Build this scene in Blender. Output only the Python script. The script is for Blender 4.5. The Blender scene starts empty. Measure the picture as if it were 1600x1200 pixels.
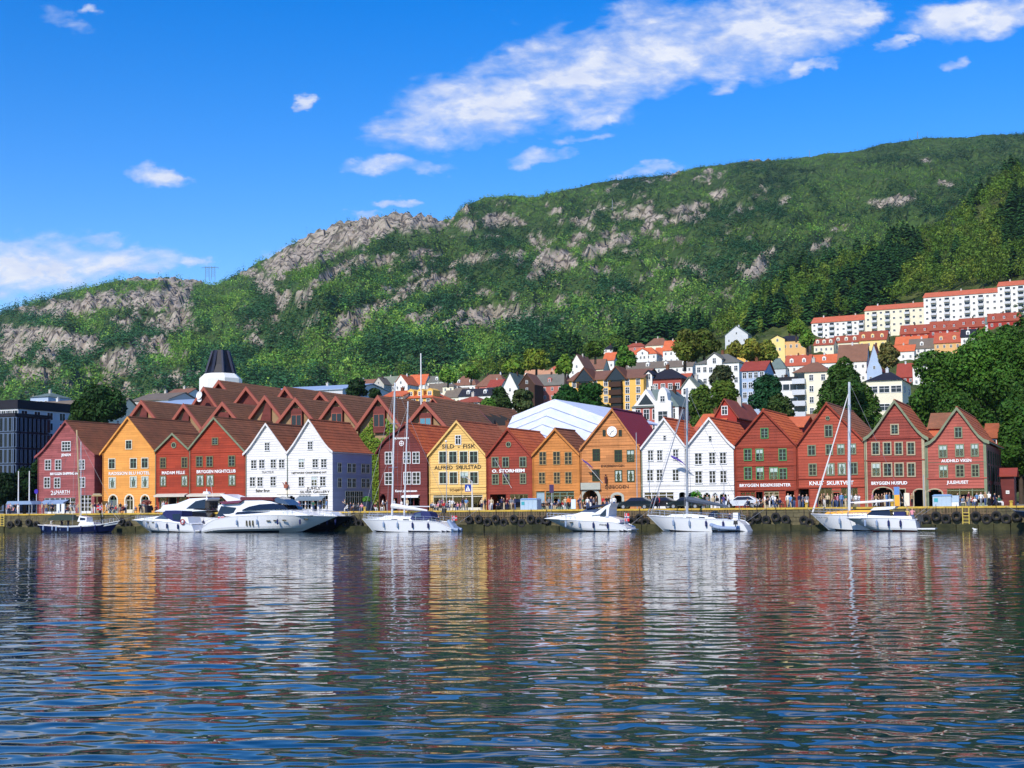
import bpy, math, random
import numpy as np
from mathutils import Vector, Matrix
R = math.radians
rnd = random.Random(11)
sc = bpy.context.scene
col = sc.collection

# ---------------------------------------------------------------- camera
F, CAMH, PITCH, ROLL, SH = 2200.0, 3.4, R(3.0), R(-0.6), 0.0317
M3 = Matrix.Rotation(R(90) + PITCH, 3, 'X') @ Matrix.Rotation(ROLL, 3, 'Z')
cam_d = bpy.data.cameras.new('camera'); cam = bpy.data.objects.new('camera', cam_d); col.objects.link(cam)
cam.matrix_world = Matrix.Translation((0, 0, CAMH)) @ M3.to_4x4()
cam_d.sensor_width = 36; cam_d.lens = 36 * F / 1600; cam_d.shift_y = SH * F / 1600
cam_d.clip_start = 0.5; cam_d.clip_end = 30000
sc.camera = cam

# ---------------------------------------------------------------- sun, sky, exposure
SUN_AZ, SUN_EL = 208.0, 40.0          # azimuth clockwise from +Y (into the picture)
sd = Vector((math.sin(R(SUN_AZ)) * math.cos(R(SUN_EL)), math.cos(R(SUN_AZ)) * math.cos(R(SUN_EL)), math.sin(R(SUN_EL))))
sun_d = bpy.data.lights.new('sun', 'SUN'); sun = bpy.data.objects.new('sun', sun_d); col.objects.link(sun)
sun_d.energy = 4.5; sun_d.angle = R(0.53); sun_d.color = (1.0, 0.93, 0.82)
sun.rotation_euler = sd.to_track_quat('Z', 'Y').to_euler()
sc.view_settings.view_transform = 'Standard'; sc.view_settings.look = 'None'
sc.view_settings.exposure = 0.0; sc.view_settings.gamma = 1.0
sc.view_settings.use_curve_mapping = False
sc.cycles.max_bounces = 6; sc.cycles.diffuse_bounces = 2; sc.cycles.glossy_bounces = 4
sc.cycles.transparent_max_bounces = 8; sc.cycles.transmission_bounces = 2
sc.cycles.caustics_reflective = False; sc.cycles.caustics_refractive = False
sc.cycles.use_denoising = True

world = bpy.data.worlds.new('World'); sc.world = world; world.use_nodes = True
class NT:
    """tiny node helper"""
    def __init__(s, tree): s.t = tree; s.n = tree.nodes; s.l = tree.links
    def node(s, typ, **kw):
        n = s.n.new(typ)
        for k, v in kw.items():
            if k.startswith('i_'):
                key = k[2:]
                n.inputs[int(key) if key.isdigit() else key.replace('_', ' ')].default_value = v
            else: setattr(n, k, v)
        return n
    def link(s, a, b): s.l.new(a, b)
    def math(s, op, a, b=None, c=None, clamp=False):
        n = s.n.new('ShaderNodeMath'); n.operation = op; n.use_clamp = clamp
        for i, x in enumerate((a, b, c)):
            if x is None: continue
            if isinstance(x, (int, float)): n.inputs[i].default_value = x
            else: s.l.new(x, n.inputs[i])
        return n.outputs[0]
    def mix(s, fac, a, b, mode='MIX'):
        n = s.n.new('ShaderNodeMix'); n.data_type = 'RGBA'; n.blend_type = mode; n.clamp_factor = True
        for i, x in ((0, fac), (6, a), (7, b)):
            if isinstance(x, (int, float)): n.inputs[i].default_value = x
            elif isinstance(x, tuple): n.inputs[i].default_value = (*x[:3], 1)
            else: s.l.new(x, n.inputs[i])
        return n.outputs[2]
    def noise(s, vec, scale, detail=4, rough=.5, dist=0):
        n = s.n.new('ShaderNodeTexNoise'); n.inputs['Scale'].default_value = scale
        n.inputs['Detail'].default_value = detail; n.inputs['Roughness'].default_value = rough
        n.inputs['Distortion'].default_value = dist
        if vec is not None: s.l.new(vec, n.inputs['Vector'])
        return n.outputs['Fac']
    def remap(s, v, a, b, c=0., d=1.):
        n = s.n.new('ShaderNodeMapRange'); n.inputs[1].default_value = a; n.inputs[2].default_value = b
        n.inputs[3].default_value = c; n.inputs[4].default_value = d; s.l.new(v, n.inputs[0])
        return n.outputs[0]
    def mapping(s, vec, scale=(1, 1, 1), rot=(0, 0, 0), loc=(0, 0, 0)):
        n = s.n.new('ShaderNodeMapping'); n.inputs['Scale'].default_value = scale
        n.inputs['Rotation'].default_value = rot; n.inputs['Location'].default_value = loc; s.l.new(vec, n.inputs['Vector'])
        return n.outputs[0]

w = NT(world.node_tree)
bg = [n for n in w.n if n.type == 'BACKGROUND'][0]
bg.inputs['Strength'].default_value = 0.15
sky = w.node('ShaderNodeTexSky', sky_type='NISHITA', sun_disc=False, sun_elevation=R(SUN_EL), sun_rotation=R(SUN_AZ),
             altitude=0, air_density=1.0, dust_density=0.15, ozone_density=3.0)
hs = w.node('ShaderNodeHueSaturation', i_Saturation=1.5, i_Value=1.27, i_Hue=0.515)
w.link(sky.outputs[0], hs.inputs['Color'])
tc = w.node('ShaderNodeTexCoord'); sep = w.node('ShaderNodeSeparateXYZ'); w.link(tc.outputs['Generated'], sep.inputs[0])
ay = w.math('MAXIMUM', sep.outputs[1], 0.05)
cx = w.math('DIVIDE', sep.outputs[0], ay); cz = w.math('DIVIDE', sep.outputs[2], ay)
cmb = w.node('ShaderNodeCombineXYZ'); w.link(cx, cmb.inputs[0]); w.link(cz, cmb.inputs[1])
# clouds: centre and half sizes given as sight-line slopes (x/y, z/y)
CL = [(770, 150, 190, 62, -14, 1.0), (960, 95, 210, 75, -16, 1.1), (1180, 40, 200, 70, -16, 1.1), (860, 85, 130, 40, -10, .8), (640, 185, 80, 35, -14, .7),
      (1330, 20, 70, 45, -30, .9), (1550, 15, 120, 36, -8, 1.1), (1520, 90, 30, 14, 0, .8), (1280, 95, 45, 12, -14, .8), (1150, 125, 55, 16, -20, .9), (945, 180, 60, 18, -12, .8),
      (245, 270, 62, 22, 8, 1.0), (473, 154, 22, 14, 10, .9), (640, 256, 100, 18, 3, .82), (850, 243, 75, 14, -6, .75), (905, 216, 60, 9, -3, .62), (1010, 262, 62, 12, -10, .8), (1420, 62, 45, 14, -20, .7),
      (60, 412, 130, 42, 0, 1.15), (185, 405, 110, 30, 0, .9), (165, 375, 45, 13, 0, .78), (300, 408, 42, 14, 5, .75), (30, 450, 90, 22, 0, .75), (430, 385, 30, 10, -10, .6),
      (630, 322, 34, 8, 0, .85), (570, 333, 30, 7, 0, .7), (100, 22, 55, 20, 15, .55), (150, 5, 30, 10, 0, .6), (790, 15, 60, 12, 20, .4)]
ws = w.node('ShaderNodeTexNoise', i_Scale=24.0, i_Detail=6.0, i_Roughness=.6); w.link(w.mapping(cmb.outputs[0], scale=(1, 1.7, 1)), ws.inputs['Vector'])
wsp = w.node('ShaderNodeSeparateColor'); w.link(ws.outputs['Color'], wsp.inputs[0])
cxw = w.math('MULTIPLY_ADD', w.math('SUBTRACT', wsp.outputs[0], .5), .075, cx); czw = w.math('MULTIPLY_ADD', w.math('SUBTRACT', wsp.outputs[1], .5), .032, cz)
mask = None
for (px, py, rx, ry, an, st) in CL:
    rx *= 1.15; ry *= 1.38 if ry > 30 else 1.12; st *= 1.1
    x0, z0 = (px - 800) / F, (785 - .0105 * (px - 800) - py) / F
    dx = w.math('SUBTRACT', cxw, x0); dz = w.math('SUBTRACT', czw, z0)
    ca, sa = math.cos(R(-an)), math.sin(R(-an))
    e1 = w.math('MULTIPLY_ADD', dx, ca * F / rx, w.math('MULTIPLY', dz, sa * F / rx))
    e2 = w.math('MULTIPLY_ADD', dz, ca * F / ry, w.math('MULTIPLY', dx, -sa * F / ry))
    d2 = w.math('MULTIPLY_ADD', e1, e1, w.math('MULTIPLY', e2, e2))
    m_ = w.math('MULTIPLY_ADD', d2, -st * .9, st)
    m_ = w.math('MAXIMUM', m_, 0.0)
    mask = m_ if mask is None else w.math('SMOOTH_MAX', mask, m_, .15)
wob = w.noise(w.mapping(cmb.outputs[0], scale=(1, 1.6, 1)), 14, 3, .5)
cv = w.mapping(cmb.outputs[0], scale=(1, 2.1, 1), rot=(0, 0, R(-14)))
n1 = w.noise(cv, 15, 8, .58, .4); n2 = w.noise(cv, 55, 5, .55, .2)
nz = w.math('MULTIPLY_ADD', n2, .45, n1)
dens = w.math('MULTIPLY_ADD', w.math('SUBTRACT', nz, .765), 2.7, w.math('MULTIPLY', mask, 1.0))
dens = w.math('MULTIPLY', dens, w.remap(mask, .04, .6))
dens = w.remap(dens, .08, 1.2)
dens = w.math('POWER', dens, 1.15, clamp=True)
shade = w.remap(w.math('MULTIPLY_ADD', w.noise(w.mapping(cv, loc=(.004, .012, 0)), 26, 7, .62), .7, w.math('MULTIPLY', dens, .3)), .42, .74)
ccol = w.mix(shade, (4.1, 4.7, 6.4), (6.2, 6.4, 6.9))
skyc = w.mix(w.math('MULTIPLY', dens, .93), hs.outputs[0], ccol)
w.link(skyc, bg.inputs['Color'])

# ---------------------------------------------------------------- sight lines and the quay frame
def ray(px, py):
    d = M3 @ Vector(((px - 800) / F, (600 - py) / F + SH, -1.0))
    return d / d.y
def at(px, py, Y):
    return Vector((0, 0, CAMH)) + ray(px, py) * Y
QA = R(22.8); D0 = 170.0; QZ = 2.4                 # quay turned 22.8 deg, 170 m away on the axis, top 2.4 m above the water
UV = Vector((math.cos(QA), -math.sin(QA), 0)); WV = Vector((math.sin(QA), math.cos(QA), 0)); O0 = Vector((0, D0, 0))
def row(px, py, w0):
    d = ray(px, py); c = Vector((0, 0, CAMH))
    t = (w0 - (c - O0).dot(WV)) / d.dot(WV)
    p = c + d * t
    return (p - O0).dot(UV), p.z
def rowu(px, w0): return row(px, 785, w0)[0]
def RW(u, w0, z): return O0 + UV * u + WV * w0 + Vector((0, 0, z))
def ppm(px, w0):                                   # pixels per metre at that spot of the quay frame
    return 1.0 / max(1e-6, (row(px + 1, 785, w0)[0] - row(px, 785, w0)[0]))
def zpm(px, w0): return 1.0 / (row(px, 700, w0)[1] - row(px, 701, w0)[1])

# ---------------------------------------------------------------- mesh helpers
class G:
    def __init__(s): s.v = []; s.f = []; s.m = []
    def add(s, vs, fs, mi=0):
        b = len(s.v); s.v += [tuple(p) for p in vs]
        for f in fs: s.f.append(tuple(i + b for i in f)); s.m.append(mi)
        return s
    def box(s, x0, y0, z0, x1, y1, z1, mi=0):
        return s.add([(x0, y0, z0), (x1, y0, z0), (x1, y1, z0), (x0, y1, z0), (x0, y0, z1), (x1, y0, z1), (x1, y1, z1), (x0, y1, z1)],
              [(0, 3, 2, 1), (4, 5, 6, 7), (0, 1, 5, 4), (1, 2, 6, 5), (2, 3, 7, 6), (3, 0, 4, 7)], mi)
    def prism(s, pts, y0, y1, mi=0):               # polygon in x,z (counter-clockwise seen from -y) pushed along y
        n = len(pts); a = sum(pts[i][0] * pts[(i + 1) % n][1] - pts[(i + 1) % n][0] * pts[i][1] for i in range(n))
        if a < 0: pts = pts[::-1]
        vs = [(x, y0, z) for x, z in pts] + [(x, y1, z) for x, z in pts]
        return s.add(vs, [tuple(range(n)), tuple(range(2 * n - 1, n - 1, -1))] + [(i, i + n, (i + 1) % n + n, (i + 1) % n) for i in range(n)], mi)
    def taper(s, pts, hw, y=0.0, mi=0):            # x,z polygon pushed to +-hw(x,z) in y
        n = len(pts); a = sum(pts[i][0] * pts[(i + 1) % n][1] - pts[(i + 1) % n][0] * pts[i][1] for i in range(n))
        if a < 0: pts = pts[::-1]
        vs = [(x, y - hw(x, z), z) for x, z in pts] + [(x, y + hw(x, z), z) for x, z in pts]
        return s.add(vs, [tuple(range(n)), tuple(range(2 * n - 1, n - 1, -1))] + [(i, i + n, (i + 1) % n + n, (i + 1) % n) for i in range(n)], mi)
    def tube(s, p0, p1, r0, r1=None, n=8, mi=0, cap=True):
        r1 = r0 if r1 is None else r1; p0 = Vector(p0); p1 = Vector(p1); d = (p1 - p0)
        if d.length < 1e-6: return s
        q = d.to_track_quat('Z', 'Y'); vs = []
        for p, r in ((p0, r0), (p1, r1)):
            for i in range(n):
                a = 2 * math.pi * i / n; vs.append(p + q @ Vector((math.cos(a) * r, math.sin(a) * r, 0)))
        fs = [(i, (i + 1) % n, (i + 1) % n + n, i + n) for i in range(n)]
        if cap: fs += [tuple(range(n - 1, -1, -1)), tuple(range(n, 2 * n))]
        return s.add(vs, fs, mi)
    def lathe(s, prof, n=12, c=(0, 0, 0), mi=0):   # profile of (r, z)
        vs = []; fs = []; k = len(prof)
        for r, z in prof:
            for i in range(n): a = 2 * math.pi * i / n; vs.append((c[0] + r * math.cos(a), c[1] + r * math.sin(a), c[2] + z))
        for j in range(k - 1):
            for i in range(n): fs.append((j * n + i, j * n + (i + 1) % n, (j + 1) * n + (i + 1) % n, (j + 1) * n + i))
        fs += [tuple(range(n - 1, -1, -1)), tuple(range((k - 1) * n, k * n))]
        return s.add(vs, fs, mi)
    def ball(s, c, rx, ry, rz, n=10, k=6, mi=0):
        prof = [(max(.001, math.sin(math.pi * j / k)), -math.cos(math.pi * j / k)) for j in range(k + 1)]
        vs = []; fs = []
        for r, z in prof:
            for i in range(n): a = 2 * math.pi * i / n; vs.append((c[0] + r * math.cos(a) * rx, c[1] + r * math.sin(a) * ry, c[2] + z * rz))
        for j in range(k):
            for i in range(n): fs.append((j * n + i, j * n + (i + 1) % n, (j + 1) * n + (i + 1) % n, (j + 1) * n + i))
        return s.add(vs, fs, mi)
    def mesh(s, name, mats, smooth=False, flip=False):
        me = bpy.data.meshes.new(name)
        v = [(-x, y, z) for x, y, z in s.v] if flip else s.v
        f = [t[::-1] for t in s.f] if flip else s.f
        me.from_pydata(v, [], f)
        for m in (mats if isinstance(mats, (list, tuple)) else [mats]): me.materials.append(m)
        if len(set(s.m)) > 1 or (s.m and s.m[0]): me.polygons.foreach_set('material_index', s.m)
        if smooth: me.polygons.foreach_set('use_smooth', [True] * len(me.polygons))
        me.update(); return me
    def build(s, name, mats, parent=None, loc=(0, 0, 0), rz=0.0, smooth=False, flip=False, kind=None):
        return link(name, s.mesh(name, mats, smooth, flip), parent, loc, rz, kind)
def link(name, me, parent=None, loc=(0, 0, 0), rz=0.0, kind=None):
    o = bpy.data.objects.new(name, me); col.objects.link(o); o.parent = parent
    o.location = loc; o.rotation_euler = (0, 0, rz)
    if kind: o['kind'] = kind
    return o
LABELS = {}
def tag(o, label, cat, group=None):
    o['label'] = label; o['category'] = cat
    if group: o['group'] = group
    LABELS.setdefault(label, []).append(o.name)
    return o
def thing(name, label, cat, loc=(0, 0, 0), rz=0.0, group=None):
    return tag(link(name, None, None, loc, rz), label, cat, group)
def copy_tree(o, parent=None):
    c = o.copy(); col.objects.link(c); c.parent = parent
    for ch in list(o.children): copy_tree(ch, c)
    return c
def np_mesh(name, V, Fc, mat, colr=None, smooth=False, attr='tint'):
    V = np.asarray(V, dtype=np.float32); Fc = np.asarray(Fc, dtype=np.int32); k = Fc.shape[1]
    me = bpy.data.meshes.new(name); me.vertices.add(len(V)); me.vertices.foreach_set('co', V.ravel())
    me.loops.add(Fc.size); me.loops.foreach_set('vertex_index', Fc.ravel())
    me.polygons.add(len(Fc)); me.polygons.foreach_set('loop_start', np.arange(0, Fc.size, k, dtype=np.int32))
    if smooth: me.polygons.foreach_set('use_smooth', np.ones(len(Fc), dtype=bool))
    for m in (mat if isinstance(mat, (list, tuple)) else [mat]): me.materials.append(m)
    if colr is not None:
        a = me.color_attributes.new(attr, 'FLOAT_COLOR', 'POINT'); c4 = np.ones((len(V), 4), dtype=np.float32); c4[:, :3] = colr
        a.data.foreach_set('color', c4.ravel())
    me.update(calc_edges=True); me.validate(); return me

# ---------------------------------------------------------------- numpy noise
def _hash(ix, iy, iz, seed):
    h = (ix * 374761393 + iy * 668265263 + iz * 2147483647 + seed * 1274126177) & 0xffffffff
    h = ((h ^ (h >> 13)) * 1274126177) & 0xffffffff
    return ((h ^ (h >> 16)) & 0xffff) / 65535.0
def vnoise(x, y, z=None, seed=0):
    x = np.asarray(x, dtype=np.float64); y = np.asarray(y, dtype=np.float64); z = np.zeros_like(x) if z is None else z
    ix, iy, iz = np.floor(x).astype(np.int64), np.floor(y).astype(np.int64), np.floor(z).astype(np.int64)
    fx, fy, fz = x - ix, y - iy, z - iz
    fx, fy, fz = fx * fx * (3 - 2 * fx), fy * fy * (3 - 2 * fy), fz * fz * (3 - 2 * fz)
    def h(a, b, c): return _hash(ix + a, iy + b, iz + c, seed)
    x00 = h(0, 0, 0) * (1 - fx) + h(1, 0, 0) * fx; x10 = h(0, 1, 0) * (1 - fx) + h(1, 1, 0) * fx
    x01 = h(0, 0, 1) * (1 - fx) + h(1, 0, 1) * fx; x11 = h(0, 1, 1) * (1 - fx) + h(1, 1, 1) * fx
    return (x00 * (1 - fy) + x10 * fy) * (1 - fz) + (x01 * (1 - fy) + x11 * fy) * fz
def fbm(x, y, oct=5, seed=0, gain=.5):
    t = 0; a = 1; s = 0
    for i in range(oct): t = t + a * vnoise(x * 2 ** i, y * 2 ** i, None, seed + i * 7); s += a; a *= gain
    return t / s

# ---------------------------------------------------------------- materials
MC = {}
def lin(c):                                        # 0-255 sRGB triple to linear
    return tuple(((v / 255 + .055) / 1.055) ** 2.4 if v > 10 else v / 255 / 12.92 for v in c)
def base(name, rgb, rough=.6, metal=0.0, spec=.4):
    m = bpy.data.materials.new(name); m.use_nodes = True; t = NT(m.node_tree)
    b = [n for n in t.n if n.type == 'BSDF_PRINCIPLED'][0]
    b.inputs['Base Color'].default_value = (*rgb, 1); b.inputs['Roughness'].default_value = rough
    b.inputs['Metallic'].default_value = metal; b.inputs['Specular IOR Level'].default_value = spec
    return m, t, b
def bump(t, b, h, strength=.3, dist=.05):
    n = t.node('ShaderNodeBump', i_Strength=strength, i_Distance=dist); t.link(h, n.inputs['Height']); t.link(n.outputs[0], b.inputs['Normal'])
def plain(name, rgb, rough=.5, metal=0.0, var=.12, spec=.4, vs=1.5):
    k = ('plain', name)
    if k in MC: return MC[k]
    m, t, b = base(name, rgb, rough, metal, spec)
    if var:
        tcn = t.node('ShaderNodeTexCoord')
        n = t.noise(tcn.outputs['Object'], vs, 6, .65)
        c = t.mix(n, tuple(v * (1 - var * 1.6) for v in rgb), tuple(min(1, v * (1 + var * 1.3)) for v in rgb)); t.link(c, b.inputs['Base Color'])
    MC[k] = m; return m
def paint(name, rgb, weather=.25):
    weather = min(.42, weather * 1.35) if rgb[0] < .7 else weather
    #                # painted timber boards: streaks, fading, knots
    k = ('paint', name)
    if k in MC: return MC[k]
    m, t, b = base(name, rgb, .62, 0, .25)
    tcn = t.node('ShaderNodeTexCoord'); ob = tcn.outputs['Object']
    n1 = t.noise(t.mapping(ob, (.25, .25, 5.0)), 1.0, 5, .7); n2 = t.noise(ob, .35, 4, .6); n3 = t.noise(t.mapping(ob, (3.0, 3.0, .25)), 1.0, 4, .7)
    br = t.math('MULTIPLY_ADD', n1, .55, t.math('MULTIPLY_ADD', n2, .6, t.math('MULTIPLY', n3, .35)))
    br = t.remap(br, .5, 1.0, 1 - weather, 1 + weather * .7)
    sx = t.node('ShaderNodeSeparateXYZ'); t.link(ob, sx.inputs[0]); cb = t.node('ShaderNodeCombineXYZ')      # every board length weathers its own way
    zi = t.math('FLOOR', t.math('DIVIDE', sx.outputs[2], .34)); t.link(zi, cb.inputs[2]); t.link(t.math('FLOOR', t.math('MULTIPLY_ADD', zi, .37, t.math('MULTIPLY', sx.outputs[0], .28))), cb.inputs[0])
    wn = t.node('ShaderNodeTexWhiteNoise'); t.link(cb.outputs[0], wn.inputs['Vector']); br = t.math('MULTIPLY', br, t.remap(wn.outputs['Value'], 0, 1, 1 - weather * .55, 1 + weather * .45))
    mx = t.node('ShaderNodeVectorMath', operation='SCALE'); mx.inputs[0].default_value = rgb; t.link(br, mx.inputs['Scale'])
    t.link(mx.outputs[0], b.inputs['Base Color']); bump(t, b, n1, .25, .02)
    MC[k] = m; return m
def rooft(name, c1, c2, c3=None, rough=.75):       # tiles: patches of old and new clay, lichen
    k = ('roof', name)
    if k in MC: return MC[k]
    m, t, b = base(name, c1, rough, 0, .25)
    tcn = t.node('ShaderNodeTexCoord'); ob = tcn.outputs['Object']
    v = t.node('ShaderNodeTexVoronoi', i_Scale=3.2); t.link(ob, v.inputs['Vector'])
    sp = t.node('ShaderNodeSeparateColor'); t.link(v.outputs['Color'], sp.inputs[0])
    n2 = t.noise(ob, .45, 5, .65); n3 = t.noise(ob, 2.5, 5, .7)
    c = t.mix(t.remap(n2, .35, .65), c1, c2); c = t.mix(t.math('MULTIPLY', sp.outputs[0], .45), c, c2)
    c = t.mix(t.remap(n3, .56, .72, 0, .6), c, c3 or tuple(v * .55 for v in c1))
    t.link(c, b.inputs['Base Color']); bump(t, b, n3, .4, .03)
    MC[k] = m; return m
def leafm(name, gain=1.0):
    k = ('leaf', name)
    if k in MC: return MC[k]
    m, t, b = base(name, (.1, .2, .05), .65, 0, .2)
    a = t.node('ShaderNodeAttribute', attribute_name='tint')
    t.link(a.outputs['Color'], b.inputs['Base Color'])
    b.inputs['Subsurface Weight'].default_value = 0
    tr = t.node('ShaderNodeBsdfTranslucent'); t.link(a.outputs['Color'], tr.inputs['Color'])
    ms = t.node('ShaderNodeMixShader', i_Fac=.22); out = [n for n in t.n if n.type == 'OUTPUT_MATERIAL'][0]
    t.link(b.outputs[0], ms.inputs[1]); t.link(tr.outputs[0], ms.inputs[2]); t.link(ms.outputs[0], out.inputs[0])
    MC[k] = m; return m
def glassm(name, rgb, rough=.04):
    return plain(name, rgb, rough, 0, 0, .8)
def clearglass(key='cg', c=.5):
    if key in MC: return MC[key]
    m = bpy.data.materials.new('clear_glass'); m.use_nodes = True; t = NT(m.node_tree)
    out = [n for n in t.n if n.type == 'OUTPUT_MATERIAL'][0]
    tr = t.node('ShaderNodeBsdfTransparent', i_Color=(c, c * 1.04, c * 1.05, 1)); gl = t.node('ShaderNodeBsdfGlossy', i_Roughness=.03, i_Color=(1, 1, 1, 1))
    ms = t.node('ShaderNodeMixShader', i_Fac=.035); t.link(tr.outputs[0], ms.inputs[1]); t.link(gl.outputs[0], ms.inputs[2]); t.link(ms.outputs[0], out.inputs[0])
    MC[key] = m; return m
WHITE = paint('white_paint', (.76, .76, .75), .08)
DARKGLASS = plain('dark_glass', (.012, .015, .02), .05, 0, 0, .28)
SKYGLASS = glassm('sky_glass', (.06, .09, .13))
BLACK = plain('black_void', (.01, .01, .011), .8, 0, 0)
GREY = plain('grey_metal', (.35, .36, .38), .4, .6)
# ================================================================ land
def interp(tab, x):
    xs = [a for a, _ in tab]; ys = [b for _, b in tab]
    return np.interp(x, xs, ys)
HZN = lambda px: 785 - .0105 * (px - 800)
CREST = [(-500, 640), (-250, 560), (-100, 520), (0, 487), (50, 470), (100, 452), (150, 440), (200, 431), (260, 428), (300, 433), (330, 441), (350, 434), (400, 405), (440, 385), (480, 360), (520, 343), (560, 334),
         (600, 328), (640, 323), (670, 327), (692, 338), (706, 336), (730, 313), (760, 301), (800, 298), (850, 298), (900, 286), (950, 276), (1000, 268), (1050, 263), (1100, 253), (1150, 246), (1200, 241),
         (1250, 238), (1300, 231), (1350, 225), (1400, 214), (1440, 209), (1500, 204), (1550, 201), (1600, 200), (1750, 205), (2100, 240)]
CDIST = [(-500, 2300), (0, 2350), (300, 2400), (345, 2300), (420, 2050), (640, 1950), (700, 2050), (800, 2300), (1100, 2500), (1600, 2400), (2100, 2200)]
NEAR = [(-500, 655), (0, 640), (300, 628), (500, 612), (600, 603), (700, 592), (800, 580), (880, 560), (960, 545), (1040, 532), (1110, 517), (1150, 498), (1190, 472), (1230, 444), (1270, 424),
        (1330, 410), (1400, 390), (1480, 360), (1520, 330), (1560, 295), (1600, 272), (1680, 225), (1800, 190), (2100, 180)]
NDIST = [(-500, 900), (600, 860), (900, 850), (1100, 860), (1300, 950), (1600, 1000), (2100, 950)]
R0 = 262.0
def ztan(px, py): return (HZN(px) - py) / F
def near_z(px, r):                                 # height of the town slope on sight line px, r metres into the picture
    r1 = interp(NDIST, px); z1 = CAMH + ztan(px, interp(NEAR, px)) * r1
    t = np.clip((r - R0) / (r1 - R0), 0, 1)
    z = 2.6 + (z1 - 2.6) * t ** (1.12 + .33 * np.clip((np.asarray(px) - 1000) / 300, 0, 1))
    back = np.clip((r - r1) / 350, 0, 1)
    return z - back * back * np.maximum(0, z1 - 15) * 1.0
def near_hit(px, py):                              # distance at which the town slope appears at row py
    rr = np.arange(R0, float(interp(NDIST, px)) + 1, 2.0)
    y = HZN(px) - (near_z(px, rr) - CAMH) / rr * F
    ok = np.nonzero(y <= py)[0]
    return float(rr[ok[0]]) if len(ok) else float(rr[-1])
def wx(px, r): return (np.asarray(px) - 800) / F * r

def grid_mesh(name, PX, RR, Z, mat, colr=None, smooth=True):
    X = wx(PX, RR); nr, nc = X.shape
    V = np.stack([X, RR, Z], -1).reshape(-1, 3)
    i = np.arange(nr - 1)[:, None] * nc + np.arange(nc - 1)[None, :]
    Fc = np.stack([i, i + 1, i + nc + 1, i + nc], -1).reshape(-1, 4)
    return np_mesh(name, V, Fc, mat, colr, smooth)

# rock outcrops, as seen on the slopes: centre, half sizes, tilt
ROCKS = [(95, 482, 46, 13, 12), (70, 488, 20, 9, 10), (275, 468, 25, 28, 0), (225, 468, 38, 15, 0), (262, 505, 36, 12, 5), (150, 470, 45, 12, 10), (62, 522, 62, 11, -3), (20, 545, 32, 15, 0), (82, 552, 32, 11, 10), (115, 530, 30, 8, 0),
         (185, 558, 32, 12, 15), (238, 545, 27, 16, -10), (195, 578, 28, 6, 8), (50, 585, 32, 10, -5), (75, 606, 10, 7, 0), (103, 605, 9, 8, 0), (240, 437, 50, 5, -4), (300, 438, 18, 4, 0), (130, 545, 14, 8, 10),
         (637, 340, 57, 17, 0), (590, 345, 52, 20, 8), (552, 356, 60, 22, 15), (500, 380, 48, 24, 30), (445, 405, 34, 20, 38), (412, 440, 12, 20, 40), (470, 395, 30, 20, 35), (536, 420, 42, 8, 25), (477, 462, 16, 11, 35), (442, 468, 10, 16, -40), (500, 440, 22, 7, 30),
         (740, 402, 22, 8, 18), (775, 398, 16, 5, 15), (690, 436, 26, 8, 30), (668, 446, 14, 10, 50), (640, 452, 20, 7, 30), (783, 340, 26, 12, 10), (731, 348, 13, 10, 0), (867, 405, 30, 17, 14), (549, 504, 32, 14, 33), (591, 478, 32, 6, 20), (624, 464, 18, 5, 20),
         (663, 498, 16, 8, 38), (765, 492, 56, 15, 5), (721, 508, 18, 7, 0), (700, 505, 12, 6, 20), (396, 533, 14, 8, 0), (656, 397, 20, 7, 25), (600, 405, 20, 6, 20), (812, 345, 14, 5, 0),
         (998, 333, 18, 7, 5), (1031, 337, 12, 5, 0), (1014, 355, 13, 8, 30), (1053, 344, 15, 5, 15), (1075, 322, 19, 8, 10), (983, 372, 13, 9, 15), (952, 381, 23, 9, 20), (922, 394, 13, 11, 40), (895, 410, 14, 7, 30), (1127, 300, 15, 8, 15),
         (1403, 311, 32, 7, 4), (1322, 353, 15, 5, 10), (1193, 414, 13, 20, -35), (1175, 425, 12, 7, 20), (1232, 309, 12, 5, 20), (1200, 243, 26, 4, 3), (1114, 264, 10, 4, 0), (1150, 247, 12, 3, 0), (1298, 377, 8, 5, 20), (935, 420, 8, 4, 0), (1280, 384, 10, 4, 25),
         (1035, 365, 10, 4, 20), (1090, 335, 10, 4, 20), (1460, 245, 8, 3, 0), (1490, 283, 14, 4, 0), (840, 430, 12, 4, 10), (1210, 395, 10, 5, 30), (900, 380, 10, 5, 0)]
def rockmask(px, py):
    m = np.zeros_like(px) - 9.0
    for cx_, cy_, rx, ry, an in ROCKS:
        rx, ry = rx * (1.22 if cx_ < 720 else 1.1), ry * (1.25 if cx_ < 720 else 1.1)
        dx = px - cx_; dy = -(py - cy_); ca, sa = math.cos(R(an)), math.sin(R(an))
        d = ((dx * ca + dy * sa) / rx) ** 2 + ((-dx * sa + dy * ca) / ry) ** 2
        m = np.maximum(m, 1.25 - d)
    nz = fbm(px / 9, py / 6, 4, 3, .6)
    belt = np.clip((px - 300) / 120, 0, 1) * np.clip((1260 - px) / 200, 0, 1) * np.clip((530 - py) / 30, 0, 1) + np.clip((330 - px) / 60, 0, 1) * np.clip((py - 440) / 15, 0, 1) * 1.15
    m = np.maximum(m, (fbm((px + py * .9) / 26, (py - px * .12) / 13, 4, 123, .6) - .575) * 11 * np.minimum(belt, 1.15) - .35)      # small scattered outcrops in belts
    return np.clip((m + (nz - .5) * 2.2 - .2) * 2.2, 0, 1) * (m > -.5)
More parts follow.
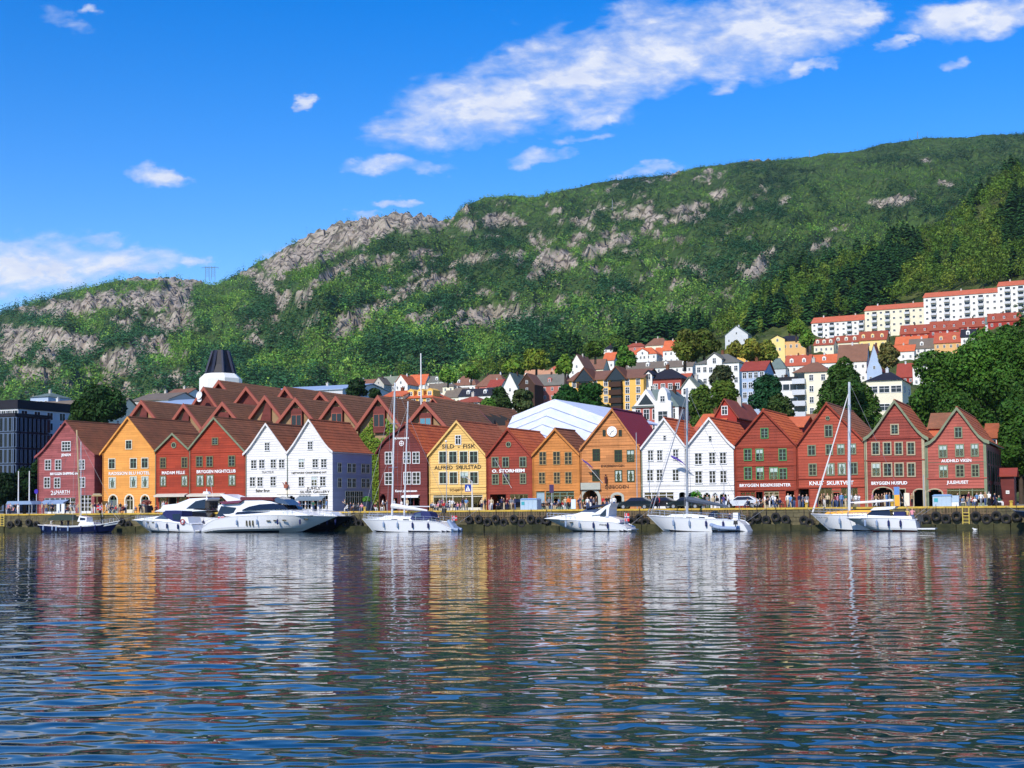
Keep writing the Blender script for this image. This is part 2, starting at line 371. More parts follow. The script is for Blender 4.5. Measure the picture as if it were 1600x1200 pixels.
# ---- far mountain
cols = np.linspace(-420, 2020, 780); ts = np.concatenate([np.linspace(0, 1, 260), np.linspace(1.01, 1.6, 10)])
PX, T = np.meshgrid(cols, ts)
r0 = interp(NDIST, PX) + 60; r1 = interp(CDIST, PX); z1 = CAMH + ztan(PX, interp(CREST, PX) + 4) * r1; z0 = np.maximum(12, near_z(PX, interp(NDIST, PX)) * .75 - 10)
tt = np.clip(T, 0, 1)
RRm = r0 + (r1 - r0) * T
sh = tt ** .95
Zm = z0 + (z1 - z0) * sh
spur = (fbm(PX / 85 + RRm / 420, RRm / 260, 4, 21) - .5) * 2
env = np.sin(np.pi * np.clip(tt, 0, 1)) ** .8
Zm += spur * 46 * env + (fbm(PX / 26 - RRm / 300, RRm / 110, 4, 5) - .5) * 30 * np.clip((1 - tt) * 8, .25, 1) * (tt > 0)
Zm -= np.clip(T - 1, 0, 1) * 500
PYm = HZN(PX) - (Zm - CAMH) / RRm * F
rk = rockmask(PX, PYm) * (T <= 1.02)
rn = fbm(PX / 3.2, RRm / 16, 4, 9, .62); rn2 = fbm(PX / 7 + PYm / 9, PYm / 10, 3, 31)
Zm += rk * ((rn - .5) * 11 + (rn2 - .5) * 14)
Zm += (1 - rk) * (fbm(PX / 3, RRm / 14, 2, 14) - .5) * 3
def rocky_material(name):
    m, t, b = base(name, (.2, .2, .2), .85, 0, .2)
    a = t.node('ShaderNodeAttribute', attribute_name='tint'); sp = t.node('ShaderNodeSeparateColor'); t.link(a.outputs['Color'], sp.inputs[0])
    geo = t.node('ShaderNodeNewGeometry'); P = geo.outputs['Position']
    n1 = t.noise(P, .02, 7, .68); n2 = t.noise(t.mapping(P, (.05, .05, .09)), 1, 7, .75); n3 = t.noise(P, .006, 5, .6)
    cr = t.node('ShaderNodeTexVoronoi', i_Scale=.045, feature='DISTANCE_TO_EDGE'); t.link(t.mapping(P, (1, 1, .55), (0, R(25), 0)), cr.inputs['Vector'])
    rock = t.mix(t.remap(n2, .35, .65), lin((142, 130, 116)), lin((198, 186, 166))); rock = t.mix(t.remap(cr.outputs['Distance'], 0, .11, .75, 0), rock, lin((62, 56, 48)))
    rock = t.mix(t.remap(n1, .5, .7, 0, .55), rock, lin((120, 118, 84)))
    gr = t.mix(t.remap(n1, .4, .62), lin((44, 66, 30)), lin((74, 100, 42))); gr = t.mix(t.remap(n3, .42, .6), gr, lin((66, 92, 40)))
    gr = t.mix(t.remap(n2, .5, .72, 0, .6), gr, lin((104, 116, 62)))
    c = t.mix(sp.outputs[0], gr, rock); t.link(c, b.inputs['Base Color'])
    bump(t, b, t.math('ADD', n2, t.remap(cr.outputs['Distance'], 0, .1)), .9, 5.0)
    return m
MOUNT = rocky_material('mountain_rock_and_heath')
cc = np.stack([rk, rk, rk], -1).reshape(-1, 3)
mnt = link('mountain', grid_mesh('mountain', PX, RRm, Zm, MOUNT, cc), kind='structure')
# ---- near slope with the town on it
cols2 = np.linspace(-420, 2020, 300); rs = np.concatenate([np.linspace(R0, 1010, 120), np.linspace(1020, 1350, 14)])
PX2, RR2 = np.meshgrid(cols2, rs)
Z2 = near_z(PX2, RR2) + (fbm(PX2 / 25, RR2 / 30, 4, 2) - .5) * np.clip((RR2 - R0) / 100, 0, 1) * 7
m_, t_, b_ = base('slope_grass', (.08, .12, .04), .9, 0, .1)
geo = t_.node('ShaderNodeNewGeometry'); na = t_.noise(geo.outputs['Position'], .05, 6, .7); nb = t_.noise(geo.outputs['Position'], .4, 4, .7)
cg = t_.mix(t_.remap(na, .4, .6), lin((42, 60, 24)), lin((88, 98, 48))); cg = t_.mix(t_.remap(nb, .5, .7, 0, .5), cg, lin((105, 98, 80))); t_.link(cg, b_.inputs['Base Color'])
link('hillside', grid_mesh('hillside', PX2, RR2, Z2, m_), kind='structure')
# ---- flat ground of the town between quay and slope
gm = G(); gnd = plain('town_ground', (.16, .155, .15), .9, 0, .2)
gm.add([RW(-420, .36, QZ - .03), RW(330, .36, QZ - .03), RW(330, 330, QZ - .03), RW(-420, 330, QZ - .03)], [(0, 1, 2, 3)]); gm.build('ground', gnd, kind='structure')

# ---------------------------------------------------------------- trees
def rand_dirs(n, g):
    v = g.normal(size=(n, 3)); return v / np.linalg.norm(v, axis=1, keepdims=True)
def leaf_cloud(n, lobes, size, g, flat=.85):
    """n little quads scattered over the shells of ellipsoid lobes (cx,cy,cz,rx,ry,rz)"""
    L = np.array(lobes); wt = (L[:, 3] * L[:, 5]); k = g.choice(len(L), n, p=wt / wt.sum())
    d = rand_dirs(n, g); rad = 1 - np.abs(g.normal(size=n)) * .16; rad *= 1 + .16 * (vnoise(d[:, 0] * 3 + k * 9, d[:, 1] * 3, d[:, 2] * 3) - .5)
    C = L[k, :3] + d * L[k, 3:6] * rad[:, None]
    nr = d * .8 + rand_dirs(n, g) * .75 + np.array([0, 0, .35]); nr /= np.linalg.norm(nr, axis=1, keepdims=True)
    a = np.cross(nr, rand_dirs(n, g)); a /= np.linalg.norm(a, axis=1, keepdims=True); b = np.cross(nr, a)
    s = size * (.6 + .8 * g.random(n))[:, None]
    V = np.stack([C - a * s, C - b * s * flat * .6, C + a * s, C + b * s * flat * .7 + nr * s * .2], 1)
    return V, d, k
def quads(V):
    n = len(V); return V.reshape(-1, 3), np.arange(n * 4).reshape(n, 4)
def tint(n, base_c, g, var=.25, hue=.12):
    c = np.array(base_c)[None, :] * (1 + (g.random((n, 1)) - .5) * 2 * var); c[:, 0] *= 1 + (g.random(n) - .5) * 2 * hue * 2
    return np.clip(c, .003, 1)
LEAF = leafm('leaves'); BARK = plain('bark', (.07, .05, .035), .9, 0, .3)
def tree_template(kind, nq, g):
    if kind == 'spruce':                            # unit tree, height 1
        V = []; n = nq
        h = g.random(n) ** 1.25 * .93 + .05; ang = g.random(n) * 6.283; rr = (1 - h) * .24 * (.75 + .5 * g.random(n)) * (1 + .3 * np.sin(h * 60)); ln = .07 + .1 * (1 - h)
        C = np.stack([np.cos(ang) * rr, np.sin(ang) * rr, h], 1); out = np.stack([np.cos(ang), np.sin(ang), -.45 + 0 * h], 1); sd_ = np.stack([-np.sin(ang), np.cos(ang), 0 * h], 1)
        V = np.stack([C - out * ln[:, None] * .5 + [0, 0, .02], C - sd_ * ln[:, None] * .5, C + out * ln[:, None] * .8, C + sd_ * ln[:, None] * .5], 1)
        return V
    lob = [(0, 0, .58, .3, .3, .36)]
    for i in range(6): a = g.random() * 6.28; q = .12 + .12 * g.random(); lob.append((math.cos(a) * q, math.sin(a) * q, .42 + .38 * g.random(), .17, .17, .15))
    if kind == 'birch': lob = [(x * .7, y * .7, z, rx * .7, ry * .7, rz * 1.15) for x, y, z, rx, ry, rz in lob]
    V, _, _ = leaf_cloud(nq, lob, .052 if nq > 80 else .1, g)
    return V
def forest(name, pts, hts, kinds, cols_, nq, seed, label=None, nt=4):
    """many trees as one mesh: pts (n,3), hts (n), kinds (n) 0 spruce 1 broadleaf 2 birch, cols_ (n,3)"""
    g = np.random.default_rng(seed); VV = []; CC = []
    for k, kn in enumerate(('spruce', 'broad', 'birch')):
        for j in range(nt):
            idx = np.nonzero((kinds == k) & (np.arange(len(pts)) % nt == j))[0]
            if not len(idx): continue
            T_ = tree_template(kn, nq, g); q = T_.shape[0]; base_t = T_.reshape(-1, 3)
            an = g.random(len(idx)) * 6.283; ca, sa = np.cos(an)[:, None], np.sin(an)[:, None]; wd = (.85 + .4 * g.random(len(idx)))[:, None] * hts[idx][:, None]
            X = (base_t[None, :, 0] * ca - base_t[None, :, 1] * sa) * wd; Y_ = (base_t[None, :, 0] * sa + base_t[None, :, 1] * ca) * wd; Z_ = base_t[None, :, 2] * hts[idx][:, None]
            P = np.stack([X, Y_, Z_], -1) + pts[idx][:, None, :]
            VV.append(P.reshape(-1, 4, 3)); c = cols_[idx][:, None, :] * (.72 + .56 * g.random((len(idx), q)))[:, :, None]
            CC.append(np.repeat(c.reshape(-1, 3), 4, axis=0))
    V, Fc = quads(np.concatenate(VV)); C = np.concatenate(CC)
    o = link(name, np_mesh(name, V, Fc, LEAF, C), kind='stuff')
    if label: tag(o, label, 'forest')
    return o
def surf_sampler(PXa, RRa, Za, n, g, keep):
    """random points over a slope grid, uniform over its parameter cells"""
    nr, nc = PXa.shape; i = g.random(n) * (nr - 1.001); j = g.random(n) * (nc - 1.001); a = i.astype(int); b = j.astype(int); fa, fb = i - a, j - b
    def bl(A): return (A[a, b] * (1 - fa) + A[a + 1, b] * fa) * (1 - fb) + (A[a, b + 1] * (1 - fa) + A[a + 1, b + 1] * fa) * fb
    px, r, z = bl(PXa), bl(RRa), bl(Za); py = HZN(px) - (z - CAMH) / r * F
    k = keep(px, py, r, z)
    return px[k], py[k], r[k], z[k]
g1 = np.random.default_rng(5)
def keep_far(px, py, r, z):
    rkm = rockmask(px, py)
    open_ = fbm(px / 40, py / 16, 4, 77)
    bare = ((px > 380) & (px < 760) & (py < 420 + (px - 520) * -.1)) * .35 + ((px < 320) & (py > 430)) * .1
    p = np.clip(1.15 - (open_ > .60) * .55 - bare * (py > 335), .1, 1) * (1 - np.clip(rkm * 1.25, 0, .96))
    return (g1.random(len(px)) < p) & (px > -160) & (px < 1760) & (py > 150) & (py < interp(NEAR, px) + 12)
sel = (ts <= 1.01); nr_ = int(sel.sum()); PXs, RRs, Zs = PX[:nr_], RRm[:nr_], Zm[:nr_]
NF = 170000
px, py, r, z = surf_sampler(PXs, RRs, Zs, NF, g1, keep_far); px, py, r, z = px[:58000], py[:58000], r[:58000], z[:58000]
n = len(px); con = fbm(px / 70, py / 30, 4, 55)
kinds = np.where(con + (g1.random(n) - .5) * .22 > .5, 0, np.where(g1.random(n) < .3, 2, 1))
hts = (4.0 + 4.6 * g1.random(n)) * np.clip(.8 + (py - 200) / 420, .7, 1.6) * np.where(kinds == 0, 1.45, .9)
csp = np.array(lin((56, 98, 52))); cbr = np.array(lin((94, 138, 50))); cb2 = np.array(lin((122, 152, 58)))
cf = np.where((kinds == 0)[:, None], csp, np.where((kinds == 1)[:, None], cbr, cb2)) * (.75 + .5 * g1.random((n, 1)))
cf *= (.55 + 1.15 * fbm(px / 24 + r / 300, py / 11, 4, 66))[:, None]; cf *= (.78 + .3 * np.clip((py - 230) / 260, 0, 1))[:, None]; cf[:, 2] *= 1.15  # gully shade by noise and darker hazy upper slopes put into tree colours
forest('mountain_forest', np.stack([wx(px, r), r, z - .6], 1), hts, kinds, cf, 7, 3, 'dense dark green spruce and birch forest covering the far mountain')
print('far trees', n)
FB = [(-500, 650), (0, 632), (400, 612), (600, 600), (700, 594), (800, 586), (900, 566), (1000, 543), (1100, 533), (1180, 524), (1272, 508), (1356, 486), (1449, 466), (1566, 446), (1650, 430), (2000, 400)]
def keep_near(px, py, r, z): return (py < interp(FB, px)) & (px > -350) & (px < 1950) & (r < interp(NDIST, px) + 40)
px, py, r, z = surf_sampler(PX2, RR2, Z2, 15000, g1, keep_near)
n = len(px); q = g1.permutation(n)[:2050]; px, py, r, z = px[q], py[q], r[q], z[q]; n = len(px)
con = fbm(px / 55, r / 60, 3, 91)
kinds = np.where(con + (g1.random(n) - .5) * .2 + (px > 1380) * .04 + (px < 900) * .05 > .61, 0, np.where(g1.random(n) < .25, 2, 1))
hts = (9 + 6 * g1.random(n)) * np.where(kinds == 0, 1.35, 1.0)
csp = np.array(lin((52, 90, 42))); cbr = np.array(lin((88, 118, 38))); cb2 = np.array(lin((112, 132, 46)))
cf = np.where((kinds == 0)[:, None], csp, np.where((kinds == 1)[:, None], cbr, cb2)) * (.7 + .6 * g1.random((n, 1)))
cf[:, 0] *= 1 + .35 * (fbm(px / 30, r / 40, 2, 8) - .5)
forest('hillside_forest', np.stack([wx(px, r), r, z - .8], 1), hts, kinds, cf, 135, 8, 'leafy wood on the nearer slope above the town houses')
print('near trees', n)

# ---------------------------------------------------------------- water
m, t, b = base('harbour_water', (.004, .020, .034), .0, 0, .5)
b.inputs['IOR'].default_value = 1.333
geo = t.node('ShaderNodeNewGeometry'); P = geo.outputs['Position']
sp = t.node('ShaderNodeSeparateXYZ'); t.link(P, sp.inputs[0]); lod = t.remap(sp.outputs[1], 22, 110, .06, 1.0)   # ripples finer than the relief mesh can carry farther out
wv1 = t.noise(t.mapping(P, (.45, 1.0, 1), (0, 0, R(-8))), 1.3, 2, .5, .3)
bn = t.node('ShaderNodeBump', i_Strength=1.0, i_Distance=1.0); t.link(t.math('MULTIPLY', t.math('MULTIPLY', wv1, .05), lod), bn.inputs['Height']); t.link(bn.outputs[0], b.inputs['Normal'])
WATER = m
# the surface itself: wavelets as real relief, finer close to the viewer
gw = np.random.default_rng(12); rows_ = np.geomspace(12.0, 262.0, 760); cols_w = np.linspace(-.47, .47, 440); XW, YW = np.meshgrid(cols_w, rows_); XW = XW * YW; hW = np.zeros_like(XW); dyW = YW * .0041
gust = .65 + .7 * fbm(XW / 14 + 3, YW / 30, 4, 41)
for k in range(90):
    lam = .30 * (12 ** (gw.random() ** 1.3)); th = R(gw.normal() * 30 + 6); q = 2 * math.pi / lam; sl = .0090 * (1 + .25 * gw.random()) * (1.15 if lam < 1.0 else .6 if lam < 2 else .35); amp = sl / q
    ph = (XW * math.sin(th) * .8 + YW * math.cos(th)) * q + gw.random() * 6.283 + 1.3 * vnoise(XW / (lam * 6), YW / (lam * 6), None, k)
    fade = np.clip((lam / dyW - 2.6) / 1.6, 0, 1)
    hW += amp * np.sin(ph + .35 * np.sin(ph)) * fade
hW *= gust * np.clip((262 - YW) / 8, 0, 1) * np.clip((YW - 12) / 1, 0, 1); ed = np.clip((.47 - np.abs(cols_w)) / .02, 0, 1); hW *= ed[None, :]
i = np.arange(759)[:, None] * 440 + np.arange(439)[None, :]
link('water', np_mesh('water', np.stack([XW, YW, hW], -1).reshape(-1, 3), np.stack([i, i + 1, i + 441, i + 440], -1).reshape(-1, 4), WATER, None, True), kind='structure')
c_ = .47; wm = G(); wm.add([(-c_ * 12, 12, 0), (c_ * 12, 12, 0), (c_ * 262, 262, 0), (-c_ * 262, 262, 0), (-1500, 262, 0), (-1500, -300, 0), (1500, -300, 0), (1500, 262, 0)], [(0, 3, 4, 5), (0, 5, 6, 1), (1, 6, 7, 2)]); wm.build('water', WATER, kind='structure')
# ================================================================ quay
W0 = 13.0; GZ = QZ + .04
UL, UR = rowu(-120, 0) - 30, rowu(1720, 0) + 60
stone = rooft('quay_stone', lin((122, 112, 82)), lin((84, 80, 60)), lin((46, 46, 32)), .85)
moss = rooft('quay_foot', lin((82, 80, 50)), lin((46, 50, 32)), lin((24, 28, 16)), .9)  # stone and moss tones darkened for the shade behind moored boats
def local(w0=0.0, z=0.0, u=0.0): return RW(u, w0, z)
gq = G()
z = .55; rr_ = random.Random(3)
while z < QZ - .35:
    h = .42 + rr_.random() * .08; u = UL + rr_.random()
    while u < UR:
        L = .8 + rr_.random() * 1.1; d = rr_.random() * .07
        gq.box(u + .02, -.02 - d, z + .015, u + L - .02, .5, z + h - .015, 0); u += L
    z += h
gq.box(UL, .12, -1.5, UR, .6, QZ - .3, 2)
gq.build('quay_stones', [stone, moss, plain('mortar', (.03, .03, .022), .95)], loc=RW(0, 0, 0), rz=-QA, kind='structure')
gq = G(); u = UL                                   # rough footing with weed, uneven
while u < UR:
    L = 1.2 + rr_.random() * 1.6; hh_ = .62 + rr_.random() * .25; d = .25 + rr_.random() * .3
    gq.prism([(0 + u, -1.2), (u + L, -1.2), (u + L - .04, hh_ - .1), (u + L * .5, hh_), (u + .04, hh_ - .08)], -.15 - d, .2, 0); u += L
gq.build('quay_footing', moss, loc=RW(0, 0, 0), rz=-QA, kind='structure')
gp = G(); gp.box(UL, .34, QZ - .3, UR, 70, QZ, 0)
pave = plain('street_paving', (.30, .285, .26), .9, 0, .18, .2, .5)
gp.build('pavement', pave, loc=RW(0, 0, 0), rz=-QA, kind='structure')
kerb_y = plain('kerb_yellow', lin((206, 172, 76)), .8, 0, .4, .2, 2.2)
u = UL; kg = None
kerb_me = G().box(-3.98, -.16, QZ - .1, 0, .33, QZ + .11).mesh('kerb_beam', kerb_y)
while u < UR:
    u += 4.0; link('kerb', kerb_me, None, RW(u, 0, 0), -QA, 'structure')
# timber facing boards under the kerb in places
tb = plain('old_timber', (.17, .12, .07), .9, 0, .35, .2, 3)
def face_boards(px0, px1):
    g_ = G(); a_, b_ = rowu(px0, 0), rowu(px1, 0); u = a_
    while u < b_:
        if rr_.random() > .12: g_.box(u, -.12 - rr_.random() * .03, QZ - .95 - rr_.random() * .3, u + .17, -.04, QZ - .13, 0)
        u += .26 + rr_.random() * .1
    g_.box(a_, -.2, QZ - .75, b_, -.13, QZ - .62, 0)
    return g_
for k_, (a_, b_) in enumerate(((1420, 1560), (640, 860), (960, 1030), (1090, 1170))):
    o = face_boards(a_, b_).build('timber_facing', tb, loc=RW(0, 0, 0), rz=-QA, kind='structure')

# ================================================================ windows, signs, roofs
CREAM = paint('cream_trim', (.74, .68, .52), .1); GREYGREEN = paint('grey_green_trim', lin((128, 136, 108)), .12); OLIVE = paint('olive_trim', lin((122, 112, 78)), .12)
SAGE = paint('sage_frame', lin((112, 136, 122)), .1); BEIGE = paint('beige_trim', lin((176, 164, 134)), .1); GREEN = paint('green_frame', lin((84, 138, 84)), .1); DKGREEN = paint('dark_green_frame', lin((50, 72, 48)), .1)
TAN = paint('tan_frame', lin((176, 150, 104)), .1)
CURT = plain('curtain_cloth', (.75, .78, .74), .9)
_wc = {}
def window_parts(w, h, cols, rows, fr, cas=.11, sash=None, head=False):
    """casing proud of the boards, panes set back in it; rows = list of fractions where the bars run"""
    key = (round(w, 1), round(h, 1), cols, tuple(rows), fr.name, cas, sash.name if sash else '', head)
    if key in _wc: return _wc[key]
    w, h = key[0], key[1]; g_ = G(); d0, d1 = -.085, .0
    g_.box(-w / 2, d0, 0, -w / 2 + cas, d1, h); g_.box(w / 2 - cas, d0, 0, w / 2, d1, h)
    g_.box(-w / 2 + cas, d0, 0, w / 2 - cas, d1, cas); g_.box(-w / 2 + cas, d0, h - cas, w / 2 - cas, d1, h)
    if head: g_.box(-w / 2 - .06, d0 - .05, h, w / 2 + .06, d1, h + .07); g_.box(-w / 2 - .05, d0 - .04, -.05, w / 2 + .05, d1, 0)
    iw = w - 2 * cas; si = 1 if sash else 0; bt = .028 if w < 1.3 else .034
    for i in range(1, cols):
        x = -iw / 2 + iw * i / cols; b_ = bt * (1.5 if cols == 2 else 1); g_.box(x - b_, d0 + .02, cas, x + b_, d1 - .01, h - cas, si)
    for i, r_ in enumerate(rows):
        z = cas + (h - 2 * cas) * r_; g_.box(-iw / 2, d0 + .028, z - bt, iw / 2, d1 - .012, z + bt, si)
    me = g_.mesh('window', [fr, sash or fr])
    pm = G().box(-iw / 2 + .005, -.045, cas + .005, iw / 2 - .005, -.036, h - cas - .005).mesh('pane', DARKGLASS)
    pc = G().box(-iw / 2 + .005, -.045, cas + .005, iw / 2 - .005, -.041, h - cas - .005).mesh('pane', clearglass('cgw', .88))
    ih = h - 2 * cas; cg_ = G()
    cg_.box(-iw / 2 + .006, -.034, cas + .01, iw / 2 - .006, -.028, h - cas - .01, 1)
    cg_.prism([(-iw * .44, cas + .05), (-iw * .2, cas + .05), (-iw * .3, cas + ih * .45), (-iw * .05, h - cas - .05), (-iw * .44, h - cas - .05)], -.0395, -.035, 0)
    cg_.prism([(iw * .44, cas + .05), (iw * .2, cas + .05), (iw * .3, cas + ih * .45), (iw * .05, h - cas - .05), (iw * .44, h - cas - .05)], -.0395, -.035, 0)
    cm = cg_.mesh('curtain', [CURT, BLACK])
    bg_ = G(); bg_.box(-iw / 2 + .006, -.034, cas + .01, iw / 2 - .006, -.028, h - cas - .01, 1); bg_.box(-iw / 2 + .01, -.0395, h - cas - ih * .36, iw / 2 - .01, -.035, h - cas - .02, 0)
    bm = bg_.mesh('blind', [CURT, BLACK])
    _wc[key] = (me, pm, pc, cm, bm); return _wc[key]
def put_window(parent, x, z, w, h, st, extra=None, y=-.035, rz=0.0):
    me, pm, pc, cm, bm = window_parts(w, h, *STY[st])
    o = link('window', me, parent, (x, y, z), rz)
    if extra == 'c': link('curtain', cm, o); link('pane', pc, o)
    elif extra == 'b': link('blind', bm, o); link('pane', pc, o)
    else: link('pane', pm, o)
    return o
T3 = [.34, .67]
STY = {'w33': (3, T3, WHITE, .10), 'w23': (2, T3, WHITE, .09), 'w22': (2, [.5], WHITE, .1), 'w2t': (2, [.66], WHITE, .10), 'whi': (2, T3, WHITE, .05, None, True), 'c2t': (2, [.63], CREAM, .11, SAGE),
       'o23': (2, T3, OLIVE, .13, OLIVE), 'o2s': (2, [.66, .33], OLIVE, .13, SAGE), 'b23': (2, [.63, .3], BEIGE, .14, SAGE), 'g2t': (2, [.64, .32], GREEN, .11, SAGE), 's2t': (2, [.64], GREYGREEN, .12, SAGE),
       's23': (2, [.64, .32], GREYGREEN, .12, GREYGREEN), 't23': (2, [.62, .3], TAN, .06, TAN), 'd2t': (2, [.62, .3], DKGREEN, .08, DKGREEN), 'd1': (1, [], DKGREEN, .05), 'w12': (1, [.5], WHITE, .05), 'x2': (2, [.6], CREAM, .11, CREAM)}
def lettering(parent, s, x, z, w, h, mat, y=-.075, off=.0, shear=0):
    cu = bpy.data.curves.new('lettering', 'FONT'); cu.body = s; cu.align_x = 'CENTER'; cu.align_y = 'CENTER'; cu.extrude = .02; cu.offset = off; cu.resolution_u = 2; cu.shear = shear; cu.size = h * 1.36
    cu.materials.append(mat); o = bpy.data.objects.new('lettering', cu); col.objects.link(o); o.parent = parent
    bpy.context.view_layer.update(); dw = o.dimensions.x
    me = bpy.data.meshes.new_from_object(o.evaluated_get(bpy.context.evaluated_depsgraph_get())); me.name = 'lettering'; bpy.data.objects.remove(o); bpy.data.curves.remove(cu)
    o = link('lettering', me, parent)
    o.scale = (w / max(dw, .01), 1, 1); o.location = (x, y, z); o.rotation_euler = (R(90), 0, 0)
    return o
def roof_tiles(prof, y0, y1, tw=.44, tl=.5, amp=.035):
    """prof: x,z from ridge to eave; pantiles as overlapping wavy courses"""
    g_ = G(); P = [Vector((x, z)) for x, z in prof]; seg = [(P[i + 1] - P[i]).length for i in range(len(P) - 1)]; tot = sum(seg)
    def pt(d):
        for i, L in enumerate(seg):
            if d <= L or i == len(seg) - 1:
                t_ = (P[i + 1] - P[i]).normalized(); nn = Vector((-t_.y, t_.x)); nn = nn if nn.y > 0 else -nn
                return P[i] + t_ * d, nn
            d -= L
    nc = max(2, int((y1 - y0) / tw)); nrw = max(2, int(tot / tl)); ys = []
    for c in range(nc): a = y0 + (y1 - y0) * c / nc; q = (y1 - y0) / nc; ys += [(a, 0), (a + q * .35, 1.0), (a + q * .7, .55)]
    ys.append((y1, 0))
    for r_ in range(nrw):
        d_a, d_b = tot * r_ / nrw, tot * (r_ + 1) / nrw + .04
        (pa, na), (pb, nb) = pt(d_a), pt(min(d_b, tot + .04)); jj = (rr_.random() - .5) * .01
        vs = []
        for (yy, a) in ys:
            h0 = a * amp + .005 + jj; q = pa + na * h0; vs.append((q.x, yy, q.y))
        for (yy, a) in ys:
            h0 = a * amp + .045 + jj; q = pb + nb * h0; vs.append((q.x, yy, q.y))
        for (yy, a) in ys: q = pb - nb * .01; vs.append((q.x, yy, q.y))
        n_ = len(ys); fs = [(i, i + n_, i + n_ + 1, i + 1) for i in range(n_ - 1)] + [(i + n_, i + 2 * n_, i + 2 * n_ + 1, i + n_ + 1) for i in range(n_ - 1)]
        if pb.x < pa.x: fs = [f[::-1] for f in fs]
        g_.add(vs, fs)
    return g_
def roof_profile(x0, z0, x1, z1, cast=0.0, n=6):
    """from the ridge x0,z0 to the eave x1,z1; cast > 0 flares out at the foot"""
    out = []
    for i in range(n + 1):
        t_ = i / n; sag = cast * math.sin(math.pi * t_ ** 1.7) if cast else 0
        out.append((x0 + (x1 - x0) * t_, z0 + (z1 - z0) * t_ - sag))
    return out if cast else [out[0], out[-1]]
def prof_z(prof, x):
    for (xa, za), (xb, zb) in zip(prof, prof[1:]):
        if min(xa, xb) - 1e-6 <= x <= max(xa, xb) + 1e-6: return za + (zb - za) * (x - xa) / ((xb - xa) or 1e-9)
    return prof[-1][1]
def prof_x(prof, z):
    for (xa, za), (xb, zb) in zip(prof, prof[1:]):
        if min(za, zb) - 1e-6 <= z <= max(za, zb) + 1e-6: return xa + (xb - xa) * (z - za) / ((zb - za) or 1e-9)
    return prof[-1][0] if z < prof[-1][1] else prof[0][0]
GOODS = [plain('goods_%d' % i, c, .8, 0, .2) for i, c in enumerate([lin((190, 40, 45)), lin((235, 232, 225)), lin((40, 60, 130)), lin((220, 160, 60)), lin((70, 110, 80)), lin((205, 120, 140)), lin((60, 55, 60)), lin((120, 170, 200))])]
LAMPW = plain('lamp_shade_white', (.85, .83, .78), .5)

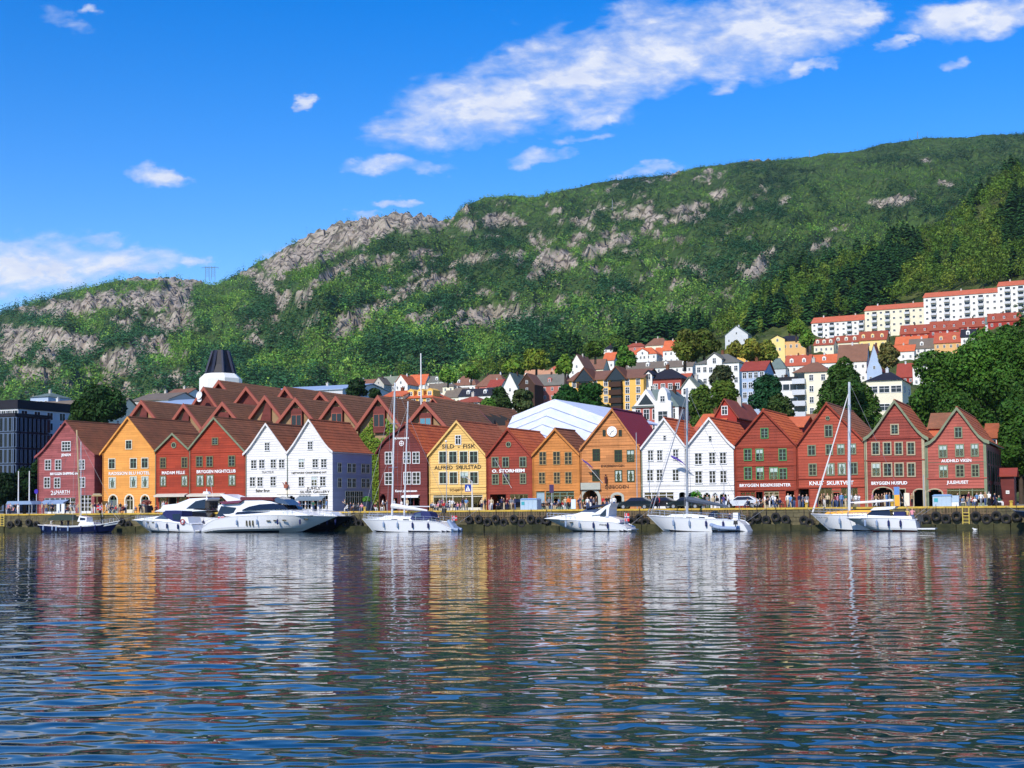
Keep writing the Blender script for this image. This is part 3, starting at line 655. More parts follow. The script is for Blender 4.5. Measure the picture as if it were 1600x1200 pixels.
def gable_house(name, label, cat, spec, wall, roofm, trim, depth=15.0, wins=(), signs=(), opens=(), w0=W0, cast=(0, 0), bands=(), corners=None, board=.34, gz=None, over=.32, sidewall=None, roofy=None, side_mat=None, barge=.26):
    """spec: left px, right px, (eave left px,py), (peak px,py), (eave right px,py); everything else is measured off the same facade plane"""
    pl, pr, el, pk, er = spec; gz = GZ if gz is None else gz
    uL, uRt = rowu(pl, w0), rowu(pr, w0); Wd = uRt - uL
    def C(px, py): u_, z_ = row(px, py, w0); return u_ - uL, z_ - gz
    def S(px, v): return v / ppm(px, w0)
    root = thing(name, label, cat, RW(uL, w0, gz), -QA)
    ex0, ez0 = C(*el); kx, kz = C(*pk); ex1, ez1 = C(*er); ex0 = min(ex0, -.02); ex1 = max(ex1, Wd + .02)
    PLf = roof_profile(kx, kz, ex0, ez0, cast[0]); PRt = roof_profile(kx, kz, ex1, ez1, cast[1])
    dz = -.14
    zt = kz + dz; nb = int(math.ceil(zt / board)); g_ = G()
    OP = []
    for o_ in opens:
        kind, a, b, ty = o_[:4]; x0, zt_ = C(a, ty); x1, _ = C(b, ty); OP.append((kind, x0, x1, zt_, o_[4] if len(o_) > 4 else {}))
    for i in range(nb):
        za, zb = i * board, min((i + 1) * board, zt - .01); zm = (za + zb) / 2
        xl = 0.0 if zb + .05 < prof_z(PLf, 0) + dz else max(0.0, prof_x(PLf, zb - dz)); xr = Wd if zb + .05 < prof_z(PRt, Wd) + dz else min(Wd, prof_x(PRt, zb - dz))
        xl2 = 0.0 if za + .05 < prof_z(PLf, 0) + dz else max(0.0, prof_x(PLf, za - dz)); xr2 = Wd if za + .05 < prof_z(PRt, Wd) + dz else min(Wd, prof_x(PRt, za - dz))
        iv = [(xl2, xr2, xl, xr)]
        for (kind, a, b, top, _) in OP:
            if zm > top: continue
            if kind.startswith('arch'):
                rr2 = (b - a) / 2; sp = top - rr2 * (.55 if kind == 'archlow' else 1.0)
                if zm > sp: q = rr2 * math.sqrt(max(0, 1 - ((zm - sp) / (top - sp)) ** 2)); a, b = (a + b) / 2 - q, (a + b) / 2 + q
            nv = []
            for (p0, p1, q0, q1) in iv:
                if b <= p0 or a >= p1: nv.append((p0, p1, q0, q1)); continue
                if a > p0: nv.append((p0, a, q0, a))
                if b < p1: nv.append((b, p1, b, q1))
            iv = nv
        wob = rr_.uniform(-.004, .004)
        for (p0, p1, q0, q1) in iv:
            if p1 - p0 < .02: continue
            g_.add([(p0, -.05 + wob, za), (p1, -.05 + wob, za), (p1, .25, za), (p0, .25, za), (q0, -.004, zb), (q1, -.004, zb), (q1, .25, zb), (q0, .25, zb)],
                   [(0, 3, 2, 1), (4, 5, 6, 7), (0, 1, 5, 4), (1, 2, 6, 5), (2, 3, 7, 6), (3, 0, 4, 7)])
    zl_, zr_ = prof_z(PLf, 0) + dz, prof_z(PRt, Wd) + dz
    g_.box(0, .25, 0, .2, depth, zl_ - .05)
    if not sidewall: g_.box(Wd - .2, .25, 0, Wd, depth, zr_ - .05)
    g_.prism([(.2, 0), (Wd - .2, 0), (Wd - .2, zr_ - .1), (kx, kz - .2), (.2, zl_ - .1)], depth - .2, depth)
    g_.build('wall', wall, root)
    if sidewall:                                    # boarded side in view
        s_ = G(); nbs = int(zr_ / board)
        for i in range(nbs): s_.add([(Wd - .1, 0.0, i * board), (Wd + .03, 0.0, i * board), (Wd + .03, depth, i * board), (Wd - .1, depth, i * board), (Wd - .1, 0, (i + 1) * board), (Wd + .002, 0, (i + 1) * board), (Wd + .002, depth, (i + 1) * board), (Wd - .1, depth, (i + 1) * board)],
                                  [(0, 3, 2, 1), (4, 5, 6, 7), (0, 1, 5, 4), (1, 2, 6, 5), (2, 3, 7, 6), (3, 0, 4, 7)])
        s_.build('side_wall', side_mat or wall, root)
        for (yy, zz, ww, hh, st) in sidewall(depth, zr_): put_window(root, Wd + .03, zz, ww, hh, st, None, yy, R(90))
    # openings: dark interiors, frames, goods
    for (kind, a, b, top, op) in OP:
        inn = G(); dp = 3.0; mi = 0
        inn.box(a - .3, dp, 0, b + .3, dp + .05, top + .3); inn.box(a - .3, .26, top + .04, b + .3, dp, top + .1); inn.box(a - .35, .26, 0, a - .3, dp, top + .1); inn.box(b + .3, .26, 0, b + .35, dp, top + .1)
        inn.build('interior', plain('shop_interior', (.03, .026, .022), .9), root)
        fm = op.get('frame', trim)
        if kind == 'shop':
            nc = op.get('cols', 3); g2 = G(); tr_ = op.get('transom'); sill = op.get('sill', .35)
            g2.box(a, .03, 0, b, .13, sill, 0)
            for i in range(nc + 1): x = a + (b - a) * i / nc; g2.box(x - .05, .02, sill, x + .05, .14, top - .08)
            g2.box(a, .02, top - .08, b, .14, top + .0)
            nr2 = op.get('rows', 1)
            for j in range(1, nr2): zz = sill + (top - sill) * j / nr2; g2.box(a, .04, zz - .035, b, .12, zz + .035)
            if tr_: zz = top - tr_; g2.box(a, .04, zz - .04, b, .12, zz + .04)
            f_ = g2.build('shop_window', fm, root)
            for i in range(nc):
                x0, x1 = a + (b - a) * i / nc + .055, a + (b - a) * (i + 1) / nc - .055
                G().box(x0, .075, sill + .01, x1, .083, top - .09).build('pane', op.get('glass') or clearglass(), f_)
            dg = G(); x = a + .3
            while x < b - .3:
                ww = rr_.uniform(.15, .4); zz = rr_.uniform(sill, top - .9); hh = rr_.uniform(.2, .6); k = rr_.randrange(8)
                yy = rr_.uniform(.8, 1.8); dg.taper([(x, zz), (x + ww, zz), (x + ww * .8, zz + hh), (x + ww * .2, zz + hh)], lambda p, q: .12, yy, k); x += ww + rr_.uniform(.4, 1.5)
            dg.build('goods', GOODS, f_, kind='stuff')
        elif kind in ('arch', 'archlow', 'archglass'):
            rr2 = (b - a) / 2; mx_ = (a + b) / 2; sp = top - rr2 * (.55 if kind == 'archlow' else 1.0); g2 = G(); tw = op.get('tw', .14); N = 14
            for i in range(N):
                t0, t1 = math.pi * i / N, math.pi * (i + 1) / N
                def pp(t, rad, vz): return (mx_ - math.cos(t) * rad, sp + math.sin(t) * vz)
                p = [pp(t0, rr2 - .02, top - sp), pp(t1, rr2 - .02, top - sp), pp(t1, rr2 + tw, top - sp + tw), pp(t0, rr2 + tw, top - sp + tw)]
                g2.prism(p, -.1, .27)
            g2.box(a - tw, -.1, 0, a + .02, .27, sp); g2.box(b - .02, -.1, 0, b + tw, .27, sp)
            f_ = g2.build('arch_surround', fm, root)
            if kind == 'archglass' or op.get('door'):
                dm = op.get('door', SAGE); g3 = G(); g3.box(a + .02, .14, 0, b - .02, .2, .5); g3.box(mx_ - .04, .14, .5, mx_ + .04, .2, top - .05); g3.box(a + .02, .14, sp - .04, b - .02, .2, sp + .04)
                g3.box(a + .02, .14, 0, a + .1, .2, sp); g3.box(b - .1, .14, 0, b - .02, .2, sp); d_ = g3.build('door', dm, root)
                G().box(a + .1, .16, .5, b - .1, .17, sp).build('pane', SKYGLASS if kind == 'archglass' else clearglass(), d_)
        elif kind == 'door':
            g2 = G(); g2.box(a - .1, -.09, 0, a, .2, top); g2.box(b, -.09, 0, b + .1, .2, top); g2.box(a - .1, -.09, top, b + .1, .2, top + .1); g2.build('door_frame', fm, root)
            if op.get('leaf'): G().box(a, .1, 0, b, .16, top).build('door', op['leaf'], root)
    G().tube((.1, -.14, .1), (.1, -.14, zl_ - .25), .055, n=6).build('downpipe', trim if trim != WBOARD else GREYGREEN, root)
    # roof
    y0, y1 = -over, depth + .2
    for side, pf in (('l', PLf), ('r', PRt)):
        s_ = G()
        for (xa, za), (xb, zb) in zip(pf, pf[1:]): s_.prism([(xa, za), (xb, zb), (xb, zb - .16), (xa, za - .16)], y0, y1)
        rf = s_.build('roof', trim, root)
        if roofy == 'metal':
            t_ = G(); (xa, za), (xb, zb) = pf[0], pf[-1]; t_.prism([(xa, za + .03), (xb, zb + .03), (xb, zb), (xa, za)], y0 + .05, y1)
            y = y0 + .3
            while y < y1: t_.prism([(xa, za + .09), (xb, zb + .09), (xb, zb + .03), (xa, za + .03)], y, y + .04); y += .5
            t_.build('metal_sheet', roofm, rf)
        else:
            o = roof_tiles(pf, y0 + .12, y1).build('roof_tiles', roofm, rf, kind='stuff')
        b_ = G()
        for (xa, za), (xb, zb) in zip(pf, pf[1:]): b_.prism([(xa, za + .07), (xb, zb + .07), (xb, zb - barge), (xa, za - barge)], y0 - .06, y0)
        b_.build('bargeboard', trim, root)
    G().prism([(kx - .16, kz - .02), (kx + .16, kz - .02), (kx + .08, kz + .14), (kx - .08, kz + .14)], y0 + .1, y1).build('ridge_cap', roofm, root)
    for (py0, hb, dep, mm) in bands:
        _, z0 = C(pl, py0); G().box(.0, -.05 - dep, z0 - hb / 2, Wd, -.03, z0 + hb / 2).build('belt_board', mm or trim, root)
    if corners:
        G().box(-.02, -.07, 0, .3, -.03, zl_ - .1).build('corner_board', corners, root)
        G().box(Wd - .3, -.07, 0, Wd + .02, -.03, zr_ - .1).build('corner_board', corners, root)
    for q in wins:
        px, py, wp, hp, st = q[:5]; x, z = C(px, py); wv, hv = S(px, wp), hp / zpm(px, w0)
        if st == 'round':
            g2 = G(); rr2 = wv / 2; N = 16
            for i in range(N):
                t0, t1 = 2 * math.pi * i / N, 2 * math.pi * (i + 1) / N
                g2.prism([(math.cos(t0) * rr2 * .7, math.sin(t0) * rr2 * .7), (math.cos(t1) * rr2 * .7, math.sin(t1) * rr2 * .7), (math.cos(t1) * rr2, math.sin(t1) * rr2), (math.cos(t0) * rr2, math.sin(t0) * rr2)], -.1, 0)
            g2.box(-.02, -.06, -rr2 * .7, .02, -.02, rr2 * .7)
            o = g2.build('window', GREYGREEN if trim != CREAM else CREAM, root, (x, -.03, z)); G().tube((0, -.03, 0), (0, -.02, 0), rr2 * .72, n=16).build('pane', DARKGLASS, o)
        else: put_window(root, x, z - hv / 2, wv, hv, st, q[5] if len(q) > 5 else None)
    for q in signs:
        tx, px, py, wp, hp, mm = q[:6]; x, z = C(px, py); lettering(root, tx, x, z, S(px, wp), hp / zpm(px, w0), mm, off=q[6] * .45 if len(q) > 6 else .004)
    return root, C, S, Wd, kx, kz
def awning(root, C, px0, px1, py, drop, out, mat, label=None, frill=True):
    x0, z0 = C(px0, py); x1, _ = C(px1, py); g_ = G()
    g_.prism([(0, 0), (-out, -drop), (-out, -drop - .03), (0, -.05)], x0, x1)
    g2 = G(); g2.v = [(y, x, z + z0) for x, y, z in g_.v]; g2.f = [f[::-1] for f in g_.f]; g2.m = g_.m
    if frill: g2.box(x0, -out - .02, z0 - drop - .24, x1, -out, z0 - drop, 0)
    for x in (x0, x1 - .03): g2.add([(x, 0, z0 - .04), (x, -out, z0 - drop), (x, -out, z0 - drop - .2), (x + .03, 0, z0 - .04), (x + .03, -out, z0 - drop), (x + .03, -out, z0 - drop - .2)], [(0, 1, 2), (3, 5, 4), (0, 3, 4, 1), (1, 4, 5, 2), (2, 5, 3, 0)])
    return g2.build('awning', mat, root)

# ---- colours
PINK = paint('dusty_rose_boards', lin((156, 86, 84))); ORANGE = paint('bright_ochre_boards', lin((228, 158, 78)), .16); RED = paint('falun_red_boards', lin((162, 62, 38)), .2); RED2 = paint('deep_red_boards', lin((146, 60, 40)), .22)
WBOARD = paint('white_boards', (.76, .74, .71), .1); MAROON = paint('maroon_boards', lin((108, 48, 44)), .2); YELLOW = paint('straw_yellow_boards', lin((228, 186, 110)), .14); BRICKRED = paint('brick_red_boards', lin((146, 60, 42)), .2)
OCHRE = paint('ochre_boards', lin((196, 126, 62)), .22); OCHRE2 = paint('tawny_boards', lin((194, 128, 74)), .25); SALMON = paint('salmon_red_boards', lin((172, 88, 74)), .2); CRIMSON = paint('crimson_boards', lin((146, 64, 52)), .22)
BLUEGREY = paint('blue_grey_boards', lin((172, 174, 194)), .12)
TROOF = rooft('weathered_red_tiles', lin((156, 96, 64)), lin((122, 80, 54)), lin((96, 78, 54))); TOR = rooft('orange_tiles', lin((216, 112, 60)), lin((184, 92, 54)), lin((140, 78, 54))); TOLD = rooft('mossy_tiles', lin((164, 104, 74)), lin((124, 86, 62)), lin((112, 106, 66)))
TRUST = rooft('rust_red_tiles', lin((182, 100, 62)), lin((148, 84, 54)), lin((116, 78, 54))); CRIMROOF = plain('dark_red_metal', lin((122, 28, 20)), .4, .0, .1)
LW = plain('white_letters', (.9, .9, .88), .6, 0, 0); LD = plain('dark_letters', (.03, .025, .02), .6, 0, 0); LDB = plain('dark_brown_letters', lin((70, 46, 30)), .6, 0, 0); LG = plain('grey_letters', lin((150, 150, 150)), .6, 0, 0)
AWB = plain('blue_grey_awning', lin((132, 156, 188)), .8); AWW = plain('beige_awning', lin((206, 198, 182)), .8); STONE = plain('grey_stone_portal', lin((176, 178, 166)), .85, 0, .15)

r1_, C, S, *_ = gable_house('gabled_house', 'dusty rose gabled timber house lettered 26 NARTH with blue awning', 'house', (59.5, 147.5, (56, 714), (104, 657.5), (150, 710.5)), PINK, TROOF, PINK, cast=(.35, .35),
    wins=[(104, 697, 14, 16, 'w33'), (75.6, 726.6, 9.5, 16, 'w23'), (91.5, 726.6, 9.5, 16, 'w23'), (128.7, 725.8, 9.5, 16, 'w23'), (74.2, 754.3, 10, 17, 'w23'), (90, 754.3, 10, 17, 'w23'), (128.7, 753.6, 10, 17, 'w23')],
    signs=[('JENSEN', 104, 711, 15, 4, LW, .03), ('BRYGGEN SHIPPING INT', 101.7, 740.3, 46, 4, LW, .03), ('26', 84, 770.5, 8, 7, LW, .005), ('NARTH', 99, 769, 21, 5.5, LW, .01), ('—', 99, 772.6, 20, 3, LW)],
    opens=[('shop', 69.7, 118, 778, dict(cols=6, rows=3, frame=WHITE)), ('shop', 126.4, 142.8, 773.5, dict(cols=3, rows=4, frame=WHITE))])
awning(r1_, C, 71, 108, 781, .45, 1.3, AWB)
r2_, C, S, *_ = gable_house('gabled_house', 'bright orange gabled hotel front with three white arched doorways', 'hotel', (160.8, 242.7, (157.4, 709.5), (201.3, 651.5), (244, 706.5)), ORANGE, TROOF, ORANGE,
    wins=[(201.7, 694.7, 10, 15, 'c2t'), (175.4, 724.6, 11, 17, 'c2t'), (209, 724, 11, 17, 'c2t'), (226.8, 723.5, 11, 17, 'c2t'), (176, 754.3, 11.5, 18, 'c2t', 'c'), (209, 753, 11.5, 18, 'c2t', 'c'), (227, 753, 11.5, 18, 'c2t', 'c')],
    signs=[('RADISSON BLU HOTEL', 202, 739.7, 64, 5.2, LW, .02)],
    opens=[('archglass', 171, 183.4, 774, dict(frame=CREAM, tw=.18)), ('arch', 196.5, 208.5, 774, dict(frame=CREAM, tw=.2, door=CREAM)), ('archglass', 221, 233, 774, dict(frame=CREAM, tw=.18))])
r3_, C, S, *_ = gable_house('gabled_house', 'small red gabled house lettered MADAM FELLE between orange and tall red', 'house', (242.9, 296.2, (243.5, 705), (270.9, 677), (296.6, 701.5)), RED, TROOF, GREYGREEN,
    wins=[(272, 695.6, 8, 8, 'round'), (255.3, 723.3, 10, 17, 'o23'), (288.8, 722.8, 10, 17, 'o23'), (255.3, 751.6, 10, 17, 'o2s', 'c'), (288.8, 751.4, 10, 17, 'o2s', 'c')],
    signs=[('MADAM FELLE', 271.3, 738.8, 36, 5, LW, .02)], bands=[(710, .12, .03, RED)], corners=RED2,
    opens=[('shop', 249, 261, 777, dict(cols=2, rows=3, frame=GREYGREEN)), ('door', 264, 276, 777, dict(frame=GREYGREEN)), ('shop', 279, 291, 777, dict(cols=2, rows=3, frame=GREYGREEN))])
awning(r3_, C, 246, 294, 771.5, .25, .9, AWW)
r4_, C, S, *_ = gable_house('gabled_house', 'tall red gabled house lettered BRYGGEN NIGHTCLUB with grey-green bargeboards', 'house', (296.4, 384, (296.6, 700.5), (335.6, 652), (382, 705)), RED, TROOF, GREYGREEN,
    wins=[(336.5, 689.5, 10, 12, 'o2s'), (312, 721.3, 11, 17, 'o2s'), (328, 721.3, 11, 17, 'o2s'), (362.6, 720.6, 11, 17, 'o2s'), (313, 751, 11.5, 18, 'o2s', 'c'), (328.6, 751, 11.5, 18, 'o2s', 'c'), (363, 750, 11.5, 18, 'o2s', 'c')],
    signs=[('BRYGGEN NIGHTCLUB', 337.9, 736.8, 61, 5, LW, .035)], bands=[(708, .12, .03, RED)], corners=RED2,
    opens=[('shop', 303, 322, 777, dict(cols=3, rows=3, frame=GREYGREEN)), ('shop', 333, 351, 777, dict(cols=4, rows=3, frame=GREYGREEN)), ('door', 356, 364, 778, dict(frame=BEIGE))])
awning(r4_, C, 297, 352, 771, .25, .9, AWW)
wrow = lambda L: [(a, b, w_, h_, 'whi') + ((e,) if e else ()) for a, b, w_, h_, e in L]
r5_, C, S, *_ = gable_house('gabled_house', 'smaller white gabled house beside the tall red house, lettered Baker Brun', 'house', (384.2, 448.5, (381, 709.5), (416.7, 661.5), (449.2, 707)), WBOARD, TROOF, WBOARD, cast=(.25, 0),
    wins=wrow([(417.8, 698, 8, 12, 0), (396.9, 725.5, 8.5, 13.5, 0), (409.5, 725, 8.5, 13.5, 0), (427.5, 724.6, 8.5, 13.5, 0), (440.5, 724.6, 8.5, 13.5, 0), (395, 752.7, 8.5, 14.5, 0), (406.8, 752.7, 8.5, 14.5, 0), (427.2, 752, 8.5, 14.5, 0)]),
    signs=[('TRACTEUR', 418.7, 738, 19, 3.4, LG, 0), ('Baker Brun', 410.8, 766.7, 21, 5, LD, .0)], opens=[('shop', 392, 402, 779, dict(cols=2, rows=3, frame=WHITE)), ('door', 406, 412, 778, dict(frame=WHITE)), ('archlow', 438, 462 - 13.5, 775, dict(frame=WHITE, tw=.05))])
def side6(dp, zr): return [(dp * a, z_, 1.15 if i < 2 else 1.35, 1.45 if i < 2 else 2.1, 'x2') for i, z_ in enumerate((5.35, 3.25, .75)) for a in ((.16, .40, .52, .76, .88) if i < 2 else (.36, .47, .58, .69))]
def depth_to(px_t, px_edge, w0):
    ue = rowu(px_edge, w0); best = min((abs(rowu(px_t, w0 + d / 10) - ue), d / 10) for d in range(10, 600)); return best[1]
D6 = depth_to(581.3, 519.9, W0); print('side depth', D6)
r6_, C, S, Wd6, *_ = gable_house('gabled_house', 'larger white gabled corner house with blue-grey boarded side, lettered JUHLS SILVER GALLERY', 'house', (448.7, 519.9, (449.6, 708.5), (483.7, 655.5), (521.5, 705.5)), WBOARD, TRUST, WBOARD, cast=(.2, .35), depth=D6, sidewall=side6, side_mat=BLUEGREY,
    wins=wrow([(485, 696.3, 8, 12, 0), (471.3, 724, 8.5, 13.5, 'b'), (493, 724, 8.5, 13.5, 0), (506.4, 724, 8.5, 13.5, 0), (471.3, 752.5, 8.5, 14.5, 0), (491.3, 752, 8.5, 14.5, 'b'), (504.8, 752, 8.5, 14.5, 0)]),
    signs=[('NETWORK CHARTERING INT.', 483.5, 738.8, 55, 3.4, LD, 0), ("JUHLS'", 491, 763, 22, 4.2, LD, 0), ('SILVER GALLERY', 492, 768.6, 46, 4.2, LD, 0)],
    opens=[('archlow', 449.5, 461.5, 774.5, dict(frame=WHITE, tw=.12)), ('shop', 467, 486, 773.6, dict(cols=4, rows=3, frame=WHITE, transom=.35)), ('door', 490, 496, 777, dict(frame=WHITE)), ('shop', 499, 512.7, 773.6, dict(cols=3, rows=3, frame=WHITE))])
awning(r6_, C, 467, 509, 775.5, .4, 1.0, plain('slate_awning', lin((112, 128, 142)), .8))
pg = G(); xa, za = C(433, 772.5); xb, _ = C(467, 772.5); xm, zm_ = C(450, 764.8)
pg.prism([(xa, za), (xb, za), (xm, zm_)], -.12, -.04); pg.build('portal_gable', plain('cream_portal', lin((238, 226, 208)), .7), r6_)
fg = G(); xf, zf = C(448.5, 763); fg.ball((xf, -.3, zf + .75), .17, .16, .2); fg.taper([(xf - .22, zf), (xf + .2, zf), (xf + .3, zf + .55), (xf - .3, zf + .55)], lambda a, b: .15, -.28); fg.tube((xf - .3, -.28, zf + .5), (xf - .48, -.4, zf + .85), .06); fg.tube((xf + .3, -.28, zf + .5), (xf + .42, -.42, zf + .2), .06)
fg.build('carved_figure', plain('carved_wood_red', lin((150, 86, 66)), .7), r6_)
r7_, C, S, *_ = gable_house('gabled_house', 'dark maroon gabled house with white windows behind the tall sailboat masts', 'house', (592.5, 668, (588, 708), (634, 661), (668.5, 709.5)), MAROON, TOR, MAROON, cast=(-.55, .2), depth=14,
    wins=[(607.5, 716, 11.5, 19, 'w23'), (636.5, 715, 11.5, 19, 'w23'), (650.4, 715, 11.5, 19, 'w23'), (607.7, 747.6, 12, 20, 'w23'), (637, 747, 12, 20, 'w23'), (651, 747, 12, 20, 'w23')],
    signs=[('BURHANSEN', 628, 685, 22, 3, LW, .02), ('Karen Johannessen', 635, 767.2, 34, 3.6, LW, .025)], bands=[(759.5, .16, .05, MAROON)],
    opens=[('arch', 594, 603.5, 772, dict(frame=MAROON)), ('shop', 627, 656, 774, dict(cols=3, frame=MAROON)), ('door', 614, 621, 778, dict(frame=MAROON))])
eg = G(); xe, ze = C(627.7, 692.7); eg.tube((xe, -.1, ze), (xe, -.04, ze), .36, n=18, mi=0); eg.tube((xe, -.12, ze), (xe, -.1, ze), .27, n=16, mi=1); eg.box(xe - .04, -.14, ze - .26, xe + .04, -.12, ze + .26, 0); eg.box(xe - .26, -.145, ze - .04, xe + .26, -.122, ze + .04, 0); eg.build('emblem', [LW, MAROON], r7_)
awning(r7_, C, 630, 656, 773.5, .12, .5, LW, frill=True)
r8_, C, S, *_ = gable_house('gabled_house', 'straw yellow gabled warehouse lettered SILD FISK and ALFRED SKULSTAD', 'house', (671, 760, (669, 711.8), (714.5, 657.5), (760, 710)), YELLOW, TRUST, YELLOW, depth=13,
    wins=[(716.3, 687.5, 10, 15, 'w2t')] + [(a, 714.4, 13.5, 20, 'c2t') for a in (692.7, 708.2, 724.9, 740.6)] + [(a, 746.6, 13.5, 20, 'c2t') + (('b',) if i == 2 else ()) for i, a in enumerate((693, 709, 725.8, 741))],
    signs=[('SILD', 700.5, 697.8, 19, 6.5, LD, .01), ('-', 717, 698, 3, 6, LD, .01), ('FISK', 733, 697.4, 19, 6.5, LD, .01), ('ALFRED  SKULSTAD', 715.6, 730.3, 73, 6.3, LD, .005), ('SCHJØTT', 714, 765.8, 22, 4, LDB, 0)], bands=[(762, .12, .06, YELLOW), (771, .14, .08, YELLOW)],
    opens=[('shop', 677, 754, 773.5, dict(cols=5, frame=CREAM, transom=.25))])
r9_, C, S, *_ = gable_house('gabled_house', 'brick-red gabled house lettered O. STORHEIM next to the yellow warehouse', 'house', (761, 832, (760, 713), (794, 669.5), (832, 712)), BRICKRED, TOR, BRICKRED, depth=11,
    wins=[(794.9, 694.5, 8.5, 8.5, 'round'), (774, 722, 11, 17, 's2t'), (790.4, 722, 11, 17, 's2t'), (817.4, 721.7, 11, 17, 's2t'), (774.4, 748.7, 10.5, 17, 's23'), (791, 748.2, 10.5, 17, 's23'), (817.6, 747.8, 10.5, 17, 's23')],
    signs=[('O. STORHEIM', 794.6, 735.9, 51, 5, LW, .05)], corners=RED2,
    opens=[('door', 766, 791, 772.5, dict(frame=BRICKRED)), ('shop', 797, 825, 772.5, dict(cols=4, frame=OLIVE))])
r10, C, S, *_ = gable_house('gabled_house', 'ochre gabled house with tan-framed windows and blue-green shopfront', 'house', (832.9, 906.4, (832.9, 711), (868, 669.5), (906.6, 709.5)), OCHRE, TROOF, OCHRE, depth=7,
    wins=[(848.4, 716.3, 11, 20, 't23'), (870, 715.9, 11, 20, 't23'), (888.2, 715.6, 11, 20, 't23'), (847.3, 746.9, 10.5, 18, 't23'), (870.5, 746.7, 10.5, 18, 't23'), (888.4, 746.4, 10.5, 18, 't23')], corners=OCHRE,
    opens=[('shop', 838, 851, 769, dict(cols=1, glass=plain('milky_panel', lin((150, 172, 184)), .3), frame=SAGE)), ('shop', 853, 897, 769, dict(cols=4, frame=SAGE, transom=.5))])
r11, C, S, *_ = gable_house('gabled_house', 'tall tawny gabled house with round white clock, lettered SJØBODEN', 'house', (907.6, 1001.4, (906.4, 701.8), (957, 638.5), (1001.4, 700.5)), OCHRE2, CRIMROOF, OCHRE2, roofy='metal', depth=12,
    wins=[(944.3, 676.7, 5, 9.5, 'd1'), (969.5, 676.7, 5, 9.5, 'd1'), (932, 710.5, 12, 18.5, 'd2t'), (966.3, 712.3, 12, 18.5, 'd2t'), (985.5, 712.3, 12, 18.5, 'd2t', 'b'), (931.5, 742.6, 12, 18.5, 'd2t'), (966.6, 743.7, 12, 18.5, 'd2t', 'c'), (985.9, 743.5, 12, 18.5, 'd2t', 'c')],
    signs=[('ENKJØBERINGEN', 957.5, 728, 36, 4, LDB, .0), ('SJØBODEN', 963.9, 761, 37, 5.2, LDB, .005)], bands=[(697, .1, .05, OCHRE2)],
    opens=[('arch', 910, 935, 766, dict(frame=STONE, tw=.35)), ('archlow', 957.5, 972, 773, dict(frame=STONE, tw=.3))])
cg2 = G(); xc, zc = C(956.6, 674.3); cg2.tube((xc, -.16, zc), (xc, -.04, zc), .66, n=28, mi=0); 
for i in range(12): a_ = i * math.pi / 6; cg2.tube((xc + math.sin(a_) * .45, -.18, zc + math.cos(a_) * .45), (xc + math.sin(a_) * .55, -.18, zc + math.cos(a_) * .55), .022, n=4, mi=1)
cg2.tube((xc, -.19, zc), (xc - .28, -.19, zc - .42), .03, n=4, mi=1); cg2.tube((xc, -.19, zc), (xc + .3, -.19, zc + .1), .035, n=4, mi=1); cg2.build('clock', [LW, LD], r11)
pl_ = G(); xa, za = C(908, 754.5); xb, zb = C(938.5, 754.5); pl_.box(xa, -.2, za - .9, xb, -.04, za); pl_.box(xa - .1, -.3, za - .95, xb + .1, -.04, za - .88, 1); pl_.build('portal_head', [STONE, LD], r11)
fg = G(); xf, zf = C(948, 752); fg.taper([(xf - .12, zf - .3), (xf + .1, zf - .3), (xf + .16, zf + .5), (xf - .15, zf + .6)], lambda a, b: .12, -.35); fg.ball((xf, -.35, zf + .75), .11, .11, .13); fg.build('carved_figure', plain('carved_dark', lin((72, 30, 28)), .7), r11)
r12, C, S, *_ = gable_house('gabled_house', 'left of the two joined white gables, one tiny attic window, dark shopfront', 'house', (1002.8, 1072, (1002, 700.5), (1038, 653), (1073.5, 699)), WBOARD, TOR, WBOARD, depth=11,
    wins=[(1038.8, 683.7, 4.5, 8, 'w12')] + wrow([(1016.7, 711.8, 8.8, 16, 0), (1031, 711.6, 8.8, 16, 0), (1056, 710.5, 8.8, 16, 0), (1016, 742.6, 9.5, 17.5, 0), (1031, 742.4, 9.5, 17.5, 0), (1056, 742.4, 9.5, 17.5, 0)]),
    bands=[(758.5, .14, .06, None)], opens=[('shop', 1006.6, 1052.7, 769, dict(cols=4, frame=WHITE, transom=.4)), ('archlow', 1061, 1071.5, 769, dict(frame=WHITE))])
r13, C, S, *_ = gable_house('gabled_house', 'right of the two joined white gables, with three small arched openings', 'house', (1072.6, 1147.6, (1073, 699.5), (1108.5, 652.5), (1149, 698.5)), WBOARD, TOR, WBOARD, depth=15, cast=(0, .25),
    wins=[(1110, 685, 4.5, 9, 'w12')] + wrow([(1091.4, 717, 10.5, 17.5, 0), (1113, 716, 10.5, 17.5, 0), (1129.9, 715.9, 10.5, 17.5, 0), (1091.8, 745.8, 10.5, 18.5, 0), (1113.4, 745.5, 10.5, 18.5, 0), (1130.5, 745.3, 10.5, 18.5, 0)]),
    bands=[(758.5, .14, .06, None), (766.5, .08, .08, None)], opens=[('archlow', 1074, 1092, 769, dict(frame=WHITE)), ('arch', 1099, 1110.5, 770, dict(frame=WHITE, door=DKGREEN)), ('arch', 1113.5, 1121.5, 770, dict(frame=WHITE, door=WHITE)), ('arch', 1124.5, 1136, 770, dict(frame=WHITE, door=DKGREEN))])
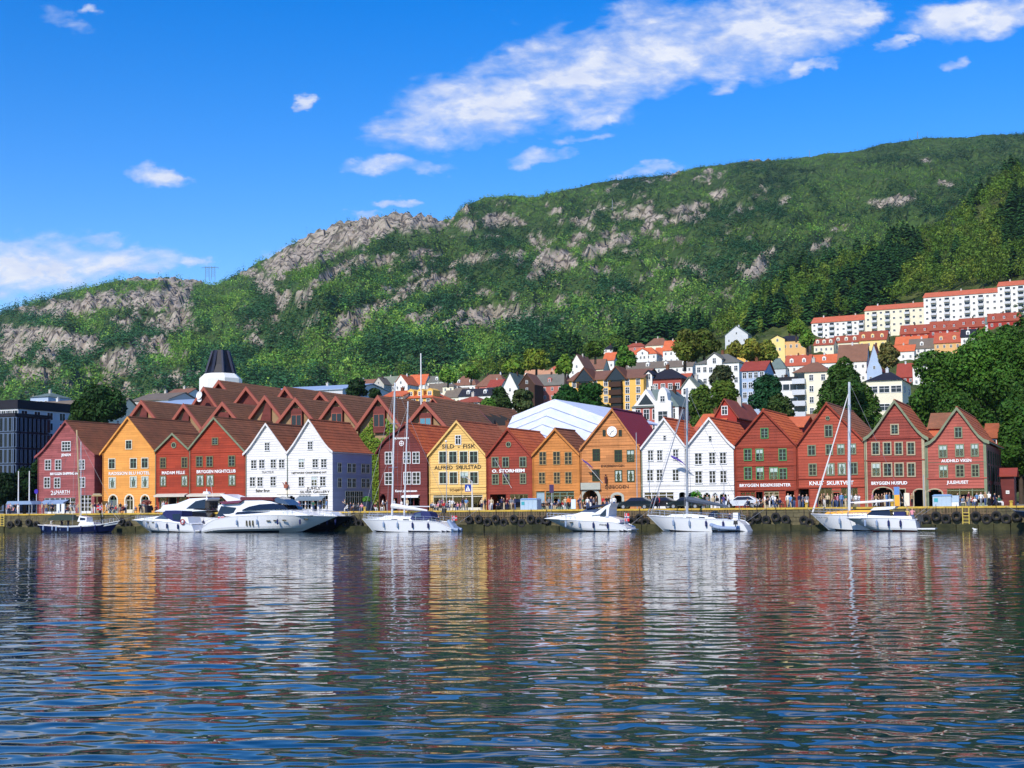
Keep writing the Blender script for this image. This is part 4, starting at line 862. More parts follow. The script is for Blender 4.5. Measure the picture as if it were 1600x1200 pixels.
r14, C, S, *_ = gable_house('gabled_house', 'red gabled house with green window frames, lettered BRYGGEN BESØKSSENTER', 'house', (1149, 1245.3, (1147.8, 695), (1193, 640), (1246, 695)), RED2, TOR, RED2, depth=13,
    wins=[(1194.7, 676.7, 13, 17, 'g2t'), (1168.6, 710.7, 13, 19, 'g2t'), (1187, 710.7, 13, 19, 'g2t', 'b'), (1223, 710.5, 13, 19, 'g2t'), (1169, 739.9, 13, 20, 'g2t'), (1187.7, 740, 13, 20, 'g2t', 'b'), (1209.3, 740.4, 13.5, 20, 'g2t', 'b'), (1223.7, 740.4, 13.5, 20, 'g2t')],
    signs=[('BRYGGEN BESØKSSENTER', 1195.3, 758.3, 80, 4.8, LW, .025)], bands=[(699.5, .14, .07, None), (728.5, .14, .07, None), (751, .14, .1, None), (766, .12, .1, None)], corners=RED2,
    opens=[('shop', 1157, 1180, 768.5, dict(cols=3, frame=BRICKRED, transom=.4)), ('door', 1181.5, 1192, 768.5, dict(frame=BRICKRED)), ('shop', 1194, 1217, 768.5, dict(cols=3, frame=BEIGE, transom=.4)), ('door', 1228, 1245, 767, dict(frame=RED2))])
r15, C, S, *_ = gable_house('gabled_house', 'tallest red gabled house lettered KNUT SKURTVEIT behind the leaning furled sail', 'house', (1246.3, 1351.5, (1246, 695), (1291.6, 629.5), (1349, 687)), paint('vermilion_boards', lin((168, 74, 52)), .16), TOLD, RED2, depth=19,
    wins=[(1293.4, 653.5, 7, 7, 'round'), (1294.8, 673.8, 13, 19, 's2t'), (1268.4, 703.7, 12.5, 17, 's2t'), (1295.9, 702.4, 12.5, 17, 's2t'), (1313.9, 702, 12.5, 17, 's2t', 'b'), (1331.9, 701.5, 12.5, 17, 's2t', 'b'), (1270, 733.6, 13.5, 20, 's23'), (1297.7, 733, 13.5, 20, 's2t', 'c'), (1315.7, 732.5, 13.5, 20, 's2t', 'c'), (1333.7, 731.8, 13.5, 20, 's2t')],
    signs=[('KNUT  SKURTVEIT', 1299, 755, 69, 6.3, LW, .03)], bands=[(748.5, .12, .1, None), (762, .12, .1, None)],
    opens=[('door', 1248, 1264, 764, dict(frame=RED2)), ('shop', 1278, 1300, 763, dict(cols=2, frame=OLIVE)), ('door', 1302, 1312, 768, dict(frame=OLIVE)), ('shop', 1314, 1340, 763, dict(cols=3, frame=OLIVE))])
r16, C, S, *_ = gable_house('gabled_house', 'crimson gabled house with beige corner boards, lettered BRYGGEN HUSFLID', 'house', (1352.5, 1446.5, (1348, 686), (1397.8, 625.5), (1451, 684.5)), CRIMSON, TRUST, GREYGREEN, cast=(.5, .5), depth=14, barge=.34,
    wins=[(1398, 671, 13.5, 17, 'b23')] + [(a, 700.9, 14, 21, 'b23') for a in (1368.3, 1386.3, 1404.3, 1423.4)] + [(a, 733.7, 14.5, 23, 'b23') + (('b',) if a < 1370 else ()) for a in (1369, 1387, 1405, 1424)],
    signs=[('BRYGGEN HUSFLID', 1389.5, 755, 56, 5, LW, .035)], bands=[(686, .13, .1, CRIMSON), (720, .14, .08, CRIMSON)], corners=BEIGE,
    opens=[('archlow', 1364, 1395, 762, dict(frame=BEIGE, tw=.12)), ('door', 1405, 1414, 764.5, dict(frame=BEIGE)), ('archlow', 1428, 1446.3, 765, dict(frame=BEIGE))])
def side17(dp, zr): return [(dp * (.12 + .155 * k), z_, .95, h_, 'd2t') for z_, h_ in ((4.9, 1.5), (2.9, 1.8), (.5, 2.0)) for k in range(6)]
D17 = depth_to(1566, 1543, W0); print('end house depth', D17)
r17, C, S, *_ = gable_house('gabled_house', 'salmon-red end house of the row, lettered AUDHILD VIKEN and JULEHUSET', 'house', (1447.5, 1543, (1450.5, 693), (1495, 636.5), (1546, 689.5)), SALMON, TRUST, GREYGREEN, cast=(.6, .6), depth=min(D17, 30), barge=.34, sidewall=side17, side_mat=paint('dark_side_boards', lin((104, 46, 38)), .2),  # side boards coloured darker than the salmon front
    wins=[(1497.4, 675.6, 13, 18, 's2t'), (1473.4, 705.5, 13.5, 20, 's2t', 'b'), (1499.5, 704, 13.5, 20, 's2t', 'b'), (1523, 703.5, 13.5, 20, 's2t', 'b'), (1474.3, 737, 13.5, 20, "s2t", "b"), (1500, 736, 13.5, 20, 's23'), (1524, 735.6, 13.5, 20, 's23')],
    signs=[('AUDHILD VIKEN', 1494.5, 720, 47, 4.8, LW, .025), ('JULEHUSET', 1496.5, 753.8, 34, 5, LW, .025)], bands=[(748, .14, .08, SALMON), (723, .03, .01, None)], corners=GREYGREEN,
    opens=[('archlow', 1448.5, 1472, 765, dict(frame=BEIGE)), ('shop', 1479.5, 1539, 762.5, dict(cols=3, frame=GREYGREEN, transom=.3))])
# ================================================================ houses on the slope
TW = {k: plain('plaster_' + k, lin(c), .8, 0, .1, .2, .3) for k, c in dict(white=(236, 234, 226), cream=(236, 228, 200), yellow=(234, 186, 96), paleyellow=(240, 214, 140), grey=(190, 186, 176), pink=(190, 112, 98), brick=(168, 84, 72),
     brown=(112, 72, 52), blue=(172, 190, 214), orange=(222, 176, 116), red=(160, 58, 48), beige=(214, 200, 168), darkbrown=(72, 52, 42), lightgrey=(205, 208, 210)).items()}
TR = {k: rooft('town_roof_' + k, lin(c), tuple(v * .78 for v in lin(c)), tuple(v * .6 for v in lin(c))) for k, c in dict(flats=(208, 112, 80), orange=(216, 112, 70), terracotta=(186, 94, 68), brown=(138, 98, 78), grey=(120, 118, 108), slate=(112, 128, 122), black=(44, 44, 52),
     greybrown=(124, 112, 98), redbrown=(164, 84, 62), pale=(196, 146, 112), green=(136, 142, 124), red=(160, 72, 58)).items()}
LGF = plain('far_window_frame', (.8, .8, .78), .6, 0, 0); FGL = plain('far_window_glass', (.02, .027, .036), .08, 0, 0, .3)
_fw = {}
def fwin(w, h, fr=None, bars=(1, 1)):
    fr = fr or LGF; k = (w, h, fr.name, bars)
    if k not in _fw:
        g_ = G(); c = .1; g_.box(-w / 2, -.08, 0, -w / 2 + c, .04, h); g_.box(w / 2 - c, -.08, 0, w / 2, .04, h); g_.box(-w / 2 + c, -.08, 0, w / 2 - c, .04, c); g_.box(-w / 2 + c, -.08, h - c, w / 2 - c, .04, h)
        if bars[0]: g_.box(-.03, -.06, c, .03, .03, h - c)
        if bars[1]: g_.box(-w / 2 + c, -.055, h * .6 - .03, w / 2 - c, .03, h * .6 + .03)
        g_.box(-w / 2 + c, -.02, c, w / 2 - c, .0, h - c, 1); _fw[k] = g_.mesh('window', [fr, FGL])
    return _fw[k]
HRECT = []
def far_house(l, r, base, eave, ridge, kind, wall, roof, floors, cols_, label, cat='house', a=None, depth=9.0, dist=None, group=None, chim=1, dorm=0, wsz=(.95, 1.35), bars=(1, 1), pediment=None, balc=(), side_cols=2, gablewall=None, name=None, over=.35, drop=6.0, peakx=.5, fr=None, bm=None):
    a = QA if a is None else a; Y0 = dist or (near_hit((l + r) / 2, base) + 2)
    HRECT.append((l - 2, r + 3, ridge, base + 5, Y0))
    X0 = (l - 800) / F * Y0; kr = (r - 800) / F; Wd = (kr * Y0 - X0) / (math.cos(a) + kr * math.sin(a))
    zz = lambda py, y=None: CAMH + (HZN((l + r) / 2) - py) / F * (Y0 - Wd * math.sin(a) / 2)
    zb, ze, zr = zz(base), zz(eave), zz(ridge); H_ = ze - zb; Rz = zr - zb
    root = thing(name or ('house' if cat == 'house' else cat.replace(' ', '_')), label, cat, (X0, Y0, zb), -a, group)
    wm_, rm_ = wall, roof; g_ = G(); D = depth
    if kind == 'side': g_.box(0, 0, -drop, Wd, D, H_); 
    elif kind == 'gable': g_.prism([(0, -drop), (Wd, -drop), (Wd, H_), (Wd * peakx, Rz - .12), (0, H_)], 0, D)
    else: g_.box(0, 0, -drop, Wd, D, H_)
    if kind == 'side':
        for x0, x1 in ((0, .25), (Wd - .25, Wd)): g2 = G(); g2.prism([(0, H_), (D, H_), (D / 2, Rz - .12)], x0, x1); g_.add([(y, x, z) for x, y, z in g2.v], [f[::-1] for f in g2.f])
    w_ = g_.build('wall', [wm_], root)
    rg = G(); o_ = over; t = .18
    if kind == 'side':
        sl = (Rz - H_) / (D / 2)
        for s in (0, 1):
            y0, y1 = (-o_, D / 2) if s == 0 else (D / 2, D + o_); z0, z1 = (H_ - o_ * sl, Rz) if s == 0 else (Rz, H_ - o_ * sl)
            rg.add([(-o_, y0, z0), (Wd + o_, y0, z0), (Wd + o_, y1, z1), (-o_, y1, z1), (-o_, y0, z0 + t), (Wd + o_, y0, z0 + t), (Wd + o_, y1, z1 + t), (-o_, y1, z1 + t)], [(0, 3, 2, 1), (4, 5, 6, 7), (0, 1, 5, 4), (1, 2, 6, 5), (2, 3, 7, 6), (3, 0, 4, 7)])
    elif kind == 'gable':
        for s in (0, 1):
            x0 = -o_ if s == 0 else Wd + o_; sl = (Rz - H_) / (Wd * (peakx if s == 0 else 1 - peakx)); ze_ = H_ - o_ * sl
            rg.prism([(x0, ze_), (Wd * peakx, Rz), (Wd * peakx, Rz + t), (x0, ze_ + t)], -o_, D + o_)
    else:
        rx = min(Wd, D) * .42; top = .06
        if kind == 'mansard': ins = D * .22; pts = [(-o_, -o_, H_), (Wd + o_, -o_, H_), (Wd + o_, D + o_, H_), (-o_, D + o_, H_), (ins, ins, Rz), (Wd - ins, ins, Rz), (Wd - ins, D - ins, Rz), (ins, D - ins, Rz)]
        elif kind == 'flat': pts = [(-.2, -.2, H_), (Wd + .2, -.2, H_), (Wd + .2, D + .2, H_), (-.2, D + .2, H_), (-.2, -.2, Rz), (Wd + .2, -.2, Rz), (Wd + .2, D + .2, Rz), (-.2, D + .2, Rz)]
        else: pts = [(-o_, -o_, H_), (Wd + o_, -o_, H_), (Wd + o_, D + o_, H_), (-o_, D + o_, H_), (rx, D / 2 - top, Rz), (Wd - rx, D / 2 - top, Rz), (Wd - rx, D / 2 + top, Rz), (rx, D / 2 + top, Rz)]
        rg.add(pts, [(0, 3, 2, 1), (4, 5, 6, 7), (0, 1, 5, 4), (1, 2, 6, 5), (2, 3, 7, 6), (3, 0, 4, 7)])
    rf = rg.build('roof', rm_, root)
    fl = H_ / max(floors, 1); me = fwin(wsz[0], wsz[1], fr, bars)
    for i in range(floors):
        zz_ = fl * i + (fl - wsz[1]) * .5
        for j in range(cols_):
            if (i, j) in balc: continue
            link('window', me, root, (Wd * (j + .5) / cols_, -.01, zz_))
        for j in range(side_cols): link('window', me, root, (Wd + .01, D * (j + .5) / side_cols, zz_), R(90))
    if kind == 'gable' and Rz - H_ > 2.2: link('window', me, root, (Wd * peakx, -.01, H_ + .15))
    for k in range(chim):
        cxp = Wd * ((k + .6) / (chim + .3)); cz0 = Rz - .8; y_ = D / 2 if kind != 'gable' else D * (k + .5) / chim
        if kind == 'gable': cxp = Wd * peakx + .3
        c_ = G(); c_.box(cxp - .3, y_ - .3, cz0, cxp + .3, y_ + .3, Rz + .75); c_.box(cxp - .36, y_ - .36, Rz + .75, cxp + .36, y_ + .36, Rz + .86); c_.tube((cxp, y_, Rz + .86), (cxp, y_, Rz + 1.15), .1, n=6); c_.build('chimney', TW[('lightgrey', 'brown', 'grey', 'darkbrown')[int(l + k) % 4]], rf)
    for k in range(dorm):
        x = Wd * (k + .5) / dorm; sl = (Rz - H_) / (D / 2); yb = D * .12; zb_ = H_ + sl * yb; hh = min(1.5, (Rz - zb_) * .75); d_ = G()
        d_.prism([(x - .75, zb_ - .1), (x + .75, zb_ - .1), (x + .75, zb_ + hh), (x, zb_ + hh + .45), (x - .75, zb_ + hh)], yb, yb + hh / max(sl, .2) + .4)
        do = d_.build('dormer', wall, rf); link('window', fwin(.9, round(max(.7, hh - .3), 1)), do, (x, yb - .01, zb_ + .12))
    if pediment:
        x0, x1, hp = Wd * pediment[0], Wd * pediment[1], pediment[2]; p_ = G(); p_.prism([(x0, 0), (x1, 0), (x1, H_ + .9), ((x0 + x1) / 2, H_ + .9 + hp), (x0, H_ + .9)], -.5, D * .4)
        pd = p_.build('gabled_bay', gablewall or wall, root)
        for i in range(floors): link('window', me, pd, ((x0 + x1) / 2 - .9, -.52, fl * i + .5)); link('window', me, pd, ((x0 + x1) / 2 + .9, -.52, fl * i + .5))
        link('window', me, pd, ((x0 + x1) / 2, -.52, H_ - .1))
        q = G(); q.prism([(x0 - .3, H_ + .8), ((x0 + x1) / 2, H_ + 1.0 + hp), (x1 + .3, H_ + .8), (x1 + .3, H_ + 1.0), ((x0 + x1) / 2, H_ + 1.22 + hp), (x0 - .3, H_ + 1.0)], -.75, D * .45); q.build('bay_roof', rm_, pd)
    for (i, j) in balc:
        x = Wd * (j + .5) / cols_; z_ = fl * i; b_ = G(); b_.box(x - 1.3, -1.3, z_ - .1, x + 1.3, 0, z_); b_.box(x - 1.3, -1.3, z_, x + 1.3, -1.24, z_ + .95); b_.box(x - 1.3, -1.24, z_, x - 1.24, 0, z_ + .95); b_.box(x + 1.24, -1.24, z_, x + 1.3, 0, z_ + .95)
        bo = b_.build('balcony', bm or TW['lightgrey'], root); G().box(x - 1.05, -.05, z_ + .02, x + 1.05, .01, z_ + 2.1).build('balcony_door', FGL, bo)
    return root, Wd, H_, Rz, D, rf
fh = far_house
gB = 'houses climbing the slope behind the wharf'
def H(*a, **k): return fh(*a, group=k.pop('group', gB), **k)
# --- the slope, left part (behind the hotel)
H(544, 583, 618, 603, 592, 'side', TW['beige'], TR['brown'], 2, 4, 'beige house with long brown roof behind dark trees at left end of slope houses')
H(583, 600, 620, 600, 589, 'gable', TW['grey'], TR['greybrown'], 2, 2, 'narrow grey gable directly left of the long grey-green roof')
H(594, 618, 612, 601, 587, 'side', TW['grey'], TR['green'], 1, 3, 'low house with broad grey-green roof left of the white orange-roofed house')
H(616, 637, 632, 600, 585, 'gable', TW['white'], TR['orange'], 3, 2, 'tall white gable end with bright orange roof near the hotel flagpole', depth=12)
H(637, 664, 615, 600, 584, 'side', TW['white'], TR['orange'], 2, 3, 'white house with vivid orange roof and balcony, right of the tall white gable', balc=((1, 1),))
H(601, 629, 628, 619, 609, 'side', TW['cream'], TR['orange'], 1, 3, 'low orange roof just above the hotel tiles, left of the big orange hip roof', dist=300)
H(630, 675, 634, 622, 606, 'hip', TW['yellow'], TR['orange'], 1, 4, 'wide bright orange hipped roof right above the hotel roofs', dorm=3, dist=300, depth=11)
H(667, 696, 612, 596, 586, 'side', TW['white'], TR['grey'], 2, 3, 'white house with grey roof beyond the hotel flagpole', dorm=1)
H(666, 693, 628, 612, 598, 'side', TW['white'], TR['greybrown'], 2, 3, 'white house with grey-brown roof carrying two skylights', dorm=0)
H(692, 709, 630, 604, 598, 'hip', TW['cream'], TR['greybrown'], 3, 2, 'narrow cream tower-like house between grey roofs')
H(706, 744, 612, 602, 584, 'hip', TW['white'], TR['brown'], 1, 4, 'broad brown hipped roof with small white gable, upper middle of slope', dorm=2, depth=11)
H(694, 726, 630, 620, 605, 'side', TW['cream'], TR['greybrown'], 1, 3, 'cream house with plain grey-brown pitched roof above the slit dormers')
H(743, 790, 612, 603, 583, 'hip', TW['pink'], TR['brown'], 1, 4, 'largest brown hipped roof left of the green-grey steep roof', chim=2, depth=12)
H(762, 783, 617, 604, 592, 'side', TW['white'], TR['red'], 1, 3, 'small white house with dark red roof in front of the big brown hip')
H(717, 770, 632, 618, 606, 'side', TW['white'], TR['black'], 1, 5, 'white house with long black roof and skylights', dorm=2)
H(706, 750, 640, 629, 617, 'hip', TW['beige'], TR['redbrown'], 1, 4, 'low red-brown hipped roof just behind the hotel wing', dist=300)
H(783, 812, 645, 612, 582, 'gable', TW['white'], TR['slate'], 3, 2, 'steep slate-roofed house with dark brown side beside a leafy tree', depth=14)
H(812, 836, 650, 600, 583, 'gable', TW['darkbrown'], TR['brown'], 3, 1, 'dark brown windowless gable wall left of the brick-pink house', chim=0, side_cols=0)
H(798, 846, 604, 591, 577, 'side', TW['white'], TR['pale'], 1, 4, 'long pale terracotta roof with white gable trim at the forest edge', dorm=1)
H(846, 874, 602, 590, 577, 'side', TW['beige'], TR['pale'], 1, 3, 'pale terracotta roofed house joined to a longer one at the forest edge')
H(835, 881, 640, 601, 583, 'side', TW['pink'], TR['grey'], 3, 4, 'brick-pink block with grey roof and one white dormer', dorm=1)
H(858, 891, 590, 578, 566, 'hip', TW['pink'], TR['terracotta'], 1, 3, 'small pink house with terracotta roof half hidden by yellow-green trees')
H(890, 915, 600, 575, 553, 'gable', TW['white'], TR['brown'], 2, 2, 'plain white gable with brown roof among round green trees', depth=15)
H(914, 944, 590, 576, 560, 'side', TW['cream'], TR['brown'], 1, 3, 'cream house with brown roof and dark chimney right of the plain white gable')
H(944, 961, 578, 562, 549, 'side', TW['white'], TR['orange'], 1, 2, 'tiny white house with orange roof between two round trees')
H(945, 960, 550, 545, 537, 'hip', TW['white'], TR['black'], 1, 2, 'white villa with black pointed roof showing above the trees')
# yellow flats
yf = H(890, 1007, 655, 592, 575, 'side', TW['yellow'], TR['brown'], 5, 7, 'large yellow block of flats with two glazed gables and dark stacked balconies', cat='apartment block', dist=292, depth=13, balc=tuple((i, j) for i in range(5) for j in (1, 4)), chim=0, bars=(1, 1), name='apartment_block', bm=TW['darkbrown'])  # dark brown balconies carry the shade of their recesses
for k in (1, 4):
    x = yf[1] * (k + .5) / 7; g_ = G(); g_.prism([(x - 2.1, yf[2] - .3), (x + 2.1, yf[2] - .3), (x, yf[3] + .1)], -.4, 5); g_.build('glazed_gable', FGL, yf[0]); g2 = G(); g2.prism([(x - 2.4, yf[2] - .4), (x, yf[3] + .1), (x + 2.4, yf[2] - .4), (x + 2.4, yf[2] - .1), (x, yf[3] + .45), (x - 2.4, yf[2] - .1)], -.6, 5.2); g2.build('gable_trim', TW['brown'], yf[0])
    g3 = G(); g3.box(x - 1.3, -.02, 0, x + 1.3, .2, yf[2] - .4); g3.build('recess_shade', BLACK, yf[0])  # flat black panel paints the shade of a balcony recess
H(1010, 1046, 560, 539, 526, 'hip', TW['cream'], TR['brown'], 2, 5, 'cream villa with brown hipped roof highest in the villa cluster')
H(985, 1028, 580, 553, 541, 'hip', TW['white'], TR['orange'], 3, 5, 'white three-storey villa with orange hipped roof', pediment=(.3, .7, 1.6))
H(1024, 1042, 575, 556, 541, 'side', TW['white'], TR['orange'], 2, 2, 'narrow orange-roofed house wedged between two white villas')
H(1038, 1064, 580, 546, 530, 'side', TW['white'], TR['orange'], 3, 3, 'tall white house with steep orange roof right of the villa cluster')
H(978, 1010, 548, 541, 534, 'hip', TW['pink'], TR['redbrown'], 1, 3, 'low red-brown hip roof peeping over the villa cluster')
H(970, 1084, 594, 574, 563, 'side', TW['white'], TR['greybrown'], 2, 12, 'very long low white building with grey-brown roof', depth=10, dorm=4)
H(1009, 1066, 640, 592, 573, 'hip', TW['brick'], TR['black'], 2, 5, 'red brick house with black hipped roof above the ornate slate roof', pediment=(.02, .22, .8), gablewall=TW['white'], dist=288)
H(1066, 1091, 630, 605, 589, 'gable', TW['white'], TR['green'], 2, 2, 'small white house with pale green-grey roof beside the big grey-roofed villa', dist=285)
H(1058, 1078, 600, 592, 582, 'side', TW['white'], TR['terracotta'], 1, 2, 'small terracotta roof behind the black hipped one')
vg = H(1089, 1157, 640, 567, 548, 'hip', TW['white'], TR['grey'], 4, 7, 'big white villa with grey hipped roof and central gable behind trees', pediment=(.28, .62, 1.4), dist=330, depth=14)
H(1136, 1172, 540, 522, 508, 'gable', TW['lightgrey'], TR['slate'], 1, 3, 'pale grey gabled house highest up among the forest trees')
H(1143, 1206, 578, 549, 541, 'side', TW['yellow'], TR['greybrown'], 3, 6, 'yellow building almost hidden in ochre-green trees')
H(1207, 1262, 582, 532, 521, 'hip', TW['orange'], TR['black'], 3, 6, 'orange-yellow mansion with white pediment and roof lantern', pediment=(.0, .42, 1.6), gablewall=TW['paleyellow'], depth=13)
H(1161, 1197, 640, 578, 562, 'side', TW['blue'], TR['red'], 4, 4, 'pale blue house with red roof behind dark round trees', dist=300)
H(1203, 1247, 660, 594, 589, 'flat', TW['white'], TR['black'], 3, 4, 'white modern box house with black flat roof edge', dist=290, bars=(0, 0), wsz=(1.6, 1.4))
H(1199, 1230, 600, 576, 557, 'hip', TW['lightgrey'], TR['slate'], 1, 3, 'house with mottled slate-green roof below the yellow mansion')
H(1229, 1268, 596, 570, 553, 'side', TW['white'], TR['terracotta'], 2, 4, 'white house with terracotta roof right below the yellow mansion', dorm=2)
H(1242, 1298, 668, 581, 562, 'hip', TW['cream'], TR['brown'], 5, 3, 'tall cream apartment house with white balconies and brown hipped roof', cat='apartment house', dist=288, balc=tuple((i, 0) for i in range(5)), name='apartment_house')
H(1268, 1312, 585, 566, 552, 'side', TW['white'], TR['orange'], 1, 4, 'white house with bright orange roof left of the blue gable', dorm=1)
bg_h = H(1312, 1357, 600, 563, 536, 'side', TW['white'], TR['brown'], 2, 4, 'house with big brown roof joined to a pale blue gable')
H(1357, 1381, 604, 577, 537, 'gable', TW['blue'], TR['redbrown'], 1, 2, 'pale blue triangular gable beside the big brown roof')
H(1356, 1412, 650, 594, 577, 'hip', TW['cream'], TR['black'], 2, 3, 'cream house with dark overhanging roof and black balcony above red gables', dist=290, depth=14, wsz=(2.2, 1.5))
H(1404, 1430, 600, 588, 566, 'side', TW['red'], TR['red'], 1, 3, 'dark red roof left of the small white black-roofed house')
H(1429, 1474, 604, 571, 554, 'hip', TW['white'], TR['black'], 2, 4, 'small white house with black hipped roof at the big tree edge', depth=8)
H(1398, 1432, 565, 548, 537, 'side', TW['white'], TR['orange'], 1, 3, 'low white house with orange roof under the brown-roofed white one')
H(1403, 1452, 547, 536, 523, 'side', TW['orange'], TR['orange'], 1, 4, 'vivid orange roof right of the yellow gable end')
H(1424, 1464, 560, 543, 527, 'side', TW['white'], TR['greybrown'], 2, 4, 'white house with brown roof and white dormer left of orange house', dorm=1)
H(1464, 1506, 558, 534, 517, 'side', TW['orange'], TR['terracotta'], 2, 4, 'orange house with terracotta roof and white balcony', dorm=2)
H(1506, 1528, 552, 525, 512, 'side', TW['white'], TR['black'], 2, 2, 'narrow white house with purple-black roof near the right trees', dorm=1)
# terraces: red-dormered row houses, each dwelling a house of its own
for k, (l_, r_, b_, e_, t_) in enumerate([(1275, 1306, 552, 538, 527), (1306, 1345, 548, 534, 522), (1345, 1389, 544, 530, 515)]):
    o = H(l_, r_, b_, e_, t_, 'side', TW['paleyellow'] if k == 2 else TW['cream'], TR['redbrown'], 1, 4, ['first', 'middle', 'last'][k] + ' dwelling of the lower red-roofed terrace below the white flats' + (', with yellow end gable' if k == 2 else ''), dorm=3, group='terrace houses below the white flats', depth=10, side_cols=0)
for k, (l_, r_, b_, e_, t_) in enumerate([(1411, 1457, 530, 520, 505), (1457, 1503, 525, 514, 499), (1503, 1549, 520, 509, 494), (1549, 1600, 512, 500, 486)]):
    H(l_, r_, b_, e_, t_, 'side', TW['red'], TR['redbrown'], 1, 4, ['leftmost', 'second', 'third', 'rightmost'][k] + ' dwelling of the upper red-walled terrace against the white flats', dorm=3, group='terrace houses below the white flats', depth=10, side_cols=0)
H(1545, 1600, 512, 503, 491, 'side', TW['lightgrey'], TR['slate'], 1, 5, 'grey slate roof above the tall right-hand trees', dorm=2)
# white stepped flats
for k, (l_, r_, b_, e_, t_, fl_, nm) in enumerate([(1272, 1355, 526, 501, 491, 2, 'lowest white section of the stepped flats, two storeys showing'), (1356, 1449, 520, 481, 472, 4, 'cream-white second section of the stepped flats'),
        (1449, 1566, 508, 459, 450, 5, 'longest white section of the stepped flats with twin balcony stacks'), (1566, 1660, 490, 442, 433, 5, 'highest section of the stepped flats at the right edge')]):
    nc = [9, 9, 11, 9][k]; fl0 = [3, 4, 5, 5][k]
    H(l_, r_, b_, e_, t_, 'side', TW['cream'] if k == 1 else TW['white'], TR['flats'], fl0, nc, nm, cat='apartment block', a=R(28), depth=11, balc=tuple((i, j) for i in range(0, fl0) for j in ((1, 3, 6, 8), (1, 3, 6), (1, 3, 6, 8), (1, 3, 6))[k]), wsz=(1.2, 1.1), bars=(1, 0), chim=3, group='stepped white flats below the wood', name='apartment_block', side_cols=0)

# --- ornate slate-roofed house
oh = H(990, 1060, 680, 636, 606, 'mansard', TW['pink'], TR['slate'], 2, 5, 'pink brick townhouse with green slate roof and white baroque gable', dist=262, depth=14, drop=4, group=None, bars=(1, 1), wsz=(1.2, 2.0), chim=2, cat='townhouse', name='townhouse')
W_, Hh_, Rr_ = oh[1], oh[2], oh[3]
g_ = G(); x = W_ * .70; g_.prism([(x - 1.6, -2), (x + 1.6, -2), (x + 1.6, Hh_ + .8), (x + 1.0, Hh_ + 1.2), (x + .8, Hh_ + 2.6), (x + .45, Hh_ + 3.3), (x, Hh_ + 3.6), (x - .45, Hh_ + 3.3), (x - .8, Hh_ + 2.6), (x - 1.0, Hh_ + 1.2), (x - 1.6, Hh_ + .8)], -1.0, 1.5)
bo = g_.build('baroque_gable', TW['white'], oh[0]); link('window', fwin(1.0, 1.2), bo, (x, -1.02, Hh_ + .8)); link('window', fwin(1.9, 2.0), bo, (x, -1.02, Hh_ - 2.8))
g_ = G(); x = W_ * .3; g_.prism([(x - 2.4, Hh_ + .3), (x + 2.4, Hh_ + .3), (x, Hh_ + 3.4)], -.3, 3); g_.build('dormer_gable', TW['white'], oh[0]); G().prism([(x - 1.5, Hh_ + .5), (x + 1.5, Hh_ + .5), (x, Hh_ + 2.5)], -.34, -.3).build('pane', FGL, oh[0])
for q in (0.02, .98): G().box(W_ * q - .35, -.12, -2, W_ * q + .35, 0, Hh_).build('quoin', TW['white'], oh[0])

# --- roofs crowded just behind the front row
gR = 'back houses just behind the wharf fronts'
H(1118, 1152, 720, 650, 624, 'gable', TW['red'], TR['redbrown'], 1, 1, 'red boarded back gable rising above the right white gable', dist=206, depth=16, side_cols=0, group=gR, peakx=.45)
H(1089, 1126, 700, 668, 645, 'side', TW['red'], TR['orange'], 1, 2, 'orange tiled back roof between the two white gables', dist=204, group=gR, depth=10, side_cols=0)
H(1050, 1078, 700, 690, 667, 'side', TW['red'], TR['terracotta'], 1, 1, 'orange back roof right of the left white gable', dist=200, group=gR, chim=0, side_cols=0, depth=8)
H(1218, 1254, 705, 667, 650, 'side', TW['red'], TR['orange'], 1, 1, 'orange back roof over red wall between two red gables', dist=197, group=gR, chim=0, side_cols=0, depth=9)
H(1253, 1277, 700, 676, 645, 'side', TW['red'], TOLD, 1, 1, 'mossy tiled back roof left of the tallest red gable', dist=200, group=gR, chim=0, side_cols=0, depth=11)
H(1454, 1486, 700, 668, 644, 'side', TW['red'], TOLD, 1, 1, 'mottled tiled back roof behind the salmon end house', dist=196, group=gR, chim=0, side_cols=0, depth=9)
H(1541, 1563, 705, 683, 661, 'side', TW['red'], TRUST, 1, 1, 'small tiled back roof at the right of the end house', dist=192, group=gR, chim=0, side_cols=0, depth=8)
H(1446, 1466, 705, 684, 668, 'side', TW['white'], TR['orange'], 1, 1, 'scrap of bright orange roof between crimson and salmon gables', dist=194, group=gR, chim=0, side_cols=0, depth=7)
H(757, 792, 712, 684, 664, 'side', TW['yellow'], TROOF, 1, 1, 'dark tiled back house with yellow wall behind the yellow warehouse', dist=206, group=gR, chim=1, side_cols=0, depth=10)
H(818, 846, 712, 706, 687, 'side', TW['red'], TR['orange'], 1, 1, 'low orange back roof between red and ochre gables', dist=198, group=gR, chim=0, side_cols=0, depth=8)
H(1562, 1583, 795, 743, 733, 'side', MAROON, TR['red'], 1, 1, 'little red shed with red roof beyond the end house', dist=168, group=None, chim=0, wsz=(.4, .4), side_cols=0, depth=4, drop=.3, cat='shed', name='shed')

